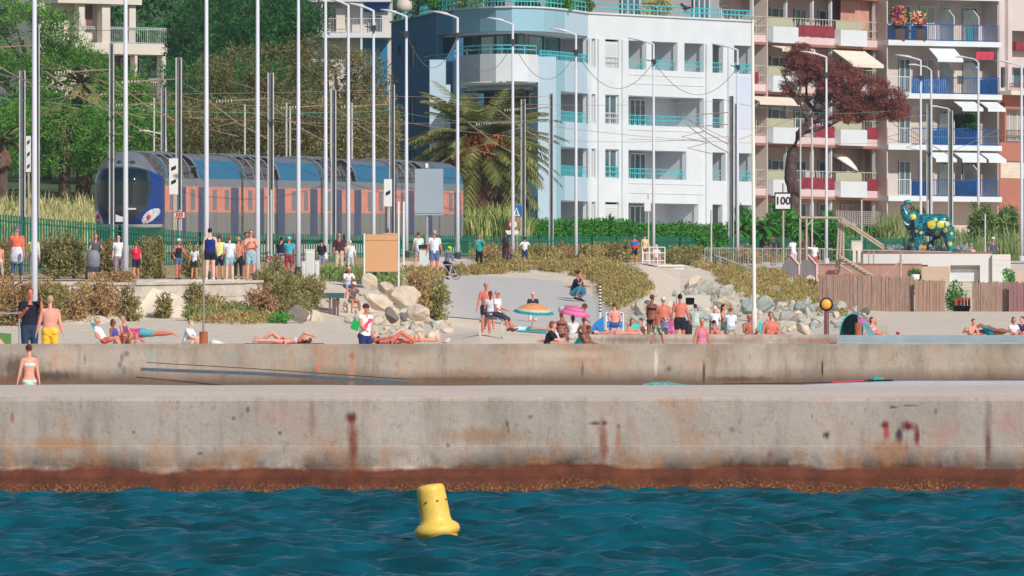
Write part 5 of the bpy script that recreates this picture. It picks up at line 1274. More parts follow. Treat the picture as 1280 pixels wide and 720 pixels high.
# ---------------------------------------------------------------- retaining walls on the left
m_stone = pm('pale_stone', rgb(196, 186, 172), .95, .16, 1.6, bump=.8, bscale=5)
m_conc = pm('concrete_pale', rgb(196, 190, 182), .9, .1, 1.2, bump=.3)
def blockwall(name, p0, p1, D0, D1, y0, zb_, mat, label, th=.35, joints=True, cat='retaining wall'):
    b = MB(); a = Vector((X_(p0, D0), D0)); c = Vector((X_(p1, D1), D1)); L = (c-a).length; n = max(2, int(L/.55)); ang = math.atan2(c.y-a.y, c.x-a.x)
    zt0 = Z_(y0[0], D0); zt1 = Z_(y0[1], D1)
    rows = 4
    for i in range(n):
        t = (i+.5)/n; q = a.lerp(c, t); zt_ = zt0+(zt1-zt0)*t
        for r_ in range(rows):
            h = (zt_-zb_-.09)/rows; sx = L/n*.985
            b.box((q.x, q.y+th/2+R.uniform(-.02, .02), zb_+h*(r_+.5)), (sx, th, h*.975), Matrix.Rotation(ang, 3, 'Z'))
    m = (a+c)/2
    b.box((m.x, m.y+th/2, (zt0+zt1)/2-.045), (L, th+.12, .085), Matrix.Rotation(ang, 3, 'Z') @ Matrix.Rotation(-math.atan2(zt1-zt0, L), 3, 'Y'))
    b.box((m.x, m.y+th/2+.06, (zb_+min(zt0, zt1)-.1)/2), (L, th*.6, min(zt0, zt1)-.1-zb_), Matrix.Rotation(ang, 3, 'Z'))
    return b.build(name, mat, origin=(m.x, m.y, zb_), label=label, cat=cat)
blockwall('retaining_wall', 163, 236, 319, 322, (353, 352), 2.9, m_stone, 'pale crumbling stone retaining wall below the promenade, plants growing out of it')
blockwall('retaining_wall', 236, 322, 322, 326, (352, 350), 2.9, m_stone, 'pale stone retaining wall between the grey post and the shrub slope')
blockwall('retaining_wall', -60, 163, 318, 319, (352.5, 353), 2.9, m_stone, 'retaining wall mostly hidden by ochre shrubs at the left')
b = MB(); b.prism([P(36, 360.5, 321), P(110, 361, 321), P(116, 357, 323), P(112, 352.5, 325), P(60, 352.3, 325), P(36, 352.5, 325)], (0, 0, -.12)); b.build('pink_kerb', pm('pink_paving', rgb(196, 164, 164), .9, .06, 1), origin=P(76, 356, 323), label='pinkish paved strip on the promenade edge at the left', cat='kerb')
blockwall('retaining_wall', 786, 848, 445, 447, (331, 331), 4.3, pm('block_white', rgb(212, 206, 196), .9, .06, 1, bump=.3), 'white block wall end carrying the small railing above the boulders', th=.8)
blockwall('retaining_wall', 848, 876, 447, 451, (335, 337), 5.0, m_conc, 'grey low wall end right of the white block wall', th=.8)
blockwall('retaining_wall', 500, 545, 350, 352, (363, 364), 3.0, m_conc, 'low grey wall at the left of the boat ramp, shrubs spilling over it', th=.5)
b = MB(); px_box(b, 860, 898, 383, 402, 330, 1.2)
# concrete pipe block among the boulders on the right
b = MB(); D = 395; x0, x1 = X_(846, D), X_(888, D); z0 = Z_(398, D); z1 = Z_(369, D)
xa, xb = X_(857, D), X_(868, D); za, zc = Z_(381, D), Z_(372, D)
b.bb(x0, xa, D, D+1.5, z0, z1); b.bb(xb, x1, D, D+1.5, z0, z1); b.bb(xa, xb, D, D+1.5, zc, z1); b.bb(xa, xb, D, D+1.5, z0, za); b.bb(xa, xb, D+1.3, D+1.5, za, zc)
b.build('concrete_block', m_conc, origin=(X_(865, D), D, z0), label='big pale concrete block with a square hole among the boulders', cat='concrete block')

# ---------------------------------------------------------------- boulders
m_rockA = pm('boulder_warm', rgb(202, 186, 168), .95, .14, 1.4, bump=.9, bscale=4)
m_rockB = pm('boulder_grey', rgb(178, 174, 164), .95, .16, 1.4, bump=.9, bscale=4)
m_rockC = pm('boulder_brown', rgb(122, 112, 106), .95, .15, 1.6, bump=.9, bscale=4)
m_rockD = pm('boulder_green_grey', rgb(152, 162, 156), .95, .16, 1.6, bump=.9, bscale=4)
def boulder(px, py, rx, ry, D, mat, label, group=None, seed=0, ang=0, name='boulder'):
    rnd = random.Random(seed); s = D/F
    bm = bmesh.new(); bmesh.ops.create_icosphere(bm, subdivisions=3, radius=1)
    # facets: cut the ball with random planes
    pl = []
    for k in range(11):
        n = Vector((rnd.gauss(0, 1), rnd.gauss(0, 1), rnd.gauss(0, 1))).normalized(); pl.append((n, rnd.uniform(.45, .8)))
    for v in bm.verts:
        for n, d in pl:
            k = v.co.dot(n)
            if k > d: v.co -= n*(k-d)
        v.co += v.co.normalized()*(mnoise.noise(v.co*2.2+Vector((seed, 0, 0)))*.10+mnoise.noise(v.co*6+Vector((0, seed, 0)))*.03)
    M = Matrix.Rotation(ang, 3, 'Y') @ Matrix.Rotation(rnd.uniform(0, 6), 3, 'Z')
    sc = (rx*s*1.25, max(rx, ry)*s*1.0, ry*s*1.25)
    me = bpy.data.meshes.new(name)
    for v in bm.verts: v.co = Vector((v.co.x*sc[0], v.co.y*sc[1], v.co.z*sc[2]))
    for v in bm.verts: v.co = Matrix.Rotation(ang, 3, 'Y') @ v.co
    bm.to_mesh(me); bm.free(); me.materials.append(mat)
    me.polygons.foreach_set('use_smooth', [False]*len(me.polygons))
    o = bpy.data.objects.new(name, me); COL.objects.link(o); o.location = P(px, py, D)
    return tag(o, label, 'boulder', group)
big = [(463, 352, 12, 10, 340, m_rockA, 'round pale boulder at the top of the left heap, beside the seated fisherman'), (482, 362, 12, 9, 341, m_rockA, 'pale boulder below the notice board'), (508, 372, 22, 16, 343, m_rockA, 'largest pale boulder right of the notice board post'), (470, 378, 22, 12, 332, m_rockA, 'flat pale boulder in the middle of the left heap'),
       (525, 392, 22, 16, 335, m_rockA, 'big pale boulder sloping to the sand on the left heap'), (488, 402, 20, 15, 326, m_rockA, 'broad pale boulder behind the sunbathers of the left heap'), (508, 415, 20, 12, 320, m_rockA, 'low pale boulder at the foot of the left heap'), (543, 408, 14, 11, 334, m_rockB, 'grey boulder at the right foot of the left heap'),
       (452, 395, 10, 14, 328, m_rockA, 'tall pale boulder behind the person with the pink towel'), (505, 397, 6, 6, 322, m_rockC, 'small brown stone wedged between the pale boulders'), (560, 418, 10, 6, 334, m_rockB, 'low stone right of the left heap'), (488, 394, 12, 10, 324, m_rockC, 'brown-veined boulder in the centre of the left heap'),
       (395, 402, 13, 16, 322, m_rockA, 'pale boulder right of the dark tilted slab'), (352, 402, 13, 7, 318, m_rockA, 'flat pale stone left of the dark tilted slab'), (434, 415, 10, 6, 315, m_rockA, 'small pale stone at the foot of the white column')]
for i, (px, py, rx, ry, D, mt, lb) in enumerate(big): boulder(px, py, rx*.84, ry*.86, D, mt, lb, seed=i+1, ang=R.uniform(-.5, .5))
b = MB()
boulder(371, 394, 20, 10, 316, m_rockC, 'dark brown slab of rock tilted against the pale stones', seed=77, ang=.55)
for i in range(95):
    px = R.uniform(428, 582); py = R.uniform(360, 427)
    if py < np.interp(px, [428, 470, 510, 540, 582], [385, 362, 366, 392, 412]): continue
    boulder(px, py, R.uniform(3.2, 9), R.uniform(3, 6.5), onray(px, py+4)-R.uniform(0, 1.5), R.choice([m_rockA, m_rockA, m_rockB]), 'small pale riprap stone in the heap left of the boat ramp', 'small stones of the left heap', 100+i, R.uniform(-.6, .6))
bigR = [(868, 353, 13, 8, 400, m_rockA, 'pale boulder under the end of the white block wall'), (886, 360, 13, 12, 405, m_rockB, 'grey-white boulder right of the white block wall'), (908, 365, 15, 12, 402, m_rockB, 'large grey boulder above the concrete pipe block'), (905, 378, 14, 8, 392, m_rockA, 'flat pale boulder right of the concrete pipe block'),
        (936, 385, 10, 16, 395, m_rockD, 'blue-green standing boulder just left of the tall beach pole'), (955, 380, 16, 14, 400, m_rockD, 'grey-green boulder right of the tall beach pole'), (985, 395, 18, 12, 395, m_rockB, 'wide grey boulder above the reddened man'), (1000, 385, 14, 9, 402, m_rockD, 'grey-green boulder under the ochre plants'),
        (975, 408, 14, 9, 380, m_rockB, 'grey boulder behind the reddened man'), (1005, 410, 13, 9, 380, m_rockA, 'pale boulder left of the orange lamp'), (1012, 350, 9, 6, 455, m_rockA, 'pale stone below the grey arches'), (1050, 385, 12, 9, 398, m_rockB, 'grey boulder right of the orange lamp'),
        (800, 385, 12, 10, 362, m_rockB, 'grey boulder behind the bare-backed women'), (795, 405, 12, 12, 350, m_rockB, 'grey boulder beside the striped deck chair'), (818, 368, 8, 5, 385, m_rockA, 'white stone at the right end of the ochre slope'), (880, 395, 9, 7, 372, m_rockD, 'greenish boulder behind the seated group'),
        (1068, 398, 9, 6, 395, m_rockB, 'grey stone left of the reed screen'), (1088, 400, 9, 5, 392, m_rockA, 'flat stone at the foot of the reed screen')]
for i, (px, py, rx, ry, D, mt, lb) in enumerate(bigR): boulder(px, py, rx*.8, ry*.82, min(D, onray(px, py+ry)), mt, lb, seed=200+i, ang=R.uniform(-.5, .5))
def topR(px): return np.interp(px, [785, 830, 870, 920, 1000, 1060, 1100], [385, 372, 350, 362, 378, 380, 392])
for i in range(190):
    px = R.uniform(786, 1095); py = R.uniform(topR(px), 414 if px < 1060 else 404)
    boulder(px, py, R.uniform(3.2, 7.5), R.uniform(2.8, 6.5), onray(px, py+4)-R.uniform(0, 2), R.choice([m_rockA, m_rockB, m_rockB, m_rockD, m_rockC if R.random() < .3 else m_rockB]), 'riprap boulder of the bank behind the crowded beach', 'boulders of the right bank', 300+i, R.uniform(-.7, .7))

ORD = 'first second third fourth fifth sixth seventh eighth ninth tenth eleventh twelfth thirteenth fourteenth fifteenth sixteenth seventeenth eighteenth nineteenth twentieth'.split()
def ordw(i):
    if i < 20: return ORD[i]
    t_ = ['twenty', 'thirty', 'forty', 'fifty'][(i+1)//10-2]; r_ = (i+1) % 10
    return {'twenty': 'twentieth', 'thirty': 'thirtieth', 'forty': 'fortieth', 'fifty': 'fiftieth'}[t_] if r_ == 0 else t_+'-'+ORD[r_-1]
for grp, where in (('boulders of the right bank', 'right-hand bank'), ('small stones of the left heap', 'left-hand heap')):
    L_ = [o for o in COL.objects if o.get('group') == grp]; ys_ = sorted(HY-(o.location.z-ZC)*F/o.location.y for o in L_); rows = {}
    for o in L_:
        y_ = HY-(o.location.z-ZC)*F/o.location.y; rows.setdefault(min(3, int(4*ys_.index(y_)/len(ys_))), []).append(o)
    for r_, os_ in rows.items():
        os_.sort(key=lambda o: o.location.x/o.location.y)
        for i, o in enumerate(os_):
            cn = {m_rockA: 'pale buff', m_rockB: 'light grey', m_rockC: 'brownish', m_rockD: 'blue-grey'}[o.data.materials[0]]
            o['label'] = '%s stone, %s from left, %s row of the %s' % (cn, ordw(i), ['top', 'upper middle', 'lower middle', 'bottom'][r_], where)
# ---------------------------------------------------------------- creeping plants and shrubs
def cover(name, poly, n, mat, label, rc=.16, per=16, lw=.05, ll=.12, seed=0, lift=.08):
    """low plants where the sight lines inside the outline meet the land"""
    rnd = np.random.RandomState(seed); xs_ = [p[0] for p in poly]; ys_ = [p[1] for p in poly]; cs = []
    tries = 0
    while len(cs) < n and tries < n*30:
        tries += 1
        x = rnd.uniform(min(xs_), max(xs_)); y = rnd.uniform(min(ys_), max(ys_)); ins = False
        for i in range(len(poly)):
            x1, y1 = poly[i]; x2, y2 = poly[i-1]
            if (y1 > y) != (y2 > y) and x < (x2-x1)*(y-y1)/(y2-y1)+x1: ins = not ins
        if not ins: continue
        if mnoise.noise(Vector((x*.05, y*.11, seed))) < -.22: continue
        D = onray(x, y, 300, 560); D += rnd.uniform(-.8, .8)
        cs.append((X_(x, D), D, G(x, D)+rnd.uniform(0, lift*3)))
    return foliage(name, leaves(np.array(cs), np.full(len(cs), rc), per, lw, ll, rnd, .5), mat, kind='stuff', label=label, cat='ground cover')
cover('ground_cover', [(640, 334), (760, 331), (800, 345), (815, 362), (800, 375), (770, 388), (752, 372), (742, 352), (700, 342)], 1500, m_cover, 'ochre and green creeping plants on the slope right of the boat ramp', seed=1)
cover('ground_cover', [(866, 334), (940, 338), (1010, 350), (1040, 372), (1035, 392), (985, 384), (930, 372), (895, 352)], 1500, m_cover, 'ochre creeping plants above the boulder bank', seed=2)
cover('ground_cover', [(500, 342), (545, 342), (650, 333), (760, 330), (760, 336), (650, 342), (560, 345), (540, 350)], 900, m_cover, 'strip of ochre plants along the top of the boat ramp', seed=3)
cover('verge_plants', [(400, 345), (455, 342), (500, 345), (500, 362), (455, 356), (400, 352)], 260, lm('verge_green', rgb(104, 142, 76), rgb(150, 150, 90)), 'green plants below the notice board', seed=4, ll=.2)
cover('ground_cover', [(-20, 358), (40, 366), (100, 364), (165, 362), (168, 380), (150, 396), (110, 400), (60, 402), (-20, 398)], 900, m_shrub2, 'rust and olive creeping shrubs covering the slope at the left', seed=11, rc=.17, lift=.07)
cover('ground_cover', [(322, 348), (400, 346), (404, 372), (384, 392), (340, 400), (318, 398)], 900, m_shrub, 'olive-brown creeping shrubs on the slope by the tilted slab', seed=12, rc=.17, lift=.08)
cover('ground_cover', [(235, 385), (320, 392), (345, 404), (300, 406), (240, 404)], 320, m_cover, 'low yellowish plants along the foot of the stone wall', seed=13, rc=.18)
cover('ground_cover', [(590, 318), (1000, 316), (1000, 330), (590, 332)], 900, m_cover, 'dry weeds along the far promenade edge', seed=15, rc=.2, lift=.2)
cover('ground_cover', [(1020, 376), (1060, 382), (1056, 398), (1030, 396)], 120, m_cover, 'yellowish plants beside the orange lamp', seed=6)
sh = [(18, 352, 402, 311, 26, m_shrub2, 'rusty shrub on the slope at the far left'), (60, 358, 402, 312, 28, m_shrub, 'olive-brown shrub behind the man in yellow shorts'), (95, 368, 400, 313, 22, m_shrub2, 'rust-coloured shrub left of the teal deck chair'), (130, 352, 392, 315, 24, m_shrub2, 'rust-coloured shrub above the teal deck chair'), (158, 356, 388, 316.5, 14, m_shrub, 'shrub at the left end of the pale stone wall'),
      (206, 362, 390, 318.5, 7, m_shrub, 'small brown plant growing out of the stone wall'), (240, 356, 386, 320, 11, m_shrub, 'olive shrub beside the grey post'), (352, 346, 392, 322, 24, m_shrub, 'big olive-brown shrub slope left of the stone heap'), (330, 358, 402, 320, 17, m_shrub2, 'ochre shrub at the end of the stone wall'), (385, 348, 385, 330, 20, m_shrub, 'olive shrub left of the seated fisherman'),
      (290, 386, 405, 318, 26, m_olive2, 'low greenish plant at the foot of the stone wall'), (245, 388, 405, 317, 18, m_olive2, 'low green plant right of the grey post base'), (350, 396, 412, 314, 10, m_hedge, 'bright green tuft on the sand left of the tilted slab'),
      (70, 290, 330, 351, 24, m_shrub, 'brown shrub between the couple and the man with the pushchair'), (92, 292, 330, 351, 16, m_shrub, 'brown shrub left of the man with the pushchair'), (185, 297, 342, 349, 14, m_shrub, 'tall brown shrub right of the person in crimson'), (200, 296, 342, 350, 13, m_shrub, 'tall brown shrub left of the woman with the white cap'), (240, 302, 340, 352, 12, m_shrub, 'brown shrub behind the girl in white'), (5, 300, 330, 350, 12, m_shrub, 'shrub at the left edge behind the walkers'),
      (135, 300, 320, 352, 12, m_shrub, 'low brown shrub behind the woman in a white T-shirt'), (345, 322, 340, 352, 10, m_shrub, 'low shrub behind the bicycle'),
      (615, 308, 333, 434, 11, m_shrub2, 'reddish shrub right of the person in teal'), (680, 308, 330, 448, 18, m_shrub, 'olive shrub right of the man in white'), (703, 308, 330, 449, 12, m_shrub2, 'rusty shrub left of the twelfth lamp post'), (732, 303, 328, 452, 9, m_shrub, 'shrub right of the twelfth lamp post'), (765, 303, 328, 453, 14, m_shrub, 'round olive shrub left of the cyclist in blue and red'), (783, 304, 329, 454, 10, m_shrub, 'dark shrub just left of the cyclist in blue and red'),
      (842, 313, 334, 462, 16, m_shrub, 'olive shrub right of the small railing'), (862, 308, 334, 466, 14, m_shrub, 'brown shrub left of the handrail'), (905, 312, 334, 474, 20, m_shrub, 'brown shrub behind the handrail'), (935, 308, 334, 480, 16, m_shrub2, 'rusty shrub behind the tall beach pole'), (545, 340, 364, 349, 12, m_shrub, 'shrub spilling over the low grey wall left of the boat ramp'), (520, 338, 366, 347, 18, m_shrub2, 'ochre shrub right of the notice board'), (535, 350, 385, 349, 8, m_shrub, 'plant hanging down at the left side of the boat ramp'),
      (1205, 325, 345, 470, 10, m_olive2, 'weeds on the plinth edge at the right')]
for i, (px, y0, y1, D, rx, mt, lb) in enumerate(sh): bush(px, y0, y1, D, rx, mt, lb, group='shrubs along the promenade', seed=400+i, ll=.11, lw=.045, dens=3.4, per=34)

# ---------------------------------------------------------------- right-hand terrace with the elephant
m_plinth = pm('plinth_white', rgb(212, 210, 206), .8, .04, .6, bump=.08)
D = 452; root = thing('plinth', (X_(1170, D), D, G(1170, D)), 'long pale concrete plinth building with a shaded recessed window under the elephant statue', 'plinth')
ztop = Z_(316, D)
b = MB(); hx = [(1076, 1187), (1187, 1232), (1232, 1262)]
x = lambda p: X_(p, D)
b.bb(x(1079), x(1160), D, D+9, Z_(331, D), ztop)
b.bb(x(1160), x(1188), D, D+9, 4.0, ztop); b.bb(x(1188), x(1225), D, D+9, Z_(331.5, D), ztop); b.bb(x(1225), x(1240), D, D+9, 4.0, ztop)
b.bb(x(1188), x(1225), D+.5, D+9, 4.0, Z_(331.5, D)); b.build('wall', m_plinth, parent=root)
b = MB(); b.bb(x(1240), x(1263), D-.25, D+6, 4.0, Z_(318, D)); b.bb(x(1240), x(1263), D-.26, D-.253, Z_(325.5, D), Z_(324.5, D)); b.bb(x(1240.8), x(1262), D-.262, D-.253, Z_(331.5, D), Z_(331, D)); b.build('annex', m_plinth, parent=root)
b = MB(); b.bb(x(1188.2), x(1224.8), D+.40, D+.45, Z_(352, D), Z_(336, D)); b.build('window', pm('blind_white', rgb(206, 210, 212), .6), parent=root)
b = MB(); b.bb(x(1078), x(1241), D-.06, D+9.05, ztop, ztop+.04); b.build('coping', pm('coping_rust', rgb(150, 104, 104), .8), parent=root)
# rusty terrace wall left of it with beige panel
b = MB(); D2 = 449; b.bb(X_(1024, D2), X_(1152, D2), D2, D2+.4, Z_(380, D2), Z_(330.5, D2)); b.bb(X_(1024, D2), X_(1152, D2), D2-.05, D2+.5, Z_(330.5, D2), Z_(329.3, D2))
b.build('terrace_wall', pm('wall_rust', rgb(170, 130, 120), .9, .12, 1.4, stretch=(3, 1, .5), bump=.3), origin=(X_(1090, D2), D2, 4), label='rust-stained terrace wall below the steel stairs', cat='terrace wall')
b = MB(); px_box(b, 1152, 1187, 333, 356, 446, .1); b.build('beige_panel', pm('panel_beige', rgb(190, 168, 148), .85, .05, 1), origin=P(1170, 356, 446), label='beige panel screen under the elephant plinth', cat='panel')
b = MB(); b.bb(X_(1262, 452), X_(1330, 452), 452, 453, 4.0, Z_(338, 452)); b.build('side_wall', pm('wall_rust2', rgb(196, 172, 160), .9, .08, 1), origin=(X_(1290, 452), 452, 4), label='pinkish wall at the right edge beyond the plinth annex', cat='wall')
# reed screens
m_reedp = pm('reed_screen', rgb(134, 106, 94), .95, .22, 5, col2=rgb(178, 152, 138), stretch=(9, 1, .35), bump=.7)
def reed(p0, p1, y0, D, label, mat=None, seed=0):
    rnd = random.Random(seed); b = MB(); n = int((X_(p1, D)-X_(p0, D))/.045)
    for i in range(n):
        t = i/n; px = p0+(p1-p0)*t; x_ = X_(px, D); z0 = min(G(px, D), 4.1)-.25; zt_ = Z_(y0+rnd.uniform(-1.2, 1.5), D)
        b.box((x_, D+rnd.uniform(-.02, .02), (z0+zt_)/2), (.05, .025, zt_-z0), Matrix.Rotation(rnd.uniform(-.012, .012), 3, 'Y'))
    return b.build('reed_screen', mat or m_reedp, origin=(X_((p0+p1)/2, D), D, G((p0+p1)/2, D)), label=label, cat='screen', group='reed screens')
reed(1024, 1100, 345, 409.5, 'left length of the pinkish reed screen, starting at the grey arches', seed=1)
reed(1100, 1143, 346, 409.7, 'reed screen below the steel stairs', seed=2)
reed(1144, 1182, 350, 409.4, 'browner reed screen under the beige panel', pm('reed_brown', rgb(164, 134, 118), .95, .25, 5, stretch=(9, 1, .3), bump=.6), seed=3)
reed(1216, 1262, 352, 409.6, 'reed screen below the white annex', seed=4)
reed(1262, 1330, 352, 409.2, 'dark pink reed screen at the right edge', pm('reed_pink', rgb(150, 112, 112), .95, .2, 5, stretch=(9, 1, .3), bump=.6), seed=5)
b = MB(); b.bb(X_(1022, 409.8), X_(1078, 409.8), 409.8, 410, Z_(347.5, 410), Z_(343, 410)); b.build('timber_beam', pm('timber_orange', rgb(176, 122, 100), .9, .15, 2, stretch=(1, 1, 8)), origin=P(1050, 347, 410), label='orange-brown timber beam on top of the left reed screen', cat='beam')
# dark tub under the gap
D = 411; c = P(1202, 384, D); b = MB(); b.lathe([(.20, -.30), (.33, -.15), (.40, .08), (.36, .1)], (c.x, D, Z_(385, D)), 16); b.build('tub', m_black, origin=c, label='black tub in the gap between the reed screens', cat='tub', smooth=True)
b = MB()
for k in range(5): b.bb(X_(1193+k*4, D), X_(1196.2+k*4, D), D-.5, D-.46, Z_(382, D), Z_(372, D)+.0)
b.build('red_box', pm('box_red', rgb(170, 60, 56), .8, .2, 3), origin=c, label='small red slatted box above the black tub', cat='box')
bush(1192, 354, 372, 413, 11, m_hedge, 'bright weeds growing in the gap between the reed screens', seed=500, ll=.14)
bush(1145, 334, 352, 446.5, 8, m_hedge, 'neat bright green plant in a white pot beside the beige panel', seed=501, ll=.12); 
D = 445; b = MB(); b.lathe([(.13, 0), (.2, .1), (.2, .3)], (X_(1144, D), D, Z_(351, D)), 14); b.build('flower_pot', m_wsign, origin=P(1144, 351, D), label='white flower pot under the neat green plant', cat='flower pot', smooth=True)
bush(1261.5, 329, 352, 444, 5, m_hedge, 'tall green plant on the right corner of the plinth annex', seed=502, ll=.12)
# grey arched end walls
for px, lb in ((988, 'left one of the two dark grey gabled end walls'), (1010, 'right one of the two dark grey gabled end walls')):
    D = 458; b = MB(); w_ = 11.5
    poly = [(px-w_, 380), (px-w_, 338), (px-w_*.75, 330), (px-1, 319), (px+1, 319), (px+w_-1, 331), (px+w_-1, 380)]
    b.prism([P(x_, y_, D) for x_, y_ in poly], (0, .5, 0)); root = thing('gable_wall', (X_(px, D), D, G(px, D)), lb, 'gable wall', 'grey gabled end walls'); b.build('panel', pm('gable_grey', rgb(122, 118, 122), .9, .1, 2, stretch=(4, 1, .4), bump=.3), parent=root)
    b = MB(); b.tube([P(px, 318.4, D-.02), P(px+w_-1, 330.4, D-.02)], .05, 5); b.tube([P(px+w_-.6, 331, D-.02), P(px+w_-.6, 352, D-.02)], .05, 5); b.build('edge', pm('edge_pink', rgb(226, 188, 180), .8), parent=root)
# handrails on the right
def handrail(name, pts, D, r, label, posts, infill=0, mat=None, cat='railing'):
    b = MB(); q = [P(x_, y_, D) for x_, y_ in pts]; b.tube(q, r, 6)
    for x_, y0, y1 in posts: b.tube([P(x_, y0, D), P(x_, y1, D)], r*.9, 6)
    return b.build(name, mat or m_steel, origin=P(sum(p[0] for p in pts)/len(pts), max(p[1] for p in pts)+20, D), label=label, cat=cat)
b = MB(); D = 470
for y_ in (310, 338): b.tube([P(881, y_, D), P(1040, y_+(1 if y_ > 330 else 1), D)], .03, 5)
for i in range(54): b.tube([P(881+i*3, 310, D), P(881+i*3, 338, D)], .012 if i % 6 else .03, 4)
b.build('railing', m_steel, origin=P(960, 338, D), label='thin-barred grey railing running from the shrubs to the grey arches', cat='railing')
handrail('handrail', [(893, 319), (905, 323), (940, 336)], 452, .045, 'bright steel handrail slanting down above the ochre plants', [(900, 321, 336), (935, 334, 346)])
handrail('railing', [(1025, 311), (1040, 312), (1190, 315)], 450, .03, 'long low pale railing in front of the plinth', [(1030, 311, 330), (1046, 311, 330), (1086, 312, 330), (1092, 312, 348), (1126, 314, 350)], mat=m_galv2)
# steel stair frame
D = 444; root = thing('stair_frame', P(1050, 345, D), 'weathered steel stair frame with sloping handrails left of the elephant', 'stairs')
b = MB()
for x0, y0, x1, y1 in ((1045, 341, 1049, 272), (1049, 341, 1052, 272), (1054, 328, 1054, 272), (1020, 272, 1053, 272.5), (1000, 272, 1020, 272), (1000, 272, 1000, 325), (1008, 272, 1008, 325)): b.tube([P(x0, y0, D), P(x1, y1, D)], .055, 6)
b.build('posts', m_galv2, parent=root)
b = MB()
for x0, y0, x1, y1 in ((1052, 273, 1104, 307), (1052, 276, 1104, 311), (1050, 320, 1092, 345), (1050, 323, 1088, 348), (1050, 331, 1065, 341)): b.tube([P(x0, y0, D-.3), P(x1, y1, D-.3)], .055, 6)
b.build('handrail', m_galv2, parent=root)
b = MB()
for i in range(9): c = P(1052+i*4.6, 323+i*2.7, D); b.box(c, (.22, 1.0, .05))
b.build('treads', m_galv2, parent=root)
b = MB(); b.tube([P(1104, 307, D-.3), P(1104, 311, D-.3)], .04, 6); b.tube([P(1104, 345, D), P(1128, 325, D)], .04, 6); b.tube([P(1126, 350, D), P(1126, 318, D)], .05, 6); b.build('brace', m_galv2, parent=root)
# cream cabinet on legs
D = 447; root = thing('meter_cabinet', P(1071, 330, D), 'small beige cabinet on two short legs in front of the plinth', 'cabinet')
b = MB(); px_box(b, 1064.5, 1077.5, 301.5, 313, D, .4); px_box(b, 1064, 1078, 300.8, 301.5, D-.03, .46); b.build('casing', pm('cabinet_beige', rgb(214, 206, 192), .7), parent=root)
for a in (1066, 1072): q = MB(); px_box(q, a, a+4, 313, 328, D, .25); q.build('leg', pm('cabinet_beige', rgb(214, 206, 192), .7), parent=root)
# small railing with bin on the block wall
D = 449; root = thing('railing', P(805, 332, D), 'small white tubular railing with panels on the white block wall', 'railing')
b = MB()
for x_ in (803, 812, 822, 831): b.tube([P(x_, 309, D), P(x_, 333, D)], .03, 5)
for y_ in (309, 316, 326): b.tube([P(803, y_, D), P(831, y_, D)], .025, 5)
b.build('frame', m_wsign, parent=root)
b = MB()
for x_ in (805, 808, 815, 818, 826): b.tube([P(x_, 309, D), P(x_, 332, D)], .015, 4)
b.build('bars', m_galv2, parent=root)

# ---------------------------------------------------------------- elephant statue
m_ele, t, bs = base_mat('painted_elephant')
geo = N(t, 'ShaderNodeNewGeometry')
nz = N(t, 'ShaderNodeTexNoise'); nz.inputs['Scale'].default_value = 4; nz.inputs['Detail'].default_value = 3; nz.inputs['Distortion'].default_value = 1.5; t.links.new(geo.outputs['Position'], nz.inputs[0])
cr = N(t, 'ShaderNodeValToRGB'); cr.color_ramp.interpolation = 'CONSTANT'; cr.color_ramp.elements[0].color = rgb(14, 60, 84); cr.color_ramp.elements[1].position = .46; cr.color_ramp.elements[1].color = rgb(20, 112, 124)
e = cr.color_ramp.elements.new(.56); e.color = rgb(44, 150, 150); e = cr.color_ramp.elements.new(.65); e.color = rgb(16, 76, 104)
t.links.new(nz.outputs[0], cr.inputs[0])
last = cr.outputs[0]
DE = 458
for fx, fy, fr in ((1164, 281, 5.2), (1175, 281, 4.4), (1171, 292, 3.2), (1169, 274.5, 2.4), (1181, 288, 3), (1184, 280, 2.8), (1141, 271, 3.8), (1180, 274, 1.6), (1139, 305, 3), (1151, 291, 2), (1145, 289, 2), (1187, 305, 3), (1138, 296, 2), (1189, 292, 2), (1163, 306, 2)):
    c = P(fx, fy, DE); sp = N(t, 'ShaderNodeCombineXYZ')
    sx = N(t, 'ShaderNodeSeparateXYZ'); t.links.new(geo.outputs['Position'], sx.inputs[0])
    for i, o_ in ((0, c.x), (2, c.z)):
        mt_ = N(t, 'ShaderNodeMath', operation='SUBTRACT'); mt_.inputs[1].default_value = o_; t.links.new(sx.outputs[i], mt_.inputs[0]); t.links.new(mt_.outputs[0], sp.inputs[i])
    ln_ = N(t, 'ShaderNodeVectorMath', operation='LENGTH'); t.links.new(sp.outputs[0], ln_.inputs[0])
    nn = N(t, 'ShaderNodeMath', operation='MULTIPLY_ADD'); t.links.new(nz.outputs[0], nn.inputs[0]); nn.inputs[1].default_value = .12; t.links.new(ln_.outputs['Value'], nn.inputs[2])
    lt = N(t, 'ShaderNodeMath', operation='LESS_THAN'); lt.inputs[1].default_value = fr*DE/F+.055; t.links.new(nn.outputs[0], lt.inputs[0])
    mx = N(t, 'ShaderNodeMix', data_type='RGBA'); t.links.new(lt.outputs[0], mx.inputs[0]); t.links.new(last, mx.inputs[6]); mx.inputs[7].default_value = rgb(214, 196, 60) if fr > 2.5 else rgb(206, 206, 110); last = mx.outputs[2]
t.links.new(last, bs.inputs['Base Color']); bs.inputs['Roughness'].default_value = .28; bs.inputs['Specular IOR Level'].default_value = .5
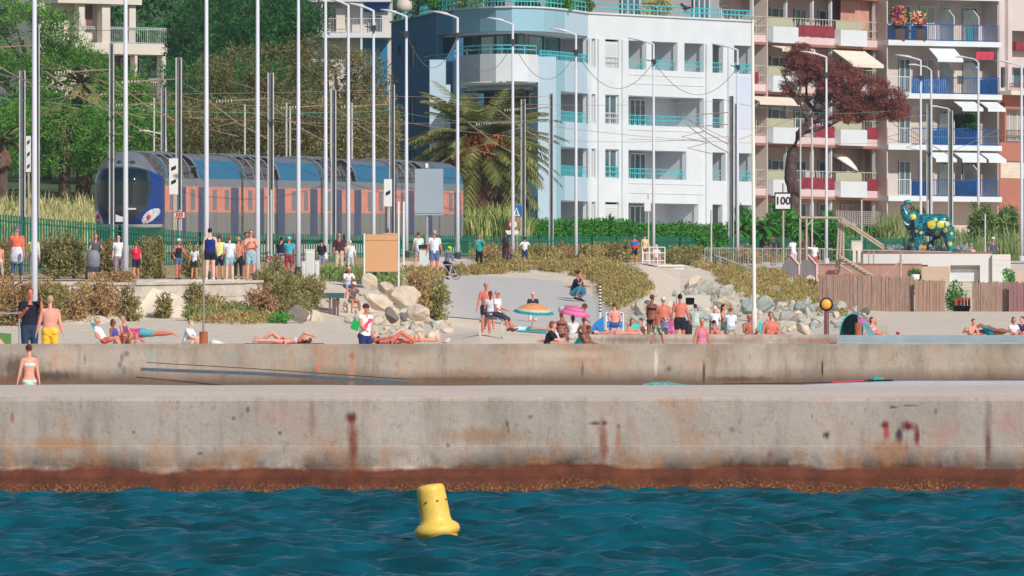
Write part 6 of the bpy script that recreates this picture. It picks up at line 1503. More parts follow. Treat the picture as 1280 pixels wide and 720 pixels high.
def elephant():
    D = DE; pt = lambda x_, y_, d=0: P(x_, y_, D+d); s = D/F
    root = thing('elephant_statue', P(1162, 315, D), 'elephant statue with raised trunk, painted teal with yellow flowers, standing on the plinth', 'statue')
    b = MB(); up = Vector((0, 0, 1)); yy = Vector((0, 1, 0))
    secs = []
    for x_, y_, ry, rz in ((1191, 287, .12, 3), (1189, 284, .42, 9), (1183, 281, .60, 13), (1174, 281, .68, 14), (1164, 282, .68, 14.5), (1156, 281, .60, 13.5), (1149, 279, .48, 11), (1143, 277, .40, 9), (1137, 275, .30, 7)):
        secs.append((pt(x_, y_), yy, up, ry, rz*s))
    b.loft(secs, 20)
    b.ell(pt(1141, 274), (.40, .36, .42)); b.ell(pt(1137, 279), (.3, .28, .28)); b.ell(pt(1136, 284), (.15, .16, .16))
    b.tube([pt(1138, 276), pt(1133, 270), pt(1129.5, 263), pt(1129, 257), pt(1131.5, 253), pt(1136, 252), pt(1140, 254)], [.28, .23, .18, .14, .12, .10, .085], 12)
    for x0, x1, x2, d in ((1150, 1146, 1143, -.38), (1147, 1140, 1139, .38), (1184, 1186, 1189, -.38), (1175, 1164, 1163, .38)):
        b.tube([pt(x0, 284, d), pt((x0+x1)/2, 295, d), pt(x1, 304, d), pt(x2, 311, d), pt(x2-.5, 315, d)], [.36, .27, .20, .19, .22], 12)
    me = b.remesh(.035, 3); me.transform(Matrix.Translation(-Vector(root.location))); link_mesh('body', me, m_ele, root)
    for d in (-.42, .42):
        b = MB(); cc = pt(1150, 281, d*1.15)
        outline = [(-.26, .34), (-.05, .42), (.16, .34), (.26, .1), (.24, -.18), (.1, -.42), (-.1, -.45), (-.2, -.2), (-.28, .1)]
        b.prism([cc+Vector((x_, abs(x_)*.3*(1 if d > 0 else -1), z_)) for x_, z_ in outline], (0, .05, 0)); b.build('ear', m_ele, parent=root)
        b = MB(); b.tube([pt(1136, 281, d*.5), pt(1132.5, 280.5, d*.6), pt(1130, 276.5, d*.6)], [.05, .04, .015], 8); b.build('tusk', m_wsign, parent=root, smooth=True)
        b = MB(); b.ell(pt(1139, 272, d*.75), (.035, .03, .035)); b.build('eye', m_black, parent=root)
    b = MB(); b.tube([pt(1190.5, 283), pt(1193, 289), pt(1193, 297), pt(1192, 301)], [.05, .035, .025, .04], 6); b.build('tail', m_ele, parent=root)
elephant()
# pale shrubs/stones around the elephant's feet and a small yellow plate
for i, (px, rx, y0) in enumerate(((1128, 9, 304), (1152, 12, 302), (1172, 9, 303), (1196, 11, 307), (1115, 7, 307), (1205, 7, 309))):
    D = 457.5; rnd = np.random.RandomState(600+i); s = D/F; z0 = ztop+.05
    cs = np.array([(X_(px+rnd.uniform(-rx, rx), D), D+rnd.uniform(.6, 1.6), z0+abs(rnd.normal())*.12) for k in range(int(rx*5))])
    root = thing('plant', (X_(px, D), D+1, z0), ['silvery plant left of the elephant front foot', 'silvery plant between the elephant front feet', 'silvery plant under the elephant belly', 'silvery plant behind the elephant hind foot', 'silvery plant at the left end of the elephant bed', 'silvery plant left of the two dark-haired people'][i], 'plant', 'silvery plants round the elephant')
    foliage('leaves', leaves(cs, np.full(len(cs), .14), 18, .04, .14, rnd, .5), lm('silver_leaves', rgb(186, 196, 200), rgb(150, 166, 168)), parent=root)
D = 457; b = MB(); px_box(b, 1149, 1158, 307, 310.5, D, .05); b.tube([P(1151, 310, D), (X_(1151, D), D, ztop+.03)], .02, 4); b.tube([P(1156, 310, D), (X_(1156, D), D, ztop+.03)], .02, 4); b.build('plaque', pm('plaque_ochre', rgb(206, 150, 60), .6), origin=P(1153, 315, D), label='small ochre plaque at the elephant front feet', cat='plaque')

# ---------------------------------------------------------------- beach things
m_rustb = pm('rusty_sleeve', rgb(160, 92, 64), .9, .25, 5)
m_gpost = pm('grey_post', rgb(140, 130, 124), .7, .15, 3)
for px, D, yt, yb, lb in ((254.5, 246, 326, 430, 'slim grey post in a rusty sleeve beside the seated white-haired person'), (1073, 292, 346, 419, 'slim brown post in a rusty sleeve in front of the dark green beach tent')):
    x = X_(px, D); z0 = G(px, D); root = thing('beach_post', (x, D, z0), lb, 'post')
    b = MB(); b.tube([(x, D, z0-.1), (x, D, Z_(yt, D))], .032, 8); b.build('pole', m_gpost, parent=root)
    b = MB(); b.lathe([(.10, -.2), (.11, .0), (.11, max(.45, Z_(yb-15, D)-z0)), (.09, max(.48, Z_(yb-15.6, D)-z0))], (x, D, z0), 14); b.build('sleeve', m_rustb, parent=root, smooth=True)
# striped measuring pole
D = 302; x = X_(750, D); z0 = G(750, D); root = thing('striped_pole', (x, D, z0), 'black and white striped pole by the blue tent', 'pole')
b = MB(); b.tube([(x, D, z0-.1), (x, D, Z_(392, D))], .035, 8); b.build('lower_pole', m_wsign, parent=root)
b = MB()
for i in range(18): yb_ = 392-i*2.05; b.lathe([(.038, 0), (.038, 2.05*D/F)], (x, D, Z_(yb_, D)), 10, mi=i % 2)
b.build('striped_section', [m_wsign, m_black], parent=root)
# orange ring lamp on a post
D = 296; x = X_(1032, D); z0 = G(1032, D); root = thing('beacon', (x, D, z0), 'round orange lamp in a dark ring on a short post among the boulders', 'lamp')
b = MB(); b.bb(x-.05, x+.05, D-.05, D+.05, z0, Z_(389, D)); b.bb(x+.06, x+.1, D-.04, D+.04, z0, Z_(391, D)); b.build('post', pm('post_maroon', rgb(110, 72, 74), .7), parent=root)
b = MB(); b.lathe([(.10, -.07), (.2, -.06), (.215, 0), (.2, .06), (.10, .07)], (X_(1033, D), D, Z_(380.5, D)), 24, M=M90); hd = b.build('ring', m_black, parent=root, smooth=True)
b = MB(); b.lathe([(.165, 0), (.15, .10), (.08, .14)], (X_(1032.6, D), D-.03, Z_(380.2, D)), 24, M=M90); b.build('lens', pm('lens_orange', rgb(240, 172, 60), .4, .05, 2, spec=.5), parent=hd, smooth=True)
# rail at far left
D = 243; b = MB(); b.tube([P(-40, 391.5, D), P(31, 391.5, D)], .022, 6); b.tube([P(24, 391.5, D), (X_(24, D), D, G(24, D))], .022, 6); b.tube([P(-30, 391.5, D), (X_(-30, D), D, G(-30, D))], .022, 6)
b.build('handrail', m_steel, origin=(X_(10, D), D, G(10, D)), label='plain grey handrail at the left edge in front of the man in black', cat='railing')
# teal table on brown posts, white column, dark shadowed bench under the fishermen
D = 334; root = thing('display_table', (X_(415, D), D, G(415, D)), 'dark teal slab on brown posts beside a white column, left of the fishermen', 'table')
b = MB(); px_box(b, 403, 430, 366.5, 372.5, D, .8); b.build('top', pm('table_teal', rgb(60, 88, 96), .7, .2, 3), parent=root)
for a in (411, 421): q = MB(); q.bb(X_(a, D), X_(a+2.4, D), D+.1, D+.2, 3.0, Z_(372.5, D)); q.build('leg', pm('leg_brown', rgb(120, 84, 74), .8), parent=root)
b = MB(); b.bb(X_(415, D), X_(424, D), D+.35, D+.7, 2.9, Z_(373, D)); b.build('column', m_conc, parent=root)
b = MB(); b.prism([P(386, 360, 335), P(432, 361, 335), P(432, 366, 335), P(386, 366, 335)], (0, 2.5, 0)); b.build('stone_ledge', m_conc, origin=P(410, 366, 336), label='low concrete ledge above the teal table', cat='ledge')
# bench block
D = 282; root = thing('bench', P(615, 415, D), 'grey slab bench with a woman in a white top sitting on its end', 'bench')
b = MB(); px_box(b, 596, 630, 397, 399.5, D-.2, .55); b.build('seat', pm('bench_grey', rgb(150, 150, 152), .6), parent=root)
for a in (599, 626.5): q = MB(); q.bb(X_(a, D), X_(a+2.4, D), D-.1, D+.25, 2.6, Z_(399.5, D)); q.build('leg', m_conc, parent=root)
b = MB(); b.bb(X_(660, 240), X_(742, 240), 239.4, 244.6, 1.5, 2.2); b.build('step', m_conc, origin=(X_(700, 242), 242, 1.5), label='low concrete step behind the quay wall under the woman in black', cat='step')
# umbrellas
def umbrella(px, py, D, rp, hp, tilt, axis, cols, label, foot):
    s = D/F; rr = rp*s; hh = hp*s; c = P(px, py, D); root = thing('beach_umbrella', P(foot[0], foot[1], D), label, 'beach umbrella')
    M = Matrix.Rotation(math.radians(tilt), 3, 'Y') @ Matrix.Rotation(math.radians(axis), 3, 'X')
    b = MB(); b.tube([P(foot[0], foot[1], D), c+M @ Vector((0, 0, hh))], .02, 6); b.build('pole', m_wsign, parent=root)
    b = MB(); n = 8; rings = 7; vs = []
    for j in range(rings+1):
        t_ = j/rings
        for i in range(n*4):
            a = 2*math.pi*i/(n*4); sc = 1-.05*(1-abs(math.cos(a*n/2)))*t_
            vs.append(c+M @ Vector((rr*t_*sc*math.cos(a), rr*t_*sc*math.sin(a), hh*(1-t_**1.8))))
    k = n*4
    for j in range(rings):
        for i in range(k): b.add([vs[j*k+i], vs[j*k+(i+1) % k], vs[(j+1)*k+(i+1) % k], vs[(j+1)*k+i]], [(0, 1, 2, 3)], cols[0][j])
    o_ = b.build('canopy', cols[1], parent=root, smooth=False)
    sm = o_.modifiers.new('thick', 'SOLIDIFY'); sm.thickness = .008
    b = MB()
    for i in range(n):
        a = 2*math.pi*i/n; b.tube([c+M @ Vector((0, 0, hh*.75)), c+M @ Vector((rr*.98*math.cos(a), rr*.98*math.sin(a), -.005))], .008, 4)
    b.build('ribs', m_steel, parent=root)
mo = pm('canopy_orange', rgb(234, 168, 122), .8, .04, 2, trans=.25); mteal = pm('canopy_teal', rgb(40, 160, 170), .8, .05, 2, trans=.25); mcream = pm('canopy_cream', rgb(220, 214, 180), .8, trans=.25)
mpk = pm('canopy_pink', rgb(226, 104, 160), .8, .05, 2, trans=.25); mpk2 = pm('canopy_pink_pale', rgb(232, 140, 180), .8, .05, 2, trans=.25)
umbrella(667, 391, 330, 26, 12, 4, 7, ([0, 0, 0, 0, 0, 2, 1], [mo, mteal, mcream]), 'open beach umbrella, orange with teal and cream rim stripes', (664, 413))
umbrella(718, 393, 312, 20, 11, 10, 9, ([0, 1, 0, 1, 0, 1, 0], [mpk, mpk2]), 'open pink beach umbrella tilted to the left', (716, 417))
# blue pop-up tent
def dome(name, px, py, D, w_, h_, dep, mat, label, mat2=None, skew=0, cat='tent'):
    s = D/F; root = thing(name, P(px, py, D), label, cat); c = P(px, py, D); vs = []; n = 16; k = 10; b = MB()
    for i in range(n+1):
        a = math.pi*i/n
        for j in range(k+1):
            q = math.pi*.5*j/k
            r_ = math.cos(q)
            x_ = -math.cos(a)*w_*s*r_*.98; z_ = math.sin(a)**.8*h_*s*(r_*.5+.5*math.cos(q)) if a not in (0, math.pi) else 0
            vs.append(c+Vector((x_+skew*s*(z_/(h_*s))*w_*.5, math.sin(q)*dep, max(0, z_))))
    fs = [(i*(k+1)+j, (i+1)*(k+1)+j, (i+1)*(k+1)+j+1, i*(k+1)+j+1) for i in range(n) for j in range(k)]
    b.add(vs, fs); o_ = b.build('shell', mat, parent=root, smooth=True); sm = o_.modifiers.new('t', 'SOLIDIFY'); sm.thickness = .01
    b = MB(); b.tube([vs[i*(k+1)] for i in range(n+1)], .014, 5); b.build('hoop', mat2 or m_black, parent=root)
    return root
m_bt = pm('tent_blue', rgb(30, 130, 200), .6, .08, 2); m_bt2 = pm('tent_blue_dark', rgb(20, 80, 160), .6)
D = 300; root = thing('beach_tent', P(746, 417, D), 'small bright blue pop-up tent leaning on the striped pole', 'tent')
b = MB(); b.prism([P(736, 417, D), P(743, 404, D), P(754.5, 395, D), P(754.5, 417, D)], (0, .9, 0)); b.build('shell', m_bt, parent=root)
b = MB(); b.prism([P(741, 417, D-.02), P(746, 408, D-.02), P(749, 417, D-.02)], (0, -.02, 0)); b.build('door_flap', m_bt2, parent=root)
dome('beach_tent', 1064, 419, 294, 15, 27, .9, pm('tent_petrol', rgb(18, 66, 84), .6, .1, 2), 'dark petrol and turquoise beach tent at the foot of the right bank', pm('hoop_teal', rgb(40, 170, 180), .6), .35)
D = 293; root = thing('folding_chair', P(1082, 419, D), 'turquoise folding chair right of the dark tent, lilac towel on top', 'chair')
b = MB(); b.prism([P(1074, 400, D), P(1080, 398, D), P(1094, 418, D), P(1088, 419, D)], (0, .45, 0)); b.build('backrest', pm('chair_turq', rgb(84, 160, 168), .8, .15, 5), parent=root)
b = MB(); b.tube([P(1074, 400, D), P(1088, 420, D)], .015, 5); b.tube([P(1080, 419, D), P(1092, 408, D)], .015, 5); b.tube([P(1080, 419, D+.45), P(1092, 408, D+.45)], .015, 5); b.build('frame', m_steel, parent=root)
b = MB(); b.prism([P(1073, 403, D-.02), P(1076, 397, D-.02), P(1083, 400, D-.02), P(1080, 405, D-.02)], (0, .5, 0)); b.build('towel', pm('towel_lilac', rgb(190, 110, 190), .9), origin=P(1078, 405, D), label='lilac towel hanging on the turquoise folding chair', cat='towel')
D = 291; c = P(1121, 416.5, D); b = MB(); b.ell((c.x, D, G(1121, D)+.35), (.09, .09, .09), n=16, k=10); b.build('ball', pm('ball_pink', rgb(200, 30, 90), .4), origin=(c.x, D, G(1121, D)+.26), smooth=True, label='small deep pink ball lying on the slipway edge', cat='ball') if False else None
b = MB(); b.ell((c.x, 290.15, 2.84+.06), (.065, .055, .05), n=16, k=10); b.build('ball', pm('ball_pink', rgb(200, 30, 90), .4), origin=(c.x, 290.15, 2.84), smooth=True, label='small deep pink ball at the slipway edge', cat='ball')
# striped deck chair
D = 300; root = thing('deck_chair', P(768, 418, D), 'deck chair with a blue, pink and turquoise striped back', 'chair'); cols = [rgb(60, 90, 190), rgb(214, 170, 200), rgb(60, 150, 190), rgb(90, 190, 190), rgb(206, 200, 210), rgb(50, 120, 190), rgb(214, 150, 190), rgb(40, 90, 170)]
ms = [pm('chair_stripe_%d' % i, c_, .8, .04, 3) for i, c_ in enumerate(cols)]
b = MB()
for i in range(12): y0 = 392+i*1.95; b.prism([P(758.2, y0, D-i*.015), P(778, y0, D-i*.015), P(778, y0+1.95, D-(i+1)*.015), P(758.2, y0+1.95, D-(i+1)*.015)], (0, .015, 0), mi=(i*3 % 8))
b.build('backrest', ms, parent=root)
b = MB(); b.tube([P(757.5, 391, D), P(757.5, 418, D-.2)], .02, 6); b.tube([P(778.8, 391, D), P(778.8, 418, D-.2)], .02, 6); b.tube([P(757.5, 391, D), P(778.8, 391, D)], .02, 6); b.tube([P(757.5, 418, D+.5), P(757.5, 406, D-.1)], .015, 5); b.tube([P(778.8, 418, D+.5), P(778.8, 406, D-.1)], .015, 5); b.build('frame', m_wsign, parent=root)
b = MB(); b.prism([P(758.2, 415, D), P(778, 415, D), P(778, 415, D+.45), P(758.2, 415, D+.45)], (0, 0, -.02)); b.build('seat', ms[0], parent=root)
# teal lounge chair on the left
D = 262; root = thing('folding_chair', P(128, 431, D), 'teal low beach chair carrying the reclining man in a white T-shirt', 'chair')
mtc = pm('chair_teal', rgb(30, 150, 168), .8, .1, 3)
b = MB(); b.prism([P(112, 403, D+.1), P(118, 404, D+.1), P(130, 424, D+.1), P(124, 424, D+.1)], (0, .5, 0)); b.build('backrest', mtc, parent=root)
b = MB(); b.prism([P(124, 423, D+.1), P(146, 423, D+.1), P(146, 424.5, D+.1), P(124, 424.5, D+.1)], (0, .5, 0)); b.build('seat', mtc, parent=root)
b = MB()
for dy in (.08, .62): b.tube([P(112, 402, D+dy), P(132, 431, D+dy)], .014, 5); b.tube([P(118, 431, D+dy), P(136, 421, D+dy)], .014, 5); b.tube([P(143, 431, D+dy), P(146, 422, D+dy)], .014, 5)
b.build('frame', m_steel, parent=root)
D = 243
def cloth(name, pts, th, mat, label, cat, D0):
    b = MB(); q = [Vector((X_(x_, d_), d_, G(x_, d_)+.03)) for x_, d_ in pts]; b.prism(q, (0, 0, th)); return b.build(name, mat, origin=q[0], label=label, cat=cat)
b = MB(); c0 = Vector((X_(274, 266), 266, G(274, 266))); b.loft([(c0+Vector((x_, 0, z_)), Vector((0, 1, 0)), Vector((0, 0, 1)), ry, rz) for x_, z_, ry, rz in ((-.27, .12, .08, .10), (-.18, .16, .2, .16), (0, .13, .22, .13), (.18, .09, .2, .09), (.32, .05, .1, .04))], 12)
b.build('white_bag', pm('bag_white', rgb(220, 222, 224), .85, .05, 4, bump=.5), origin=c0, smooth=True, label='white bag lying on the sand right of the rusty post sleeve', cat='bag')
cloth('beach_mat', [(303, 269), (402, 270), (405, 273), (306, 273)], .02, pm('mat_wine', rgb(140, 60, 66), .9), 'dark red beach mat under the sunbather', 'mat', 270)
cloth('towel', [(648, 352), (684, 352), (684, 357), (648, 357)], .03, pm('towel_teal', rgb(70, 170, 176), .9, .2, 4), 'teal towel under the person lying below the orange umbrella', 'towel', 352)
D = 300; b = MB(); q0 = P(860, 410, D); b.loft([(q0+Vector((0, 0, z_)), Vector((1, 0, 0)), Vector((0, 1, 0)), rx, .10) for z_, rx in ((-.22, .10), (-.15, .13), (.05, .13), (.18, .09), (.24, .03))], 12); b.build('beach_bag', m_black, origin=(q0.x, D, q0.z-.22), smooth=True, label='black bag hanging beside the man in black shorts', cat='bag')
D = 299; b = MB(); b.prism([P(948, 403, D), P(953, 403, D), P(955, 416, D), P(949, 417, D)], (0, .12, 0)); b.build('towel', pm('towel_turq', rgb(50, 200, 206), .9, .06, 3), origin=P(951, 417, D), label='turquoise towel between the tall pole and the reddened man', cat='towel')
# fishing rods, one rod shadow built as a tube, net, buoy
wire('fishing_rod_or_shadow', [P(183, 453, 224.6), P(320, 461, 224.5), P(508, 474, 224.4)], .012, m_black, 'long dark fishing rod leaning along the quay wall', 'fishing rods')
wire('fishing_rod_or_shadow', [P(176, 461.5, 224.3), P(320, 467, 224.2), P(440, 474.5, 224.1), P(510, 479, 224.0)], .055, pm('rod_shadow_slate', rgb(78, 90, 104), .6), 'thick slate-blue tube added as the shadow of the long fishing rod on the quay wall', 'fishing rods')  # no pole here: dark tube added as the rod's shadow on the wall
D = 164.2; root = thing('fishing_rod_or_shadow', P(1075, 479, D), 'fishing rod with a red butt and green reel lying on the slab', 'fishing rod')
zt2 = lambda px: 1.822+(px-1010)/(1130-1010)*(1.885-1.822)+.02
b = MB(); b.tube([(X_(900, D), 163.0, 1.84), (X_(1040, D), D, zt2(1040)), (X_(1083, D), D, zt2(1083)+.01)], [.006, .01, .012], 6); b.build('blank', m_black, parent=root)
b = MB(); b.tube([(X_(1040, D), D, zt2(1040)+.002), (X_(1080, D), D, zt2(1080)+.012)], .014, 6); b.build('red_butt', pm('rod_red', rgb(214, 60, 90), .5), parent=root)
b = MB(); b.tube([(X_(1084, D), D, zt2(1084)+.015), (X_(1116, D), D, zt2(1116)+.0)], [.022, .016], 8); b.build('handle', m_black, parent=root)
b = MB(); b.lathe([(.035, -.03), (.045, 0), (.035, .03)], (X_(1094, D), D, zt2(1094)+.05), 12, M=M90); b.box((X_(1100, D), D, zt2(1100)+.04), (.12, .05, .04)); b.tube([(X_(1096, D), D, zt2(1096)+.06), (X_(1097, D), D, zt2(1097)+.12)], .008, 4); b.build('reel', pm('reel_green', rgb(60, 160, 150), .4), parent=root)
D = 165.6; c = Vector((X_(828, D), D, 1.72)); b = MB(); rnd = random.Random(4)
for k in range(5): b.loft([(c+Vector((x_+.05*k, .1*k-.2, 0)), Vector((0, 1, 0)), Vector((0, 0, 1)), .14, .12*h_+.02) for x_, h_ in ((-.42, .2), (-.3, .9), (-.1, 1.1), (.1, .8), (.3, .6), (.42, .2))], 8)
b.build('fishing_net', pm('net_teal', rgb(40, 150, 150), .9, .3, 14, col2=rgb(170, 206, 210), bump=.8), origin=c-Vector((0, 0, .1)), smooth=True, label='heap of teal net behind the top of the sea wall', cat='net')
# yellow buoy
D = 120; c = Vector((X_(548, D), D, .07)); Mt = Matrix.Rotation(math.radians(-9), 3, 'Y')
bx = (D/F)
root = thing('buoy', c, 'faded yellow mooring buoy leaning left in the blue water', 'buoy')
m_bu = pm('buoy_yellow', rgb(240, 204, 92), .42, .07, 7, col2=rgb(224, 184, 84), spec=.4, bump=.1, bscale=14)
pf = [(.0, -.12), (.2, -.12), (.225, -.05), (.228, .0), (.235, .03), (.278, .055), (.29, .10), (.278, .145), (.235, .185), (.205, .205), (.192, .25), (.186, .42), (.178, .60), (.172, .645), (.15, .672), (.08, .684), (.0, .688)]
b = MB(); b.lathe(pf, c, 40, M=Mt); b.build('float', m_bu, parent=root, smooth=True)
b = MB()
for a in (-115, -70, -25):
    ar = math.radians(a); p = c+Mt @ Vector((math.cos(ar)*.186, math.sin(ar)*.186, .47)); b.ell(p, (.018, .018, .01), n=8, k=5)
b.build('holes', pm('hole_olive', rgb(110, 100, 30), .8), parent=root)
b = MB(); b.lathe([(.232, -.02), (.245, -.01), (.245, .02), (.236, .03)], c, 32, M=Mt); b.build('waterline_ring', pm('buoy_foot', rgb(214, 140, 40), .5, .25, 6), parent=root, smooth=True)
# ---------------------------------------------------------------- people
SK = {'tan': rgb(206, 138, 112), 'pink': rgb(226, 156, 138), 'red': rgb(206, 118, 100), 'brown': rgb(150, 92, 74), 'fair': rgb(232, 182, 160), 'deep': rgb(176, 104, 84)}
def skin_m(k): return pm('skin_'+k, SK[k], .6, .12, 9, spec=.3)
def cl(c): return pm('cloth_%02x%02x%02x' % c, rgb(*c), .9, .16, 7, bump=.6, bscale=14)
HAIR = {'grey': (170, 162, 154), 'brown': (92, 64, 50), 'black': (38, 34, 36), 'blond': (188, 160, 120), 'white': (214, 208, 200), 'red': (150, 88, 62)}
UP = Vector((0, 0, 1)); EX = Vector((1, 0, 0))
def limb(a, b_, r0, r1, ax=None, sec=None):
    """tapered limb as rings with a slight muscle belly"""
    d = (b_-a); n = 6; up = Vector((0, 0, 1)) if abs(d.normalized().z) < .9 else Vector((0, 1, 0))
    u = d.cross(up).normalized(); v = d.cross(u).normalized(); out = []
    for i in range(n+1):
        t = i/n; r = r0+(r1-r0)*t+math.sin(math.pi*min(1, t*1.3))*.006
        out.append((a+d*t, u, v, r, r))
    return out
def skeleton(pose, sex='m', build=1.0):
    g = math.radians
    J = {}
    pel = g(pose.get('pel', 0)); tor = g(pose.get('torso', 3)); hd = g(pose.get('head', 0))
    hip = Vector((0, 0, .93)); J['hip'] = hip
    def fr(a): return Vector((0, -math.sin(a), math.cos(a))), Vector((0, -math.cos(a), -math.sin(a)))     # up, forward
    pu, pf = fr(pel); tu, tf = fr(tor)
    J['pu'], J['pf'], J['tu'], J['tf'] = pu, pf, tu, tf
    J['mid'] = hip+pu*.08
    J['neck'] = J['mid']+tu*.47
    nu, nf = fr(tor*.45+hd); yaw = Matrix.Rotation(g(pose.get('yaw', 0)), 3, 'Z')
    nf = yaw @ nf
    J['hu'], J['hf'] = nu, nf
    J['head'] = J['neck']+nu*.20+nf*.015
    sw = .175 if sex == 'm' else .155
    if sex == 'k': sw = .15
    for i, sg in ((0, -1), (1, 1)):
        sh = J['mid']+tu*.42+EX*sg*sw; fl, ab, el = pose.get('arms', [(4, 8, 12), (4, 8, 12)])[i]
        inn = pose.get('inn', [0, 0])[i]
        def dr(f, a): return Vector((sg*math.sin(g(a)), -math.sin(g(f))*math.cos(g(a)), -math.cos(g(f))*math.cos(g(a))))
        e = sh+dr(fl, ab)*.285; w = e+dr(fl+el, ab-inn)*.255; hnd = dr(fl+el, ab-inn)
        J['sh%d' % i], J['el%d' % i], J['wr%d' % i], J['hd%d' % i] = sh, e, w, hnd
        hp = hip+EX*sg*.088; fl, ab, kn = pose.get('legs', [(2, 3, 4), (-2, 3, 4)])[i]
        k = hp+dr(fl, ab)*.43; an = k+dr(fl-kn, ab*.6)*.43; ft = dr(fl-kn+90-pose.get('point', 0), ab*.6)
        J['hp%d' % i], J['kn%d' % i], J['an%d' % i], J['ft%d' % i] = hp, k, an, ft
    return J
def torso_secs(J, sex, k, z0=-.10, z1=.60, grow=0):
    prof = {'m': [(-.12, .10, .085), (-.06, .15, .108), (.02, .158, .112), (.12, .146, .105), (.22, .142, .103), (.32, .158, .112), (.42, .172, .112), (.48, .150, .095), (.515, .095, .072), (.545, .058, .058)],
            'f': [(-.12, .11, .09), (-.06, .16, .115), (.02, .162, .115), (.12, .134, .098), (.22, .124, .092), (.32, .138, .115), (.38, .145, .118), (.44, .146, .098), (.49, .125, .08), (.52, .075, .062), (.545, .05, .05)]}
    prof['k'] = [(z, a*.88, b_*.9) for z, a, b_ in prof['m']]
    out = []
    def at(z, a, b_):
        if z <= .08: return (J['hip']+J['pu']*z, EX, J['pf'], a*k+grow, b_*k+grow)
        return (J['mid']+J['tu']*(z-.08), EX, J['tf'], a*k+grow, b_*k+grow)
    pr = prof[sex]
    def interp(z):
        for (za, a0, b0), (zb_, a1, b1) in zip(pr, pr[1:]):
            if za <= z <= zb_: t = (z-za)/(zb_-za); return a0+(a1-a0)*t, b0+(b1-b0)*t
        return pr[-1][1:]
    zs = sorted(set([max(z0, pr[0][0]), min(z1, pr[-1][0])]+[p[0] for p in pr if z0 < p[0] < z1]))
    return [at(z, *interp(z)) for z in zs]
def body_mb(J, sex, k):
    b = MB()
    b.loft(torso_secs(J, sex, k), 20)
    for i, sg in ((0, -1), (1, 1)):
        sh, e, w, hd = J['sh%d' % i], J['el%d' % i], J['wr%d' % i], J['hd%d' % i]
        b.ell(sh+Vector((-sg*.01, 0, -.01)), (.062*k, .06*k, .062*k)); b.loft(limb(sh, e, .050*k, .038*k), 12); b.ell(e, (.038*k,)*3, n=10, k=6); b.loft(limb(e, w, .038*k, .024*k), 12)
        b.loft([(J['mid']+J['tu']*.44, J['tu'], J['tf'], .05, .05), (sh, J['tu'], J['tf'], .058*k, .058*k)], 12)
        # hand: palm, four bent fingers, thumb from the side of the palm
        up = Vector((0, 0, 1)) if abs(hd.z) < .8 else Vector((0, -1, 0))
        side = hd.cross(up).normalized(); nrm_ = side.cross(hd).normalized()
        if abs(hd.z) >= .8: side, nrm_ = Vector((0, -1, 0)), EX*(-sg); side = (side-hd*side.dot(hd)).normalized()
        pc = w+hd*.05; b.loft([(w-hd*.01, side, nrm_, .024, .02), (w+hd*.03, side, nrm_, .038, .018), (w+hd*.075, side, nrm_, .042, .016), (w+hd*.095, side, nrm_, .038, .014)], 10)
        for q, (o_, L) in enumerate(((-.031, .060), (-.011, .072), (.010, .078), (.031, .066))):
            a = w+hd*.085+side*o_; c1 = a+hd*L*.5+nrm_*.004+side*o_*.12; c2 = c1+(hd*.85+nrm_*.5).normalized()*L*.55
            b.tube([a, c1, c2], [.0105, .0098, .0085], 7)
        a = w+hd*.03+side*.034; b.tube([a, a+(side*.8+hd*.5).normalized()*.035, a+(side*.8+hd*.5).normalized()*.035+(hd*.9+nrm_*.3).normalized()*.03], [.013, .011, .009], 7)
        hp, kn, an, ft = J['hp%d' % i], J['kn%d' % i], J['an%d' % i], J['ft%d' % i]
        b.ell(hp+J['pf']*(-.02), (.095*k, .10*k, .10*k)); b.loft(limb(hp, kn, .088*k, .054*k), 14); b.ell(kn, (.054*k,)*3, n=10, k=6)
        b.loft(limb(kn, kn.lerp(an, .45), .052*k, .055*k), 12); b.loft(limb(kn.lerp(an, .42), an, .055*k, .034*k), 12)
        sh_d = (an-kn).normalized(); fs = ft.cross(sh_d).normalized(); fu = -sh_d
        heel = an+sh_d*.045-ft*.045
        b.loft([(heel-ft*.012, fs, fu, .024, .026), (heel+ft*.03+fu*.012, fs, fu, .034, .042), (heel+ft*.10+fu*.004, fs, fu, .038, .034), (heel+ft*.17-fu*.006, fs, fu, .044, .022), (heel+ft*.225-fu*.01, fs, fu, .036, .014), (heel+ft*.245-fu*.012, fs, fu, .02, .01)], 12)
        b.ell(an, (.036, .036, .036), n=10, k=6)
    hu, hf = J['hu'], J['hf']; hs = hu.cross(hf).normalized(); hc = J['head']
    b.loft([(J['neck']-J['tu']*.04, hs, hf, .062, .06), (J['neck']+hu*.02, hs, hf, .052, .052), (J['neck']+hu*.11+hf*.005, hs, hf, .05, .052)], 12)
    M = Matrix((hs, hf, hu)).transposed()
    b.ell(hc+hu*.03-hf*.008, (.074, .095, .092), M=M, n=18, k=12); b.ell(hc-hu*.03+hf*.022, (.058, .070, .082), M=M, n=16, k=10)       # skull, jaw
    b.ell(hc-hu*.095+hf*.062, (.022, .018, .018), M=M, n=10, k=6)
    b.ell(hc-hu*.012+hf*.094, (.013, .022, .026), M=M, n=8, k=6); b.ell(hc+hu*.028+hf*.080, (.045, .014, .010), M=M, n=10, k=6)          # nose, brow
    b.ell(hc-hu*.055+hf*.086, (.024, .010, .009), M=M, n=10, k=6)                                                                    # lips
    for sg in (-1, 1): b.ell(hc+hs*sg*.076-hf*.005, (.010, .020, .032), M=M, n=8, k=6)
    return b
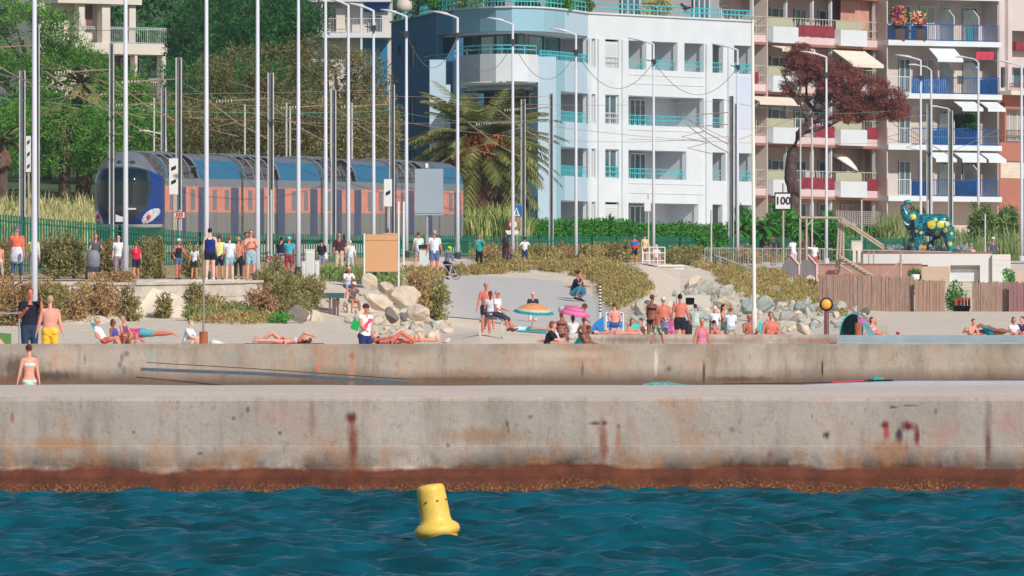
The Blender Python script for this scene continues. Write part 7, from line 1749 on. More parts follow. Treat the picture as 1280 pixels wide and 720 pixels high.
def person(px, yt, D, face=0, pose=None, sex='m', skin='tan', hair=('brown', 'short'), top=None, bottom=None, shoes=None, hat=None, glasses=False, label='', H=None, zg=None, k=1.0, lie=None, roll=0, feet_in=0, group=None, bun=False, extra=None):
    """top: (rgb, sleeve 0..1, z0) ; bottom: (rgb, length 0..1.9)"""
    pose = dict(pose or {}); standing = lie is None and not pose.get('sit')
    zg = G(px, D) if zg is None else zg
    if H is None:
        H = Z_(yt, D)-zg
        if not (1.0 < H < 2.05): print('PERSON HEIGHT', label, round(H, 2))
        H = max(1.0, min(2.0, H))
    J = skeleton(pose, sex); sc = H/1.79 if standing or H else 1
    Rm = Matrix.Rotation(math.radians(face), 3, 'Z')
    if roll: Rm = Rm @ Matrix.Rotation(math.radians(roll), 3, 'Y')
    if lie == 'back': Rm = Rm @ Matrix.Rotation(-math.pi/2, 3, 'X')
    elif lie == 'front': Rm = Rm @ Matrix.Rotation(math.pi/2, 3, 'X')
    root = thing('person', (X_(px, D), D, zg), label, 'person', group)
    def fin(me):
        me.transform(Rm.to_4x4() @ Matrix.Scale(sc, 4)); return me
    if pose.get('sit') and yt and not lie:
        bb_ = body_mb(J, sex, k); zs_ = [(Rm @ (Vector(v)*sc)).z for v in bb_.v]; hb = max(zs_)-min(zs_)+.015*sc; want = Z_(yt, D)-zg
        H2 = max(1.4, min(1.95, H*want/hb)); 
        if abs(want-hb*H2/H) > .08: print('SIT', label[:50], 'want', round(want, 2), 'has', round(hb*H2/H, 2))
        sc = H2/1.79
    body = fin(body_mb(J, sex, k).remesh(.0115, 2))
    n = len(body.vertices); co = np.empty(n*3, np.float32); body.vertices.foreach_get('co', co); zmin = co.reshape(-1, 3)[:, 2].min()
    cx = 0
    dz = -zmin
    off_ = Rm @ Vector((0, 0, -.93*sc)) if lie else Vector((0, 0, 0)); off_.z = dz
    T = Matrix.Translation(off_)
    body.transform(T); link_mesh('body', body, skin_m(skin), root)
    def put(name, mb_, mat, vox=.016, sm=2, rem=True, parent=root):
        if rem: me = mb_.remesh(vox, sm)
        else:
            me = bpy.data.meshes.new(name); me.from_pydata(mb_.v, [], mb_.f); me.polygons.foreach_set('use_smooth', [True]*len(me.polygons))
        fin(me); me.transform(T); return link_mesh(name, me, mat, parent)
    hu, hf = J['hu'], J['hf']; hs = hu.cross(hf).normalized(); hc = J['head']; M = Matrix((hs, hf, hu)).transposed()
    if top:
        col_, sl, z0 = top[:3]
        b = MB(); b.loft(torso_secs(J, sex, k, z0=z0, z1=.50 if z0 < .33 and sl > .05 else (.47 if z0 < .33 else z0+.09), grow=.013), 20)
        if z0 < .33:
            for i in (0, 1):
                sh, e, w = J['sh%d' % i], J['el%d' % i], J['wr%d' % i]
                if sl > .05:
                    b.loft([(J['mid']+J['tu']*.43, J['tu'], J['tf'], .065, .065), (sh, J['tu'], J['tf'], .071*k, .071*k)], 12); b.ell(sh, (.074*k,)*3)
                    q = sh.lerp(e, min(1, sl*1.0 if sl <= 1 else 1)); b.loft(limb(sh, q, .066*k, .060*k), 12)
                    if sl > 1: b.ell(e, (.056,)*3); b.loft(limb(e, e.lerp(w, sl-1), .054*k, .042*k), 12)
                else: b.loft([(J['mid']+J['tu']*.36+EX*(-.09 if i == 0 else .09), J['tf'], EX, .115*k, .03), (J['mid']+J['tu']*.455+EX*(-.09 if i == 0 else .09), J['tf'], EX, .085*k, .028)], 10)
        put('top', b, top[3] if len(top) > 3 else cl(col_))
    if bottom:
        col_, ln = bottom[:2]
        b = MB(); b.loft(torso_secs(J, sex, k, z0=-.12, z1=.10 if ln > .2 else .03, grow=.012 if ln > .2 else .006), 20)
        for i in (0, 1):
            hp, kn, an = J['hp%d' % i], J['kn%d' % i], J['an%d' % i]
            b.ell(hp+J['pf']*(-.02), (.108*k, .113*k, .105*k) if ln > .2 else (.100*k, .106*k, .075*k))
            if ln > .2:
                b.loft(limb(hp, hp.lerp(kn, min(1, ln)), .100*k, (.100-.03*min(1, ln))*k), 14)
                if ln > 1: b.ell(kn, (.068*k,)*3); b.loft(limb(kn, kn.lerp(an, ln-1), .068*k, .055*k), 12)
        put('bottoms' if ln > .2 else 'swim_briefs', b, bottom[2] if len(bottom) > 2 else cl(col_))
    if shoes:
        for i in (0, 1):
            an, kn, ft = J['an%d' % i], J['kn%d' % i], J['ft%d' % i]; sh_d = (an-kn).normalized(); fs = ft.cross(sh_d).normalized(); fu = -sh_d; heel = an+sh_d*.045-ft*.045
            b = MB(); b.loft([(heel-ft*.022, fs, fu, .036, .036), (heel+ft*.03+fu*.012, fs, fu, .044, .056), (heel+ft*.10+fu*.004, fs, fu, .047, .046), (heel+ft*.18-fu*.004, fs, fu, .052, .032), (heel+ft*.26-fu*.01, fs, fu, .03, .018)], 14)
            put('shoe', b, cl(shoes), rem=False)
    if hair and hair[1] != 'bald':
        b = MB(); b.ell(hc+hu*.042-hf*.020, (.083, .095, .094), M=M, n=18, k=12)
        if hair[1] in ('long', 'tail', 'bob'):
            b.ell(hc-hu*.01-hf*.045, (.082, .06, .085), M=M)
            L = {'bob': .12, 'long': .28, 'tail': .26}[hair[1]]; r0 = .075 if hair[1] != 'tail' else .035
            b.loft([(hc-hf*.06, hs, hf, r0, .045), (hc-hu*L*.5-hf*.075, hs, hf, r0*1.05, .04), (hc-hu*L-hf*.07, hs, hf, r0*.6, .025)], 12)
        if hair[1] == 'bun': b.ell(hc+hu*.06-hf*.11, (.04, .04, .04))
        put('hair', b, cl(HAIR[hair[0]]), .012)
    if hat:
        col_, kind = hat
        b = MB()
        b.ell(hc+hu*.055-hf*.012, (.092, .106, .085), M=M, n=18, k=12)
        if kind == 'cap': b.loft([(hc+hu*.06+hf*.06, hs, hu, .07, .014), (hc+hu*.05+hf*.13, hs, hu, .065, .010), (hc+hu*.04+hf*.17, hs, hu, .03, .008)], 12)
        elif kind == 'brim': b.lathe([(.15, -.006), (.16, 0), (.15, .008)], hc+hu*.055, 20, M=M)
        elif kind == 'band': b = MB(); b.lathe([(.088, -.02), (.092, 0), (.088, .02)], hc+hu*.03-hf*.01, 20, M=M)
        elif kind == 'helmet': b.ell(hc+hu*.075-hf*.02, (.105, .13, .085), M=M)
        put('hat' if kind != 'helmet' else 'helmet', b, cl(col_), .014)
    if glasses:
        b = MB(); b.loft([(hc+hu*.012+hs*x_+hf*y_, hs, hu, .02, .017) for x_, y_ in ((-.04, .085), (-.038, .092))], 8); b.loft([(hc+hu*.012+hs*x_+hf*y_, hs, hu, .02, .017) for x_, y_ in ((.04, .085), (.038, .092))], 8)
        b.tube([hc+hu*.014-hs*.06+hf*.082, hc+hu*.014+hf*.105, hc+hu*.014+hs*.06+hf*.082], .006, 5); b.tube([hc+hu*.014-hs*.06+hf*.082, hc+hu*.014-hs*.078], .004, 4); b.tube([hc+hu*.014+hs*.06+hf*.082, hc+hu*.014+hs*.078], .004, 4)
        put('sunglasses', b, m_black, rem=False)
    elif abs(((face+180) % 360)-180) < 120:
        for sg in (-1, 1):
            b = MB(); b.ell(hc+hu*.010+hs*sg*.031+hf*.083, (.011, .006, .007), M=M, n=8, k=6); put('eye', b, m_black, rem=False)
    if extra:
        for nm_, fn, mt_ in extra: b = MB(); fn(b, J); put(nm_, b, mt_)
    J['_T'] = (Rm, sc, dz, Vector(root.location))
    return J
def world(J, p):
    Rm, sc, dz, loc = J['_T']; return Rm @ (p*sc)+Vector((0, 0, dz))+loc
def carried(name, J, fn, mat, label, cat):
    """something worn or held: built in the person's frame, a thing of its own"""
    b = MB(); fn(b, J); Rm, sc, dz, loc = J['_T']
    b.v = [tuple(Rm @ (Vector(v)*sc)+Vector((0, 0, dz))+loc) for v in b.v]
    zlo = min(b.v, key=lambda v: v[2]); c = Vector((sum(v[0] for v in b.v)/len(b.v), sum(v[1] for v in b.v)/len(b.v), zlo[2]))
    return b.build(name, mat, origin=c, smooth=True, label=label, cat=cat)
def pack(b, J, w_=.15, h_=.21, t_=.075):
    c = J['mid']+J['tu']*.28-J['tf']*.19
    b.loft([(c+J['tu']*z_, EX, J['tf'], rx, ry) for z_, rx, ry in ((-h_, w_*.7, t_*.6), (-h_*.85, w_, t_), (0, w_, t_*1.1), (h_*.7, w_*.9, t_*.9), (h_, w_*.5, t_*.5))], 14)
    for sg in (-1, 1): b.tube([c+J['tu']*h_*.8+EX*sg*.09, J['mid']+J['tu']*.46+EX*sg*.10+J['tf']*.02, J['mid']+J['tu']*.34+EX*sg*.11+J['tf']*.125, c-J['tu']*.1+EX*sg*.12], .014, 6)

stand = {}
walk = {'legs': [(22, 2, 6), (-14, 2, 22)], 'arms': [(-12, 8, 15), (18, 8, 20)]}
seatk = {'sit': 1, 'pel': -12, 'torso': 8, 'legs': [(124, 8, 146), (116, 10, 140)], 'arms': [(36, 10, 40), (32, 14, 52)], 'inn': [14, 20]}
ledge = {'sit': 1, 'pel': -6, 'torso': 18, 'legs': [(84, 10, 84), (78, 12, 90)], 'arms': [(30, 14, 50), (36, 14, 54)], 'inn': [18, 20]}
seatf = {'sit': 1, 'pel': -10, 'torso': 4, 'legs': [(86, 8, 30), (84, 8, 22)], 'arms': [(-20, 20, 5), (-18, 20, 5)]}
chairp = {'sit': 1, 'pel': -12, 'torso': -6, 'legs': [(82, 8, 85), (80, 8, 88)], 'arms': [(12, 12, 50), (8, 12, 62)], 'inn': [20, 20]}
flat = {'sit': 1, 'torso': 0, 'legs': [(2, 5, 4), (2, 5, 4)], 'arms': [(6, 18, 8), (6, 18, 8)], 'point': -40}
flatk = {'sit': 1, 'torso': 6, 'legs': [(40, 5, 75), (5, 6, 6)], 'arms': [(6, 30, 8), (120, 20, 80)], 'point': -30}
phone = {'arms': [(30, 6, 110), (34, 6, 108)], 'inn': [22, 22]}
camp = {'arms': [(48, 8, 112), (52, 8, 110)], 'inn': [24, 24]}
hips = {'arms': [(-20, 42, 95), (-20, 42, 95)], 'inn': [60, 60]}

# promenade, left to right
J = person(21, 284, 332, 176, walk, skin='tan', hair=('grey', 'short'), hat=((110, 100, 130), 'cap'), top=((226, 110, 88), .9, .06), bottom=((60, 82, 120), 1.85), shoes=(120, 110, 104), k=1.12, label='man in an orange-red shirt and cap walking away with a pale jacket round his waist')
carried('jacket', J, lambda b, J: b.loft([(J['hip']+J['pu']*z_-J['pf']*o_, EX, J['pf'], rx, ry) for z_, rx, ry, o_ in ((.20, .17, .13, 0), (.10, .20, .15, .01), (-.08, .215, .16, .04), (-.28, .20, .12, .08), (-.36, .12, .05, .09))], 18), cl((206, 206, 214)), 'pale grey jacket tied round the waist of the man in orange-red', 'jacket')
J = person(42, 293, 331, 184, walk, sex='f', skin='fair', hair=('blond', 'bob'), top=((206, 206, 200), 1.7, .02), bottom=((120, 124, 116), 1.85), shoes=(50, 50, 54), label='blond woman in pale clothes walking away beside the man in orange-red')
carried('backpack', J, lambda b, J: pack(b, J, .15, .23, .08), cl((226, 214, 70)), 'bright yellow backpack on the blond woman', 'backpack')
person(-1, 304, 330, 170, walk, sex='f', skin='tan', hair=('brown', 'bob'), top=((230, 150, 130), .5, .0), bottom=((206, 190, 180), 1.5), label='person in salmon cut by the left edge of the photo')
J = person(119.5, 292.5, 334, 5, {'arms': [(38, 10, 40), (38, 10, 40)], 'legs': [(16, 2, 5), (-12, 2, 20)]}, skin='tan', hair=('brown', 'short'), top=((82, 88, 98), .55, .02), bottom=((44, 48, 56), .9), shoes=(60, 56, 56), k=1.06, label='man in a dark grey T-shirt pushing a pushchair')
J = person(148, 294, 330, 3, walk, sex='f', skin='fair', hair=('black', 'tail'), glasses=True, top=((224, 224, 226), .6, .0), bottom=((134, 122, 132), 1.9), shoes=(90, 80, 84), k=1.04, label='woman in sunglasses, white T-shirt and mauve-grey trousers walking towards the sea')
person(170, 303, 329, 186, walk, sex='m', skin='tan', hair=('red', 'short'), top=((206, 30, 74), .6, .04), bottom=((38, 42, 56), .8), shoes=(190, 180, 180), k=1.05, label='person in a crimson jersey and black shorts walking away right of the second lamp post', extra=[('jersey_print', lambda b, J: b.loft([(J['mid']+J['tu']*.33-J['tf']*.118, EX, J['tu'], .075, .022), (J['mid']+J['tu']*.33-J['tf']*.132, EX, J['tu'], .07, .018)], 10), cl((226, 210, 216)))])
J = person(223, 299.5, 330, 35, {'arms': [(-25, 25, 70), (28, 10, 30)], 'inn': [20, 0], 'legs': [(6, 3, 6), (-6, 3, 8)]}, sex='f', skin='red', hair=('brown', 'tail'), hat=((220, 224, 230), 'cap'), top=((36, 38, 48), .0, .0), bottom=((84, 112, 142), .6), shoes=(70, 60, 60), label='woman in a white cap, black tank top and denim shorts with a black bag')
carried('shoulder_bag', J, lambda b, J: b.loft([(J['hip']+EX*(-.24)+Vector((0, .05, z_)), Vector((0, 1, 0)), EX, rx, .07) for z_, rx in ((-.02, .10), (.06, .15), (.20, .15), (.28, .08))], 12), m_black, 'black shoulder bag of the woman in the white cap', 'bag')
person(243, 307, 331, 160, {'arms': [(10, 12, 25), (-10, 14, 15)]}, sex='f', skin='tan', hair=('red', 'long'), top=((216, 218, 224), .5, .0), bottom=((56, 54, 64), .7), shoes=(60, 50, 50), label='girl with long auburn hair in a white T-shirt and dark shorts')
person(262.5, 286, 328.5, 182, stand, skin='fair', hair=('black', 'short'), top=((26, 44, 116), .0, -.04), bottom=((30, 32, 44), .55), shoes=(224, 226, 230), k=1.12, label='tall man in a navy tank top, black shorts and white shoes seen from behind')
person(274, 294, 331.5, 180, {'arms': [(0, 10, 8), (0, 10, 8)]}, skin='tan', hair=('brown', 'short'), top=((218, 218, 140), .5, .0), bottom=((34, 42, 66), .85), shoes=(60, 56, 60), label='person in a pale yellow top and dark shorts behind the tall man')
person(287, 296, 329, 184, {'arms': [(8, 12, 30), (8, 12, 30)]}, skin='fair', hair=('red', 'short'), top=((222, 226, 232), .55, -.02), bottom=((176, 186, 204), .75), shoes=(200, 190, 180), k=1.08, label='person in a white T-shirt and pale blue-grey shorts seen from behind')
J = person(298, 297, 330, 185, stand, sex='f', skin='tan', hair=('blond', 'short'), hat=((214, 216, 222), 'band'), top=((196, 128, 106), .4, .0), bottom=((38, 42, 50), 1.8), shoes=(40, 40, 44), label='blond person in a rust top and black trousers carrying a teal bag')
carried('tote_bag', J, lambda b, J: b.loft([(J['hip']+EX*.2+Vector((0, .06, z_)), EX, Vector((0, 1, 0)), rx, .05) for z_, rx in ((-.18, .11), (-.14, .13), (.1, .12), (.25, .05), (.5, .015))], 12), cl((90, 190, 180)), 'teal and white bag of the blond person in black trousers', 'bag')
person(307, 291, 332.5, 30, {'arms': [(0, 10, 12), (0, 10, 12)]}, skin='deep', hair=('black', 'short'), bottom=((34, 34, 42), .9), label='dark-haired man mostly hidden behind the bare-chested man')
person(313.5, 288, 328.5, 8, {'arms': [(28, 10, 95), (28, 10, 95)], 'inn': [35, 35]}, skin='pink', hair=('brown', 'short'), glasses=True, bottom=((150, 188, 200), .85), shoes=(200, 150, 140), k=1.1, label='bare-chested reddened man in pale blue shorts facing the sea')
J = person(350, 297, 362, 150, {'torso': 12, 'arms': [(30, 12, 30), (30, 12, 30)]}, skin='tan', hair=('black', 'short'), top=((34, 38, 56), .6, .0), bottom=((150, 150, 164), .8), shoes=(60, 60, 60), k=1.15, label='man in a navy T-shirt standing behind a bicycle')
person(361, 296.5, 358, 168, {'torso': 6, 'arms': [(20, 10, 60), (14, 12, 40)]}, sex='m', skin='red', hair=('grey', 'short'), hat=((130, 210, 214), 'cap'), top=((64, 176, 196), .6, .06), bottom=((160, 62, 74), 1.3), shoes=(206, 190, 184), k=1.06, label='person in a turquoise jersey and cap with dark red trousers beside the bicycle', extra=[('jersey_print', lambda b, J: b.loft([(J['mid']+J['tu']*.33-J['tf']*.118, EX, J['tu'], .09, .024), (J['mid']+J['tu']*.33-J['tf']*.132, EX, J['tu'], .085, .02)], 10), cl((214, 232, 234)))])
J = person(402, 300, 366, 185, stand, skin='tan', hair=('black', 'short'), top=((30, 36, 48), .9, -.02), bottom=((130, 136, 150), 1.0), shoes=(160, 130, 110), label='dark-clad person behind the sixth lamp post holding a white bag')
carried('white_bag', J, lambda b, J: b.loft([(J['wr1']+Vector((-.46, .1, z_)), EX, Vector((0, 1, 0)), rx, .07) for z_, rx in ((-.12, .05), (-.05, .1), (.1, .1), (.2, .04))], 12), cl((226, 220, 214)), 'white bag held by the dark-clad person', 'bag')
person(424, 292, 372, 183, {'arms': [(-8, 10, 14), (-8, 10, 14)]}, skin='red', hair=('grey', 'bald'), top=((74, 44, 52), .9, -.06), bottom=((196, 180, 154), 1.85), shoes=(90, 80, 70), k=1.18, label='bald man in a dark maroon shirt and beige trousers seen from behind')
person(438, 301, 373, 190, {'torso': 10, 'arms': [(-14, 14, 20), (10, 12, 30)]}, skin='fair', hair=('white', 'short'), top=((214, 214, 212), 1.6, -.08), bottom=((190, 190, 186), 1.5), label='white-haired person in a loose white shirt behind the seventh lamp post')
J = person(434, 333, 336.5, 20, dict(ledge, torso=26), skin='red', hair=('white', 'short'), top=((216, 220, 226), .7, .0), bottom=((96, 124, 170), .8), H=1.74, zg=4.15, label='grey-haired man in white sitting on the stone ledge above the teal table')
carried('backpack', J, lambda b, J: pack(b, J), m_black, 'black backpack of the man sitting on the stone ledge', 'backpack')
J = person(440, 356, 333, 25, dict(ledge, torso=24), skin='red', hair=('grey', 'short'), hat=((222, 218, 212), 'cap'), top=((106, 96, 104), .5, .0), bottom=((170, 150, 130), .8), H=1.70, zg=3.62, label='man in a white cap sitting among the stones below the ledge')
person(523, 291, 394, 176, {'arms': [(0, 12, 10), (0, 12, 10)], 'legs': [(12, 4, 5), (-10, 4, 16)]}, skin='tan', hair=('brown', 'short'), top=((206, 222, 214), .6, -.06), bottom=((150, 144, 150), .8), shoes=(200, 180, 170), k=1.1, label='man in a pale mint T-shirt and grey shorts left of the litter bin')
person(543, 288.5, 388, 182, {'arms': [(0, 14, 10), (0, 14, 10)]}, skin='red', hair=('grey', 'short'), top=((214, 218, 226), .6, -.04), bottom=((90, 110, 160), .75), shoes=(206, 180, 170), k=1.12, label='man in a white T-shirt and blue shorts right of the litter bin')
person(558, 308, 392, 130, dict(chairp, torso=20, pel=10, legs=[(60, 8, 60), (40, 8, 50)]), sex='k', skin='tan', hair=('brown', 'short'), hat=((150, 226, 40), 'helmet'), top=((96, 116, 146), 1.5, .0), bottom=((30, 34, 44), 1.8), shoes=(60, 60, 64), H=1.35, zg=5.25, label='child with a neon green helmet riding a small bicycle')
person(599, 293, 424, 12, dict(camp), sex='m', skin='tan', hair=('black', 'short'), top=((42, 160, 160), 1.2, -.04), bottom=((28, 30, 38), 1.9), shoes=(30, 30, 34), label='person in a teal top and black trousers raising a phone to the face')
J = person(632, 291, 432, 184, {'torso': 8, 'arms': [(24, 12, 20), (24, 12, 20)]}, skin='tan', hair=('brown', 'short'), top=((110, 116, 140), .6, .0), bottom=((44, 44, 52), 1.6), shoes=(60, 50, 50), k=1.05, label='person with a black backpack beside the eleventh lamp post')
carried('backpack', J, lambda b, J: pack(b, J, .17, .27, .1), m_black, 'big black backpack of the person beside the eleventh lamp post', 'backpack')
person(656, 297, 436, 178, hips, skin='tan', hair=('black', 'short'), hat=((36, 40, 56), 'cap'), top=((224, 224, 226), .6, -.02), bottom=((44, 60, 84), 1.8), shoes=(60, 60, 60), k=1.08, label='person in a white T-shirt, dark cap and jeans with hands on hips')
mj = pm('jersey_gradient', rgb(200, 40, 84), .8)
person(793, 295, 449, 182, {'arms': [(10, 12, 20), (10, 12, 20)]}, skin='tan', hair=('black', 'short'), hat=((60, 150, 190), 'helmet'), top=((204, 50, 84), .3, -.06), bottom=((28, 30, 40), .9), shoes=(180, 170, 170), k=1.12, label='cyclist in a blue and red jersey and black shorts standing by the small railing', extra=[('jersey_yoke', lambda b, J: (b.loft(torso_secs(J, 'm', 1.12, z0=.26, z1=.50, grow=.022), 20), [b.loft(limb(J['sh%d' % i], J['sh%d' % i].lerp(J['el%d' % i], .55), .078, .070), 12) for i in (0, 1)]), cl((34, 108, 190)))])
person(806, 293, 450, 186, stand, sex='f', skin='fair', hair=('brown', 'short'), top=((228, 196, 130), .0, -.02), bottom=((120, 60, 76), .4), shoes=(120, 60, 60), label='person in a pale yellow top and dark red shorts next to the cyclist')
person(820, 308, 451, 5, dict(seatk), sex='k', skin='fair', hair=('white', 'short'), top=((222, 216, 222), .6, .0), bottom=((206, 150, 160), .7), H=1.45, label='small person in white sitting behind the small railing')
person(966.5, 298, 478, 25, {'arms': [(20, 10, 80), (10, 10, 30)], 'inn': [20, 0]}, sex='f', skin='brown', hair=('black', 'short'), hat=((214, 60, 120), 'cap'), top=((38, 40, 52), .2, -.02), bottom=((110, 104, 90), .7), shoes=(120, 70, 60), label='woman in a pink cap and black top behind the thin-barred railing')
person(992, 296.5, 470, 215, {'torso': 10, 'arms': [(30, 12, 60), (30, 12, 60)]}, sex='f', skin='tan', hair=('black', 'bob'), top=((224, 224, 232), .5, .0), bottom=((206, 190, 206), .8), label='dark-haired woman in white behind the left grey gable')
person(1018, 303, 470, 180, {'torso': 4, 'arms': [(20, 12, 40), (10, 100, 60)], 'inn': [0, 60]}, sex='f', skin='red', hair=('black', 'bun'), top=((226, 226, 232), .8, .0), bottom=((190, 90, 90), .8), label='person in white raising an arm behind the right grey gable')
person(1207.5, 303, 470, 20, {}, sex='f', skin='tan', hair=('black', 'bun'), top=((206, 150, 140), .3, .0), bottom=((60, 60, 70), 1.8), label='dark-haired woman leaning her head in behind the plinth', H=1.68, zg=Z_(303, 470)-1.68)
person(1213.5, 305, 471, 10, {}, sex='m', skin='pink', hair=('brown', 'short'), hat=((150, 150, 160), 'cap'), top=((200, 170, 160), .5, .0), bottom=((60, 60, 70), 1.8), label='grey-capped person beside the dark-haired woman behind the plinth', H=1.7, zg=Z_(305, 471)-1.7)
person(1241, 297, 472, 10, {'arms': [(20, 14, 60), (20, 14, 60)], 'inn': [20, 20]}, skin='tan', hair=('grey', 'short'), hat=((226, 228, 232), 'cap'), top=((84, 92, 112), .6, .0), bottom=((60, 60, 70), 1.8), label='man in a white cap and slate T-shirt behind the right end of the plinth', H=1.78, zg=Z_(297, 472)-1.78)
J = person(717, 333, 398, 62, dict(seatk, torso=24, arms=[(60, 8, 90), (50, 8, 30)], inn=[10, 10]), skin='tan', hair=('black', 'short'), top=((34, 38, 56), .7, .0), bottom=((70, 136, 160), 1.8), shoes=(40, 40, 50), H=1.82, label='man in a dark T-shirt and jeans sitting at the top right of the boat ramp')
person(728, 336, 400, 250, dict(seatk, torso=24), sex='f', skin='tan', hair=('brown', 'bun'), top=((90, 70, 80), .3, .0), bottom=((64, 120, 150), 1.5), H=1.6, label='person sitting close behind the man in jeans at the top of the boat ramp')

# beach, left to right
person(37, 361.5, 240, 12, {'arms': [(10, 12, 110), (52, 14, 118)], 'inn': [30, 20]}, skin='red', hair=('brown', 'short'), top=((26, 30, 46), .6, .02), bottom=((40, 62, 90), 1.05), k=1.15, label='man in a black T-shirt and navy knee shorts with his hand at his mouth')
person(62.5, 371, 234, 181, {'arms': [(-2, 14, 12), (2, 16, 14)]}, skin='pink', hair=('blond', 'short'), hat=((206, 50, 96), 'band'), bottom=((240, 190, 60), .75), k=1.2, label='bare-backed man in bright yellow shorts and a pink headband')
person(6, 408, 240, 250, dict(seatk, torso=40, arms=[(60, 20, 30), (60, 20, 30)]), sex='m', skin='pink', hair=('brown', 'short'), bottom=((60, 100, 110), .6), H=1.75, k=1.1, label='sunbather sitting bent forward at the left edge in front of the lawn')
m_bik = pm('bikini_print', rgb(150, 214, 220), .8, .1, 30, col2=rgb(236, 226, 190), thr=(.45, .55))
person(36.5, 431.5, 190, 190, {'arms': [(2, 10, 8), (2, 12, 6)]}, sex='f', skin='pink', hair=('brown', 'bun'), top=((150, 200, 210), 0, .335, m_bik), bottom=((150, 200, 210), .1, m_bik), label='girl in a pale blue bikini walking away between the two walls', k=.95)
person(131, 402, 261.4, 75, {'sit': 1, 'pel': -38, 'torso': -34, 'head': 22, 'legs': [(100, 6, 64), (104, 6, 84)], 'arms': [(10, 12, 50), (14, 12, 48)], 'inn': [14, 14]}, skin='tan', hair=('blond', 'short'), glasses=True, top=((228, 230, 236), .5, .0), bottom=((206, 100, 90), .6), H=1.75, zg=2.36, k=1.1, label='man in a white T-shirt and sunglasses reclining in the teal beach chair')
person(147, 404, 264, 60, {'sit': 1, 'pel': -30, 'torso': -20, 'head': 10, 'legs': [(118, 6, 126), (110, 6, 108)], 'arms': [(10, 12, 60), (14, 12, 58)]}, sex='f', skin='brown', hair=('brown', 'bob'), glasses=True, top=((70, 80, 160), 0, .20), bottom=((70, 80, 160), .1), H=1.68, label='tanned woman in a blue swimsuit reclining next to the man in white')
person(158, 404, 268, 50, {'sit': 1, 'pel': -24, 'torso': -14, 'legs': [(122, 6, 140), (116, 6, 134)], 'arms': [(30, 12, 60), (30, 12, 58)]}, sex='f', skin='tan', hair=('grey', 'short'), top=((110, 70, 120), 0, .20), bottom=((110, 70, 120), .1), H=1.66, label='sunbather with knees drawn up at the right of the reclining group')
person(178, 420, 280, -95, {'sit': 1, 'torso': 2, 'pel': 2, 'legs': [(4, 3, 6), (2, 3, 4)], 'arms': [(150, 14, 20), (10, 14, 20)], 'point': 50}, sex='m', skin='red', hair=('brown', 'short'), top=((206, 56, 130), .8, -.06), bottom=((90, 166, 184), .8), H=1.75, k=1.2, lie='front', roll=0, label='person in a magenta T-shirt and turquoise shorts lying stretched out on the sand')
person(233, 402, 262, 68, dict(seatk, torso=18), sex='m', skin='fair', hair=('blond', 'short'), top=((224, 226, 234), .8, .0), bottom=((196, 180, 160), .9), H=1.76, k=1.1, label='fair-haired person in a white shirt sitting left of the rusty post sleeve')
person(354, 424, 271, -86, flatk, sex='f', skin='pink', hair=('brown', 'long'), top=((206, 200, 210), 0, .33), bottom=((120, 40, 50), .1), H=1.66, lie='back', label='sunbather lying on the dark red mat')
J = person(456, 379, 262, 40, {'sit': 1, 'pel': 4, 'torso': 4, 'legs': [(10, 6, 118), (12, 6, 120)], 'arms': [(26, 16, 40), (-6, 8, 20)], 'inn': [10, 0]}, skin='tan', hair=('brown', 'short'), hat=((70, 50, 62), 'cap'), top=((226, 228, 234), .1, .0), bottom=((40, 50, 110), .8), H=1.72, k=1.1, label='kneeling man in a white vest with a pink towel over his shoulder')
carried('towel', J, lambda b, J: b.loft([(J['sh0'].lerp(J['sh1'], t_)+J['tf']*(.11+.02*t_)+J['tu']*z_, EX, J['tf'], .085, .018) for t_, z_ in ((.75, -.02), (.62, -.08), (.4, -.18), (.2, -.28), (.08, -.34))], 10), cl((214, 74, 104)), 'pinkish-red towel over the shoulder of the kneeling man', 'towel')
D = 261; b = MB(); b.prism([P(441.5, 399, D), P(451, 402.5, D), P(447, 414, D), P(437.5, 410.5, D)], (0, .1, 0)); b.build('green_bag', pm('bag_green', rgb(20, 160, 80), .8, .1, 4), origin=P(444, 413, D), label='bright green bag hanging at the left of the kneeling man', cat='bag')
person(488, 424, 272, 92, flatk, sex='f', skin='red', hair=('brown', 'long'), top=((32, 32, 40), 0, .33), bottom=((32, 32, 40), .1), H=1.7, lie='back', label='sunbather in a black bikini lying behind the kneeling man')
person(512, 426, 276, 88, flat, sex='f', skin='pink', hair=('blond', 'long'), top=((196, 90, 110), 0, .33), bottom=((196, 90, 110), .1), H=1.66, lie='back', label='second sunbather stretched out at the foot of the left stone heap')
person(607.5, 353.5, 296, 4, {'arms': [(2, 14, 10), (4, 14, 10)]}, skin='red', hair=('grey', 'short'), bottom=((36, 48, 54), .6), k=1.1, H=1.62, zg=Z_(353.5, 296)-1.62, label='bare-chested man in dark swim shorts standing behind the slab bench')
J = person(622, 367, 281.5, 62, dict(chairp, torso=0, legs=[(70, 6, 52), (64, 6, 40)]), sex='f', skin='red', hair=('grey', 'short'), glasses=True, top=((222, 222, 228), .6, -.02), bottom=((58, 64, 82), 1.3), shoes=(110, 60, 80), H=1.68, zg=2.93, k=1.1, label='woman in a white T-shirt and sunglasses sitting on the end of the slab bench')
person(613, 372, 283, 185, dict(chairp, torso=4, legs=[(80, 6, 80), (80, 6, 80)]), sex='f', skin='tan', hair=('brown', 'tail'), top=((206, 200, 214), .4, -.02), bottom=((90, 84, 96), .6), H=1.5, zg=3.0, label='person in pale lilac sitting at the left of the woman in white on the bench')
person(666, 366, 372, 4, {'arms': [(10, 10, 40), (10, 10, 40)]}, skin='tan', hair=('white', 'short'), top=((44, 46, 58), .6, .02), bottom=((206, 220, 216), .85), shoes=(150, 80, 70), H=1.55, zg=Z_(366, 372)-1.55, k=1.1, label='grey-haired man in a dark polo shirt and white shorts behind the orange umbrella')
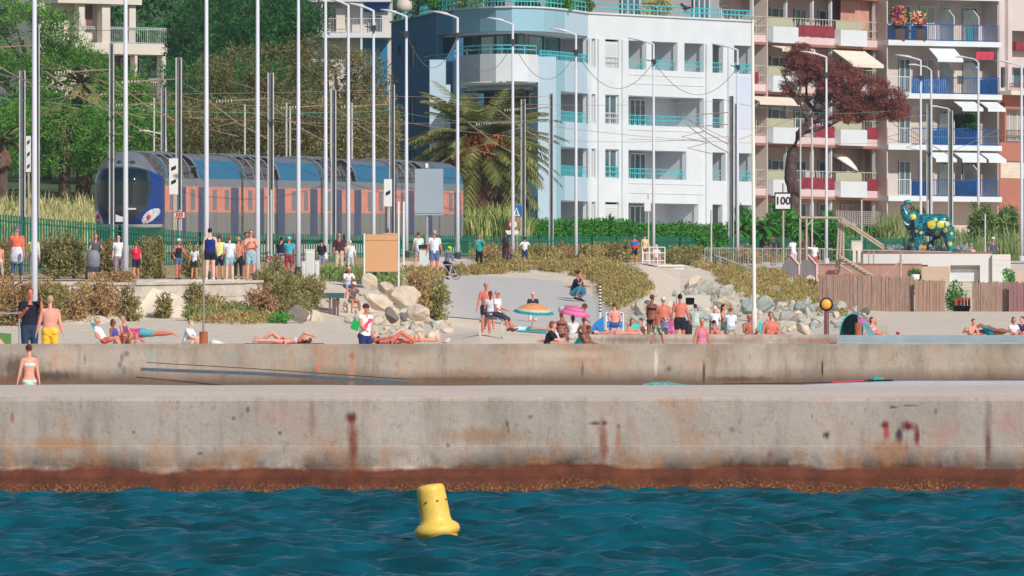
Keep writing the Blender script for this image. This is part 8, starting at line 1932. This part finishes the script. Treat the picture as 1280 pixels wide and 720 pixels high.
person(660, 410, 353, 86, dict(flat, arms=[(120, 20, 40), (10, 20, 8)]), sex='f', skin='tan', hair=('brown', 'long'), top=((196, 220, 220), .4, .0), bottom=((50, 150, 160), .5), H=1.6, lie='back', label='person in white and teal lying under the orange umbrella')
person(703, 379, 322, 78, {'sit': 1, 'pel': 58, 'torso': 96, 'head': 20, 'legs': [(6, 4, 8), (-6, 4, 10)], 'arms': [(40, 10, 20), (30, 10, 20)]}, sex='m', skin='deep', hair=('brown', 'short'), bottom=((176, 172, 178), .6), H=1.7, zg=Z_(379, 322)-1.18 , label='man in pale grey shorts bending down behind the pink umbrella')
m_str = pm('stripe_white', rgb(226, 224, 218), .85, .1, 3, col2=rgb(206, 206, 206), stretch=(30, 30, .1))
person(716, 394, 304, 178, dict(seatk, torso=16), sex='f', skin='brown', hair=('black', 'bob'), top=((226, 224, 218), .7, -.02, m_str), bottom=((196, 190, 180), .9), H=1.75, k=1.2, zg=2.55, label='black-haired woman in a white ribbed top seen from behind below the pink umbrella')
person(733, 400, 301, 200, dict(seatk, torso=34), sex='m', skin='brown', hair=('brown', 'short'), bottom=((60, 50, 60), .6), H=1.5, label='dark-tanned person crouching left of the blue tent')
person(701, 404, 297, 170, dict(seatk, torso=16), sex='f', skin='brown', hair=('brown', 'short'), top=((60, 40, 44), 0, .33), bottom=((60, 40, 44), .1), H=1.45, label='dark-tanned sunbather behind the woman in black')
person(684, 404, 241, 78, dict(seatk, torso=22), sex='f', skin='pink', hair=('red', 'bob'), top=((28, 30, 44), .9, -.02), bottom=((60, 70, 90), .5), H=1.66, zg=2.2, k=1.1, label='auburn-haired woman in black sitting against the quay wall')
person(697, 402, 243, -100, dict(seatk, torso=20), sex='m', skin='red', hair=('black', 'short'), top=((214, 216, 220), .3, -.02), bottom=((80, 150, 190), .8), H=1.6, zg=2.2, label='dark-haired person in white facing the woman in black')
person(722, 414, 242, 60, dict(seatk, torso=48), sex='m', skin='brown', hair=('brown', 'short'), top=((24, 140, 140), 0, .0), bottom=((24, 150, 146), .7), H=1.5, zg=2.2, label='brown-haired person in teal bending down against the quay wall')
person(768, 384, 298.8, 181, dict(chairp, torso=-8), sex='m', skin='pink', hair=('brown', 'short'), bottom=((60, 80, 150), .6), H=1.62, zg=2.72, label='person sitting in the striped deck chair, head above its back')
person(770, 416, 296, 80, flat, sex='f', skin='pink', hair=('brown', 'long'), top=((206, 50, 130), 0, .33), bottom=((206, 50, 130), .1), H=1.55, lie='back', zg=2.80, label='sunbather in magenta lying in front of the striped deck chair')
J = person(789, 401, 299, 20, dict(seatk, torso=10), sex='f', skin='tan', hair=('brown', 'long'), top=((214, 120, 90), 0, .33), bottom=((214, 120, 90), .1), H=1.62, zg=2.42, label='long-haired woman in an orange bikini sitting with a turquoise book')
D = 298.4; b = MB(); b.box(P(795, 408.5, D), (.26, .03, .18), Matrix.Rotation(.2, 3, 'X')); b.build('book', pm('book_turq', rgb(100, 206, 190), .7), origin=P(795, 411, D), label='turquoise book held by the long-haired woman', cat='book')
person(804, 404, 301, -60, dict(seatk, torso=14), sex='f', skin='pink', hair=('brown', 'bun'), top=((206, 110, 120), 0, .33), bottom=((206, 110, 120), .1), H=1.55, zg=2.45, label='sunbather leaning back left of the standing dark woman')
person(814.5, 369, 303, 150, {'arms': [(20, 10, 70), (6, 10, 30)], 'inn': [10, 0]}, sex='f', skin='brown', hair=('brown', 'bun'), top=((30, 30, 38), 0, .33), bottom=((30, 30, 38), .1), label='dark-tanned woman in a black bikini standing with her hair tied up')
m_swt = pm('swimshort_print', rgb(60, 100, 170), .8, .2, 26, col2=rgb(216, 190, 196), thr=(.48, .56))
person(829, 372, 300, 178, {'arms': [(4, 14, 30), (4, 16, 16)], 'torso': 6}, skin='red', hair=('grey', 'short'), hat=((222, 214, 200), 'cap'), bottom=((60, 100, 170), .8, m_swt), k=1.22, label='broad reddened man in a cream cap and blue patterned shorts seen from behind')
person(822, 392.5, 286, 150, {'torso': 8, 'arms': [(40, 10, 40), (30, 12, 60)], 'legs': [(30, 4, 12), (-20, 4, 20)]}, sex='k', skin='deep', hair=('red', 'short'), bottom=((60, 110, 100), .9, pm('kid_print', rgb(50, 90, 90), .8, .2, 30, col2=rgb(200, 206, 170), thr=(.5, .56))), H=1.04, zg=2.53, label='child in green patterned shorts walking along the ledge below the wall')
person(838.5, 393, 301, 170, {}, sex='k', skin='red', hair=('brown', 'short'), top=((220, 90, 170), .4, .1), bottom=((220, 90, 170), .3), H=1.1, zg=2.42, label='small child in pink between the broad man and the man in black shorts')
person(850, 368.5, 299, 179, {'arms': [(-2, 16, 14), (2, 16, 18)]}, skin='red', hair=('black', 'short'), bottom=((34, 36, 50), .75), k=1.12, label='dark-haired bare-backed man in black shorts standing with his back to the sea')
person(869, 380, 316, 175, dict(seatk, torso=12, pel=0), sex='m', skin='tan', hair=('black', 'short'), top=((176, 190, 186), .9, -.04), bottom=((170, 180, 180), 1.6), H=1.8, k=1.15, zg=2.95, label='dark-haired man in sage green clothes sitting on the boulders')
m_pk = pm('swimsuit_pink_stripe', rgb(220, 150, 176), .8, .1, 3, col2=rgb(190, 90, 124), stretch=(24, 24, .1), thr=(.45, .55))
person(877, 399, 280, 12, {'arms': [(0, 14, 10), (2, 14, 10)]}, sex='f', skin='red', hair=('grey', 'bun'), top=((210, 120, 150), 0, .0, m_pk), bottom=((210, 120, 150), .1, m_pk), H=1.55, zg=Z_(399, 280)-1.55, k=1.1, label='woman in a pink striped swimsuit standing between the walls')
person(893.5, 385, 306, 176, dict(seatk, torso=14), sex='f', skin='tan', hair=('white', 'short'), top=((222, 224, 236), .8, .0), bottom=((160, 160, 170), 1.6), H=1.7, zg=2.85, label='white-haired person in a white shirt sitting with the group by the boulders')
person(902, 380, 308, 70, dict(seatk, torso=8), sex='f', skin='tan', hair=('black', 'long'), top=((190, 140, 120), 0, .33), bottom=((60, 130, 130), .6), H=1.72, zg=2.82, label='woman with a long black plait sitting sideways in the group by the boulders')
person(913.5, 385, 307, 182, dict(seatk, torso=10), sex='m', skin='tan', hair=('red', 'bun'), top=((222, 224, 238), .8, .0), bottom=((170, 180, 176), 1.6), H=1.72, k=1.1, zg=2.8, label='auburn-haired person in a pale blue-white shirt sitting right of the plaited woman')
person(902, 402, 299, 100, {'sit': 1, 'pel': -38, 'torso': -40, 'head': 30, 'legs': [(86, 6, 12), (84, 6, 10)], 'arms': [(-40, 10, 10), (20, 10, 20)]}, sex='m', skin='red', hair=('black', 'short'), bottom=((50, 60, 110), .5), H=1.7, zg=2.55, label='sunbather propped on his elbows in front of the group by the boulders')
person(936.5, 392, 300, 10, dict(seatk, torso=2), sex='m', skin='deep', hair=('grey', 'short'), bottom=((60, 50, 60), .6), H=1.72, zg=2.42, label='dark-tanned man sitting just left of the tall beach pole')
person(963.5, 389, 298, 8, dict(seatk, torso=-2, arms=[(10, 20, 10), (10, 20, 10)]), sex='m', skin='red', hair=('brown', 'short'), bottom=((196, 60, 70), .5), H=1.82, k=1.2, zg=2.40, label='heavy reddened man sitting upright right of the tall beach pole')
person(1100, 397, 303, 96, {'sit': 1, 'pel': -20, 'torso': -30, 'head': 15, 'legs': [(78, 6, 10), (84, 6, 4)], 'arms': [(-40, 14, 10), (-30, 14, 10)]}, sex='m', skin='red', hair=('white', 'bald'), bottom=((60, 110, 120), .4), H=1.74, label='bald sunbather leaning back with straight legs right of the turquoise chair')
person(1092, 400, 300, 60, dict(seatk, torso=-6), sex='f', skin='pink', hair=('brown', 'bob'), top=((206, 190, 206), 0, .33), bottom=((70, 90, 160), .4), H=1.5, label='brown-haired sunbather beside the bald man right of the turquoise chair')
person(1238, 416, 318, -86, {'sit': 1, 'torso': 4, 'legs': [(4, 5, 6), (36, 5, 70)], 'arms': [(10, 14, 10), (10, 14, 10)], 'point': -30}, sex='m', skin='brown', hair=('brown', 'short'), bottom=((30, 130, 150), .7), H=1.74, zg=2.86, lie='back', label='dark-tanned sunbather in turquoise shorts lying with one knee up at the right')
person(1212, 406, 296, 30, dict(seatk, torso=30), sex='f', skin='pink', hair=('brown', 'short'), bottom=((200, 90, 100), .1), H=1.4, k=.95, label='small pink-skinned sunbather curled up at the left of the right-hand group')
person(1266, 403, 296, 30, dict(seatk, torso=8), sex='f', skin='tan', hair=('brown', 'bob'), top=((226, 216, 226), .5, .0), bottom=((110, 70, 110), .6), H=1.55, label='brown-haired person in white sitting in the right-hand group')
person(1278, 398, 299, -30, dict(seatk, torso=4), sex='m', skin='pink', hair=('black', 'short'), top=((60, 60, 110), .4, .0), bottom=((30, 110, 140), .7), H=1.75, label='dark-haired person in navy at the right edge of the photo')

# pushchair and bicycles
D = 329.5; root = thing('pushchair', P(117, 349, D), 'grey pushchair with a rounded hood pushed by the man in dark grey', 'pushchair')
zg_ = G(117, D); x0 = X_(116.5, D)
b = MB(); b.loft([(Vector((x0, D+.05, zg_+z_)), EX, Vector((0, 1, 0)), rx, ry) for z_, rx, ry in ((.42, .17, .12), (.50, .22, .2), (.72, .235, .26), (.92, .225, .26), (1.02, .17, .2), (1.06, .06, .1))], 18); b.build('hood', cl((128, 132, 140)), parent=root, smooth=True)
b = MB(); b.bb(x0-.2, x0+.2, D-.1, D+.3, zg_+.30, zg_+.45); b.build('seat', cl((60, 64, 72)), parent=root)
b = MB()
for sg in (-1, 1): b.tube([(x0+sg*.23, D-.3, zg_+.12), (x0+sg*.21, D+.1, zg_+.5), (x0+sg*.2, D+.6, zg_+1.02)], .016, 6); b.tube([(x0+sg*.23, D+.4, zg_+.12), (x0+sg*.21, D+.05, zg_+.55)], .016, 6)
b.tube([(x0-.2, D+.6, zg_+1.02), (x0+.2, D+.6, zg_+1.02)], .018, 6); b.build('frame', m_black, parent=root)
MY = Matrix.Rotation(math.pi/2, 3, 'Y')
for sx, sy in ((-1, -.3), (1, -.3), (-1, .42), (1, .42)):
    b = MB(); b.lathe([(.07, -.025), (.11, -.018), (.11, .018), (.07, .025)], (x0+sx*.24, D+sy, zg_+.11), 16, M=MY); b.build('wheel', m_black, parent=root, smooth=True)
def bicycle(px, D, ang, label, colr, sc=1.0, zg=None):
    z0 = G(px, D) if zg is None else zg; root = thing('bicycle', (X_(px, D), D, z0), label, 'bicycle', 'bicycles')
    T = Matrix.Translation((X_(px, D), D, z0)) @ Matrix.Rotation(math.radians(ang), 4, 'Z') @ Matrix.Scale(sc, 4)
    r = .33; A = Vector((-.5, 0, r)); B = Vector((.52, 0, r)); bbk = Vector((-.05, 0, .28)); seat = Vector((-.2, 0, .82)); hd = Vector((.36, 0, .82))
    for c in (A, B):
        b = MB(); b.T = T; pts = [c+Vector((math.cos(t_)*r, 0, math.sin(t_)*r)) for t_ in np.linspace(0, 2*math.pi, 25)]; b.tube(pts, .018, 6, cap=False); w_ = b.build('wheel', m_black, parent=root)
        b = MB(); b.T = T
        for t_ in np.linspace(0, math.pi, 7)[:-1]: b.tube([c+Vector((math.cos(t_)*r, 0, math.sin(t_)*r)), c-Vector((math.cos(t_)*r, 0, math.sin(t_)*r))], .003, 3)
        b.build('spokes', m_steel, parent=w_)
    b = MB(); b.T = T
    for p, q in ((bbk, seat), (bbk, hd), (seat, hd), (A, bbk), (A, seat), (hd, B)): b.tube([p, q], .02, 6)
    b.build('frame', pm('bike_'+label[:6], rgb(*colr), .4), parent=root)
    b = MB(); b.T = T; b.tube([hd, hd+Vector((-.02, 0, .14))], .014, 6); b.tube([hd+Vector((-.02, -.26, .16)), hd+Vector((-.02, .26, .16))], .014, 6); b.build('handlebar', m_black, parent=root)
    b = MB(); b.T = T; b.ell(seat+Vector((0, 0, .06)), (.13, .07, .03)); b.build('saddle', m_black, parent=root)
bicycle(345, 356, 205, 'dark and red bicycle leaning in front of the man in navy', (150, 40, 60))
bicycle(561, 391.6, 215, 'small child bicycle under the child with the green helmet', (180, 186, 190), .72, zg=5.25)
bicycle(634, 430.5, 100, 'bicycle held by the person with the big black backpack', (120, 50, 70))
# flowers and parasols on the balconies, gull on the roof rail
for px, y0, y1, lb, colr in ((1122, 8, 30, 'mass of purple and orange flowers on the top blue balcony', [(150, 60, 130), (230, 150, 90)]), (1148, 16, 30, 'red and cream flowers on the top blue balcony', [(206, 30, 80), (236, 220, 170)])):
    rnd = np.random.RandomState(int(px)); D = BB.D(px)-.2; root = thing('potted_flowers', (X_(px, D), D, Z_(y1+22, D)), lb, 'flowers')
    cs = np.array([(X_(px+rnd.normal()*3.6, D), D+.2+rnd.uniform(-.2, .3), Z_(rnd.uniform(y0, y1), D)) for k in range(60)])
    foliage('leaves', leaves(cs, np.full(60, .14), 14, .07, .14, rnd), m_hedge, parent=root)
    for q, c_ in enumerate(colr):
        cs = np.array([(X_(px+rnd.normal()*3.8, D), D-.1+rnd.uniform(-.2, .1), Z_(rnd.uniform(y0, y1), D)) for k in range(34)])
        foliage('blossom', leaves(cs, np.full(34, .09), 12, .08, .09, rnd), pm('blossom_%d_%d' % (px, q), rgb(*c_), .8, .15, 5, island=.2), parent=root)
    b = MB(); b.bb(X_(px-9, D), X_(px+9, D), D, D+.3, Z_(y1+21, D), Z_(y1+6, D)); b.build('planter', pm('planter_brown', rgb(90, 70, 66), .8), parent=root)
D = BB.D(1208)+.4; rnd = np.random.RandomState(9); root = thing('balcony_plants', (X_(1206, D), D, Z_(181, D)), 'dense dark green plants on the third blue balcony', 'plants')
cs = np.array([(X_(rnd.uniform(1192, 1222), D), D+rnd.uniform(-.3, .3), Z_(rnd.uniform(145, 162), D)) for k in range(160)]); foliage('leaves', leaves(cs, np.full(160, .16), 20, .07, .16, rnd), m_pine2, parent=root)
b = MB(); b.bb(X_(1193, D), X_(1221, D), D-.1, D+.3, Z_(181, D), Z_(170, D)); b.build('planter', pm('planter_brown', rgb(90, 70, 66), .8), parent=root)
for i, (px, w_, y0, col_) in enumerate(((525, 12, 0, m_pine2), (552, 14, 3, m_hedge), (590, 14, 4, m_olive2), (700, 14, 4, m_hedge), (730, 10, 5, m_olive2), (822, 16, 2, m_bank), (660, 12, 8, m_pine2))):
    D = WB.D(px)+1.4; rnd = np.random.RandomState(700+i); root = thing('terrace_plant', (X_(px, D), D, ZT-.1), ['dark plants at the left end of the roof terrace', 'green plants on the roof terrace above the navy wall', 'grey-green plants on the roof terrace over the curve', 'plants on the roof terrace over the ice-blue column', 'small plants on the roof terrace above the narrow windows', 'yellow-green bush on the roof terrace above the loggias', 'low dark plants in the middle of the roof terrace'][i], 'plant', 'plants on the roof terrace')
    cs = np.array([(X_(px+rnd.uniform(-w_, w_), D), D+rnd.uniform(-.3, .3), rnd.uniform(ZT+.1, Z_(y0, D)+.2)) for k in range(90)]); foliage('leaves', leaves(cs, np.full(90, .16), 18, .06, .14, rnd), col_, parent=root)
D = 526; c = Vector((X_(505, D), D, ZT-.1)); root = thing('parasol', c, 'round pale parasol top at the left end of the roof terrace', 'parasol')
b = MB(); b.tube([c, (c.x, c.y, Z_(4, D))], .03, 6); b.build('pole', m_frame, parent=root)
b = MB(); b.lathe([(.42, -.35), (.46, -.1), (.40, .15), (.2, .3), (.02, .36)], (c.x, c.y, Z_(6, D)), 16); b.build('canopy', pm('parasol_beige', rgb(206, 194, 184), .9), parent=root, smooth=True)
D = WB.D(857)+.1; c = P(856, 15, D); b = MB(); b.ell(c+Vector((0, 0, .25)), (.22, .12, .12), M=Matrix.Rotation(.35, 3, 'Y')); b.ell(c+Vector((-.16, 0, .42)), (.08, .07, .08)); b.tube([c+Vector((.15, 0, .22)), c+Vector((.5, 0, .28))], [.07, .02], 6); b.tube([c+Vector((-.22, 0, .42)), c+Vector((-.32, 0, .40))], [.025, .008], 5)
b.tube([c+Vector((-.03, 0, .15)), c+Vector((-.03, 0, 0))], .015, 4); b.tube([c+Vector((.05, 0, .15)), c+Vector((.05, 0, 0))], .015, 4)
b.build('gull', pm('bird_dark', rgb(50, 54, 66), .8), origin=c, smooth=True, label='dark bird perched on the roof terrace rail', cat='bird')
# ---------------------------------------------------------------- thin sea haze: one closed box round everything
b = MB(); b.bb(-4100, 4100, -700, 5600, -2.5, 72)
mh = bpy.data.materials.new('haze'); mh.use_nodes = True; t = mh.node_tree; t.nodes.remove(t.nodes['Principled BSDF'])
pv = N(t, 'ShaderNodeVolumePrincipled'); pv.inputs['Color'].default_value = (.80, .88, 1, 1); pv.inputs['Density'].default_value = .00011; pv.inputs['Anisotropy'].default_value = .2
t.links.new(pv.outputs[0], t.nodes['Material Output'].inputs['Volume'])
b.build('haze', mh, kind='stuff', label='thin summer haze over the bay', cat='haze')
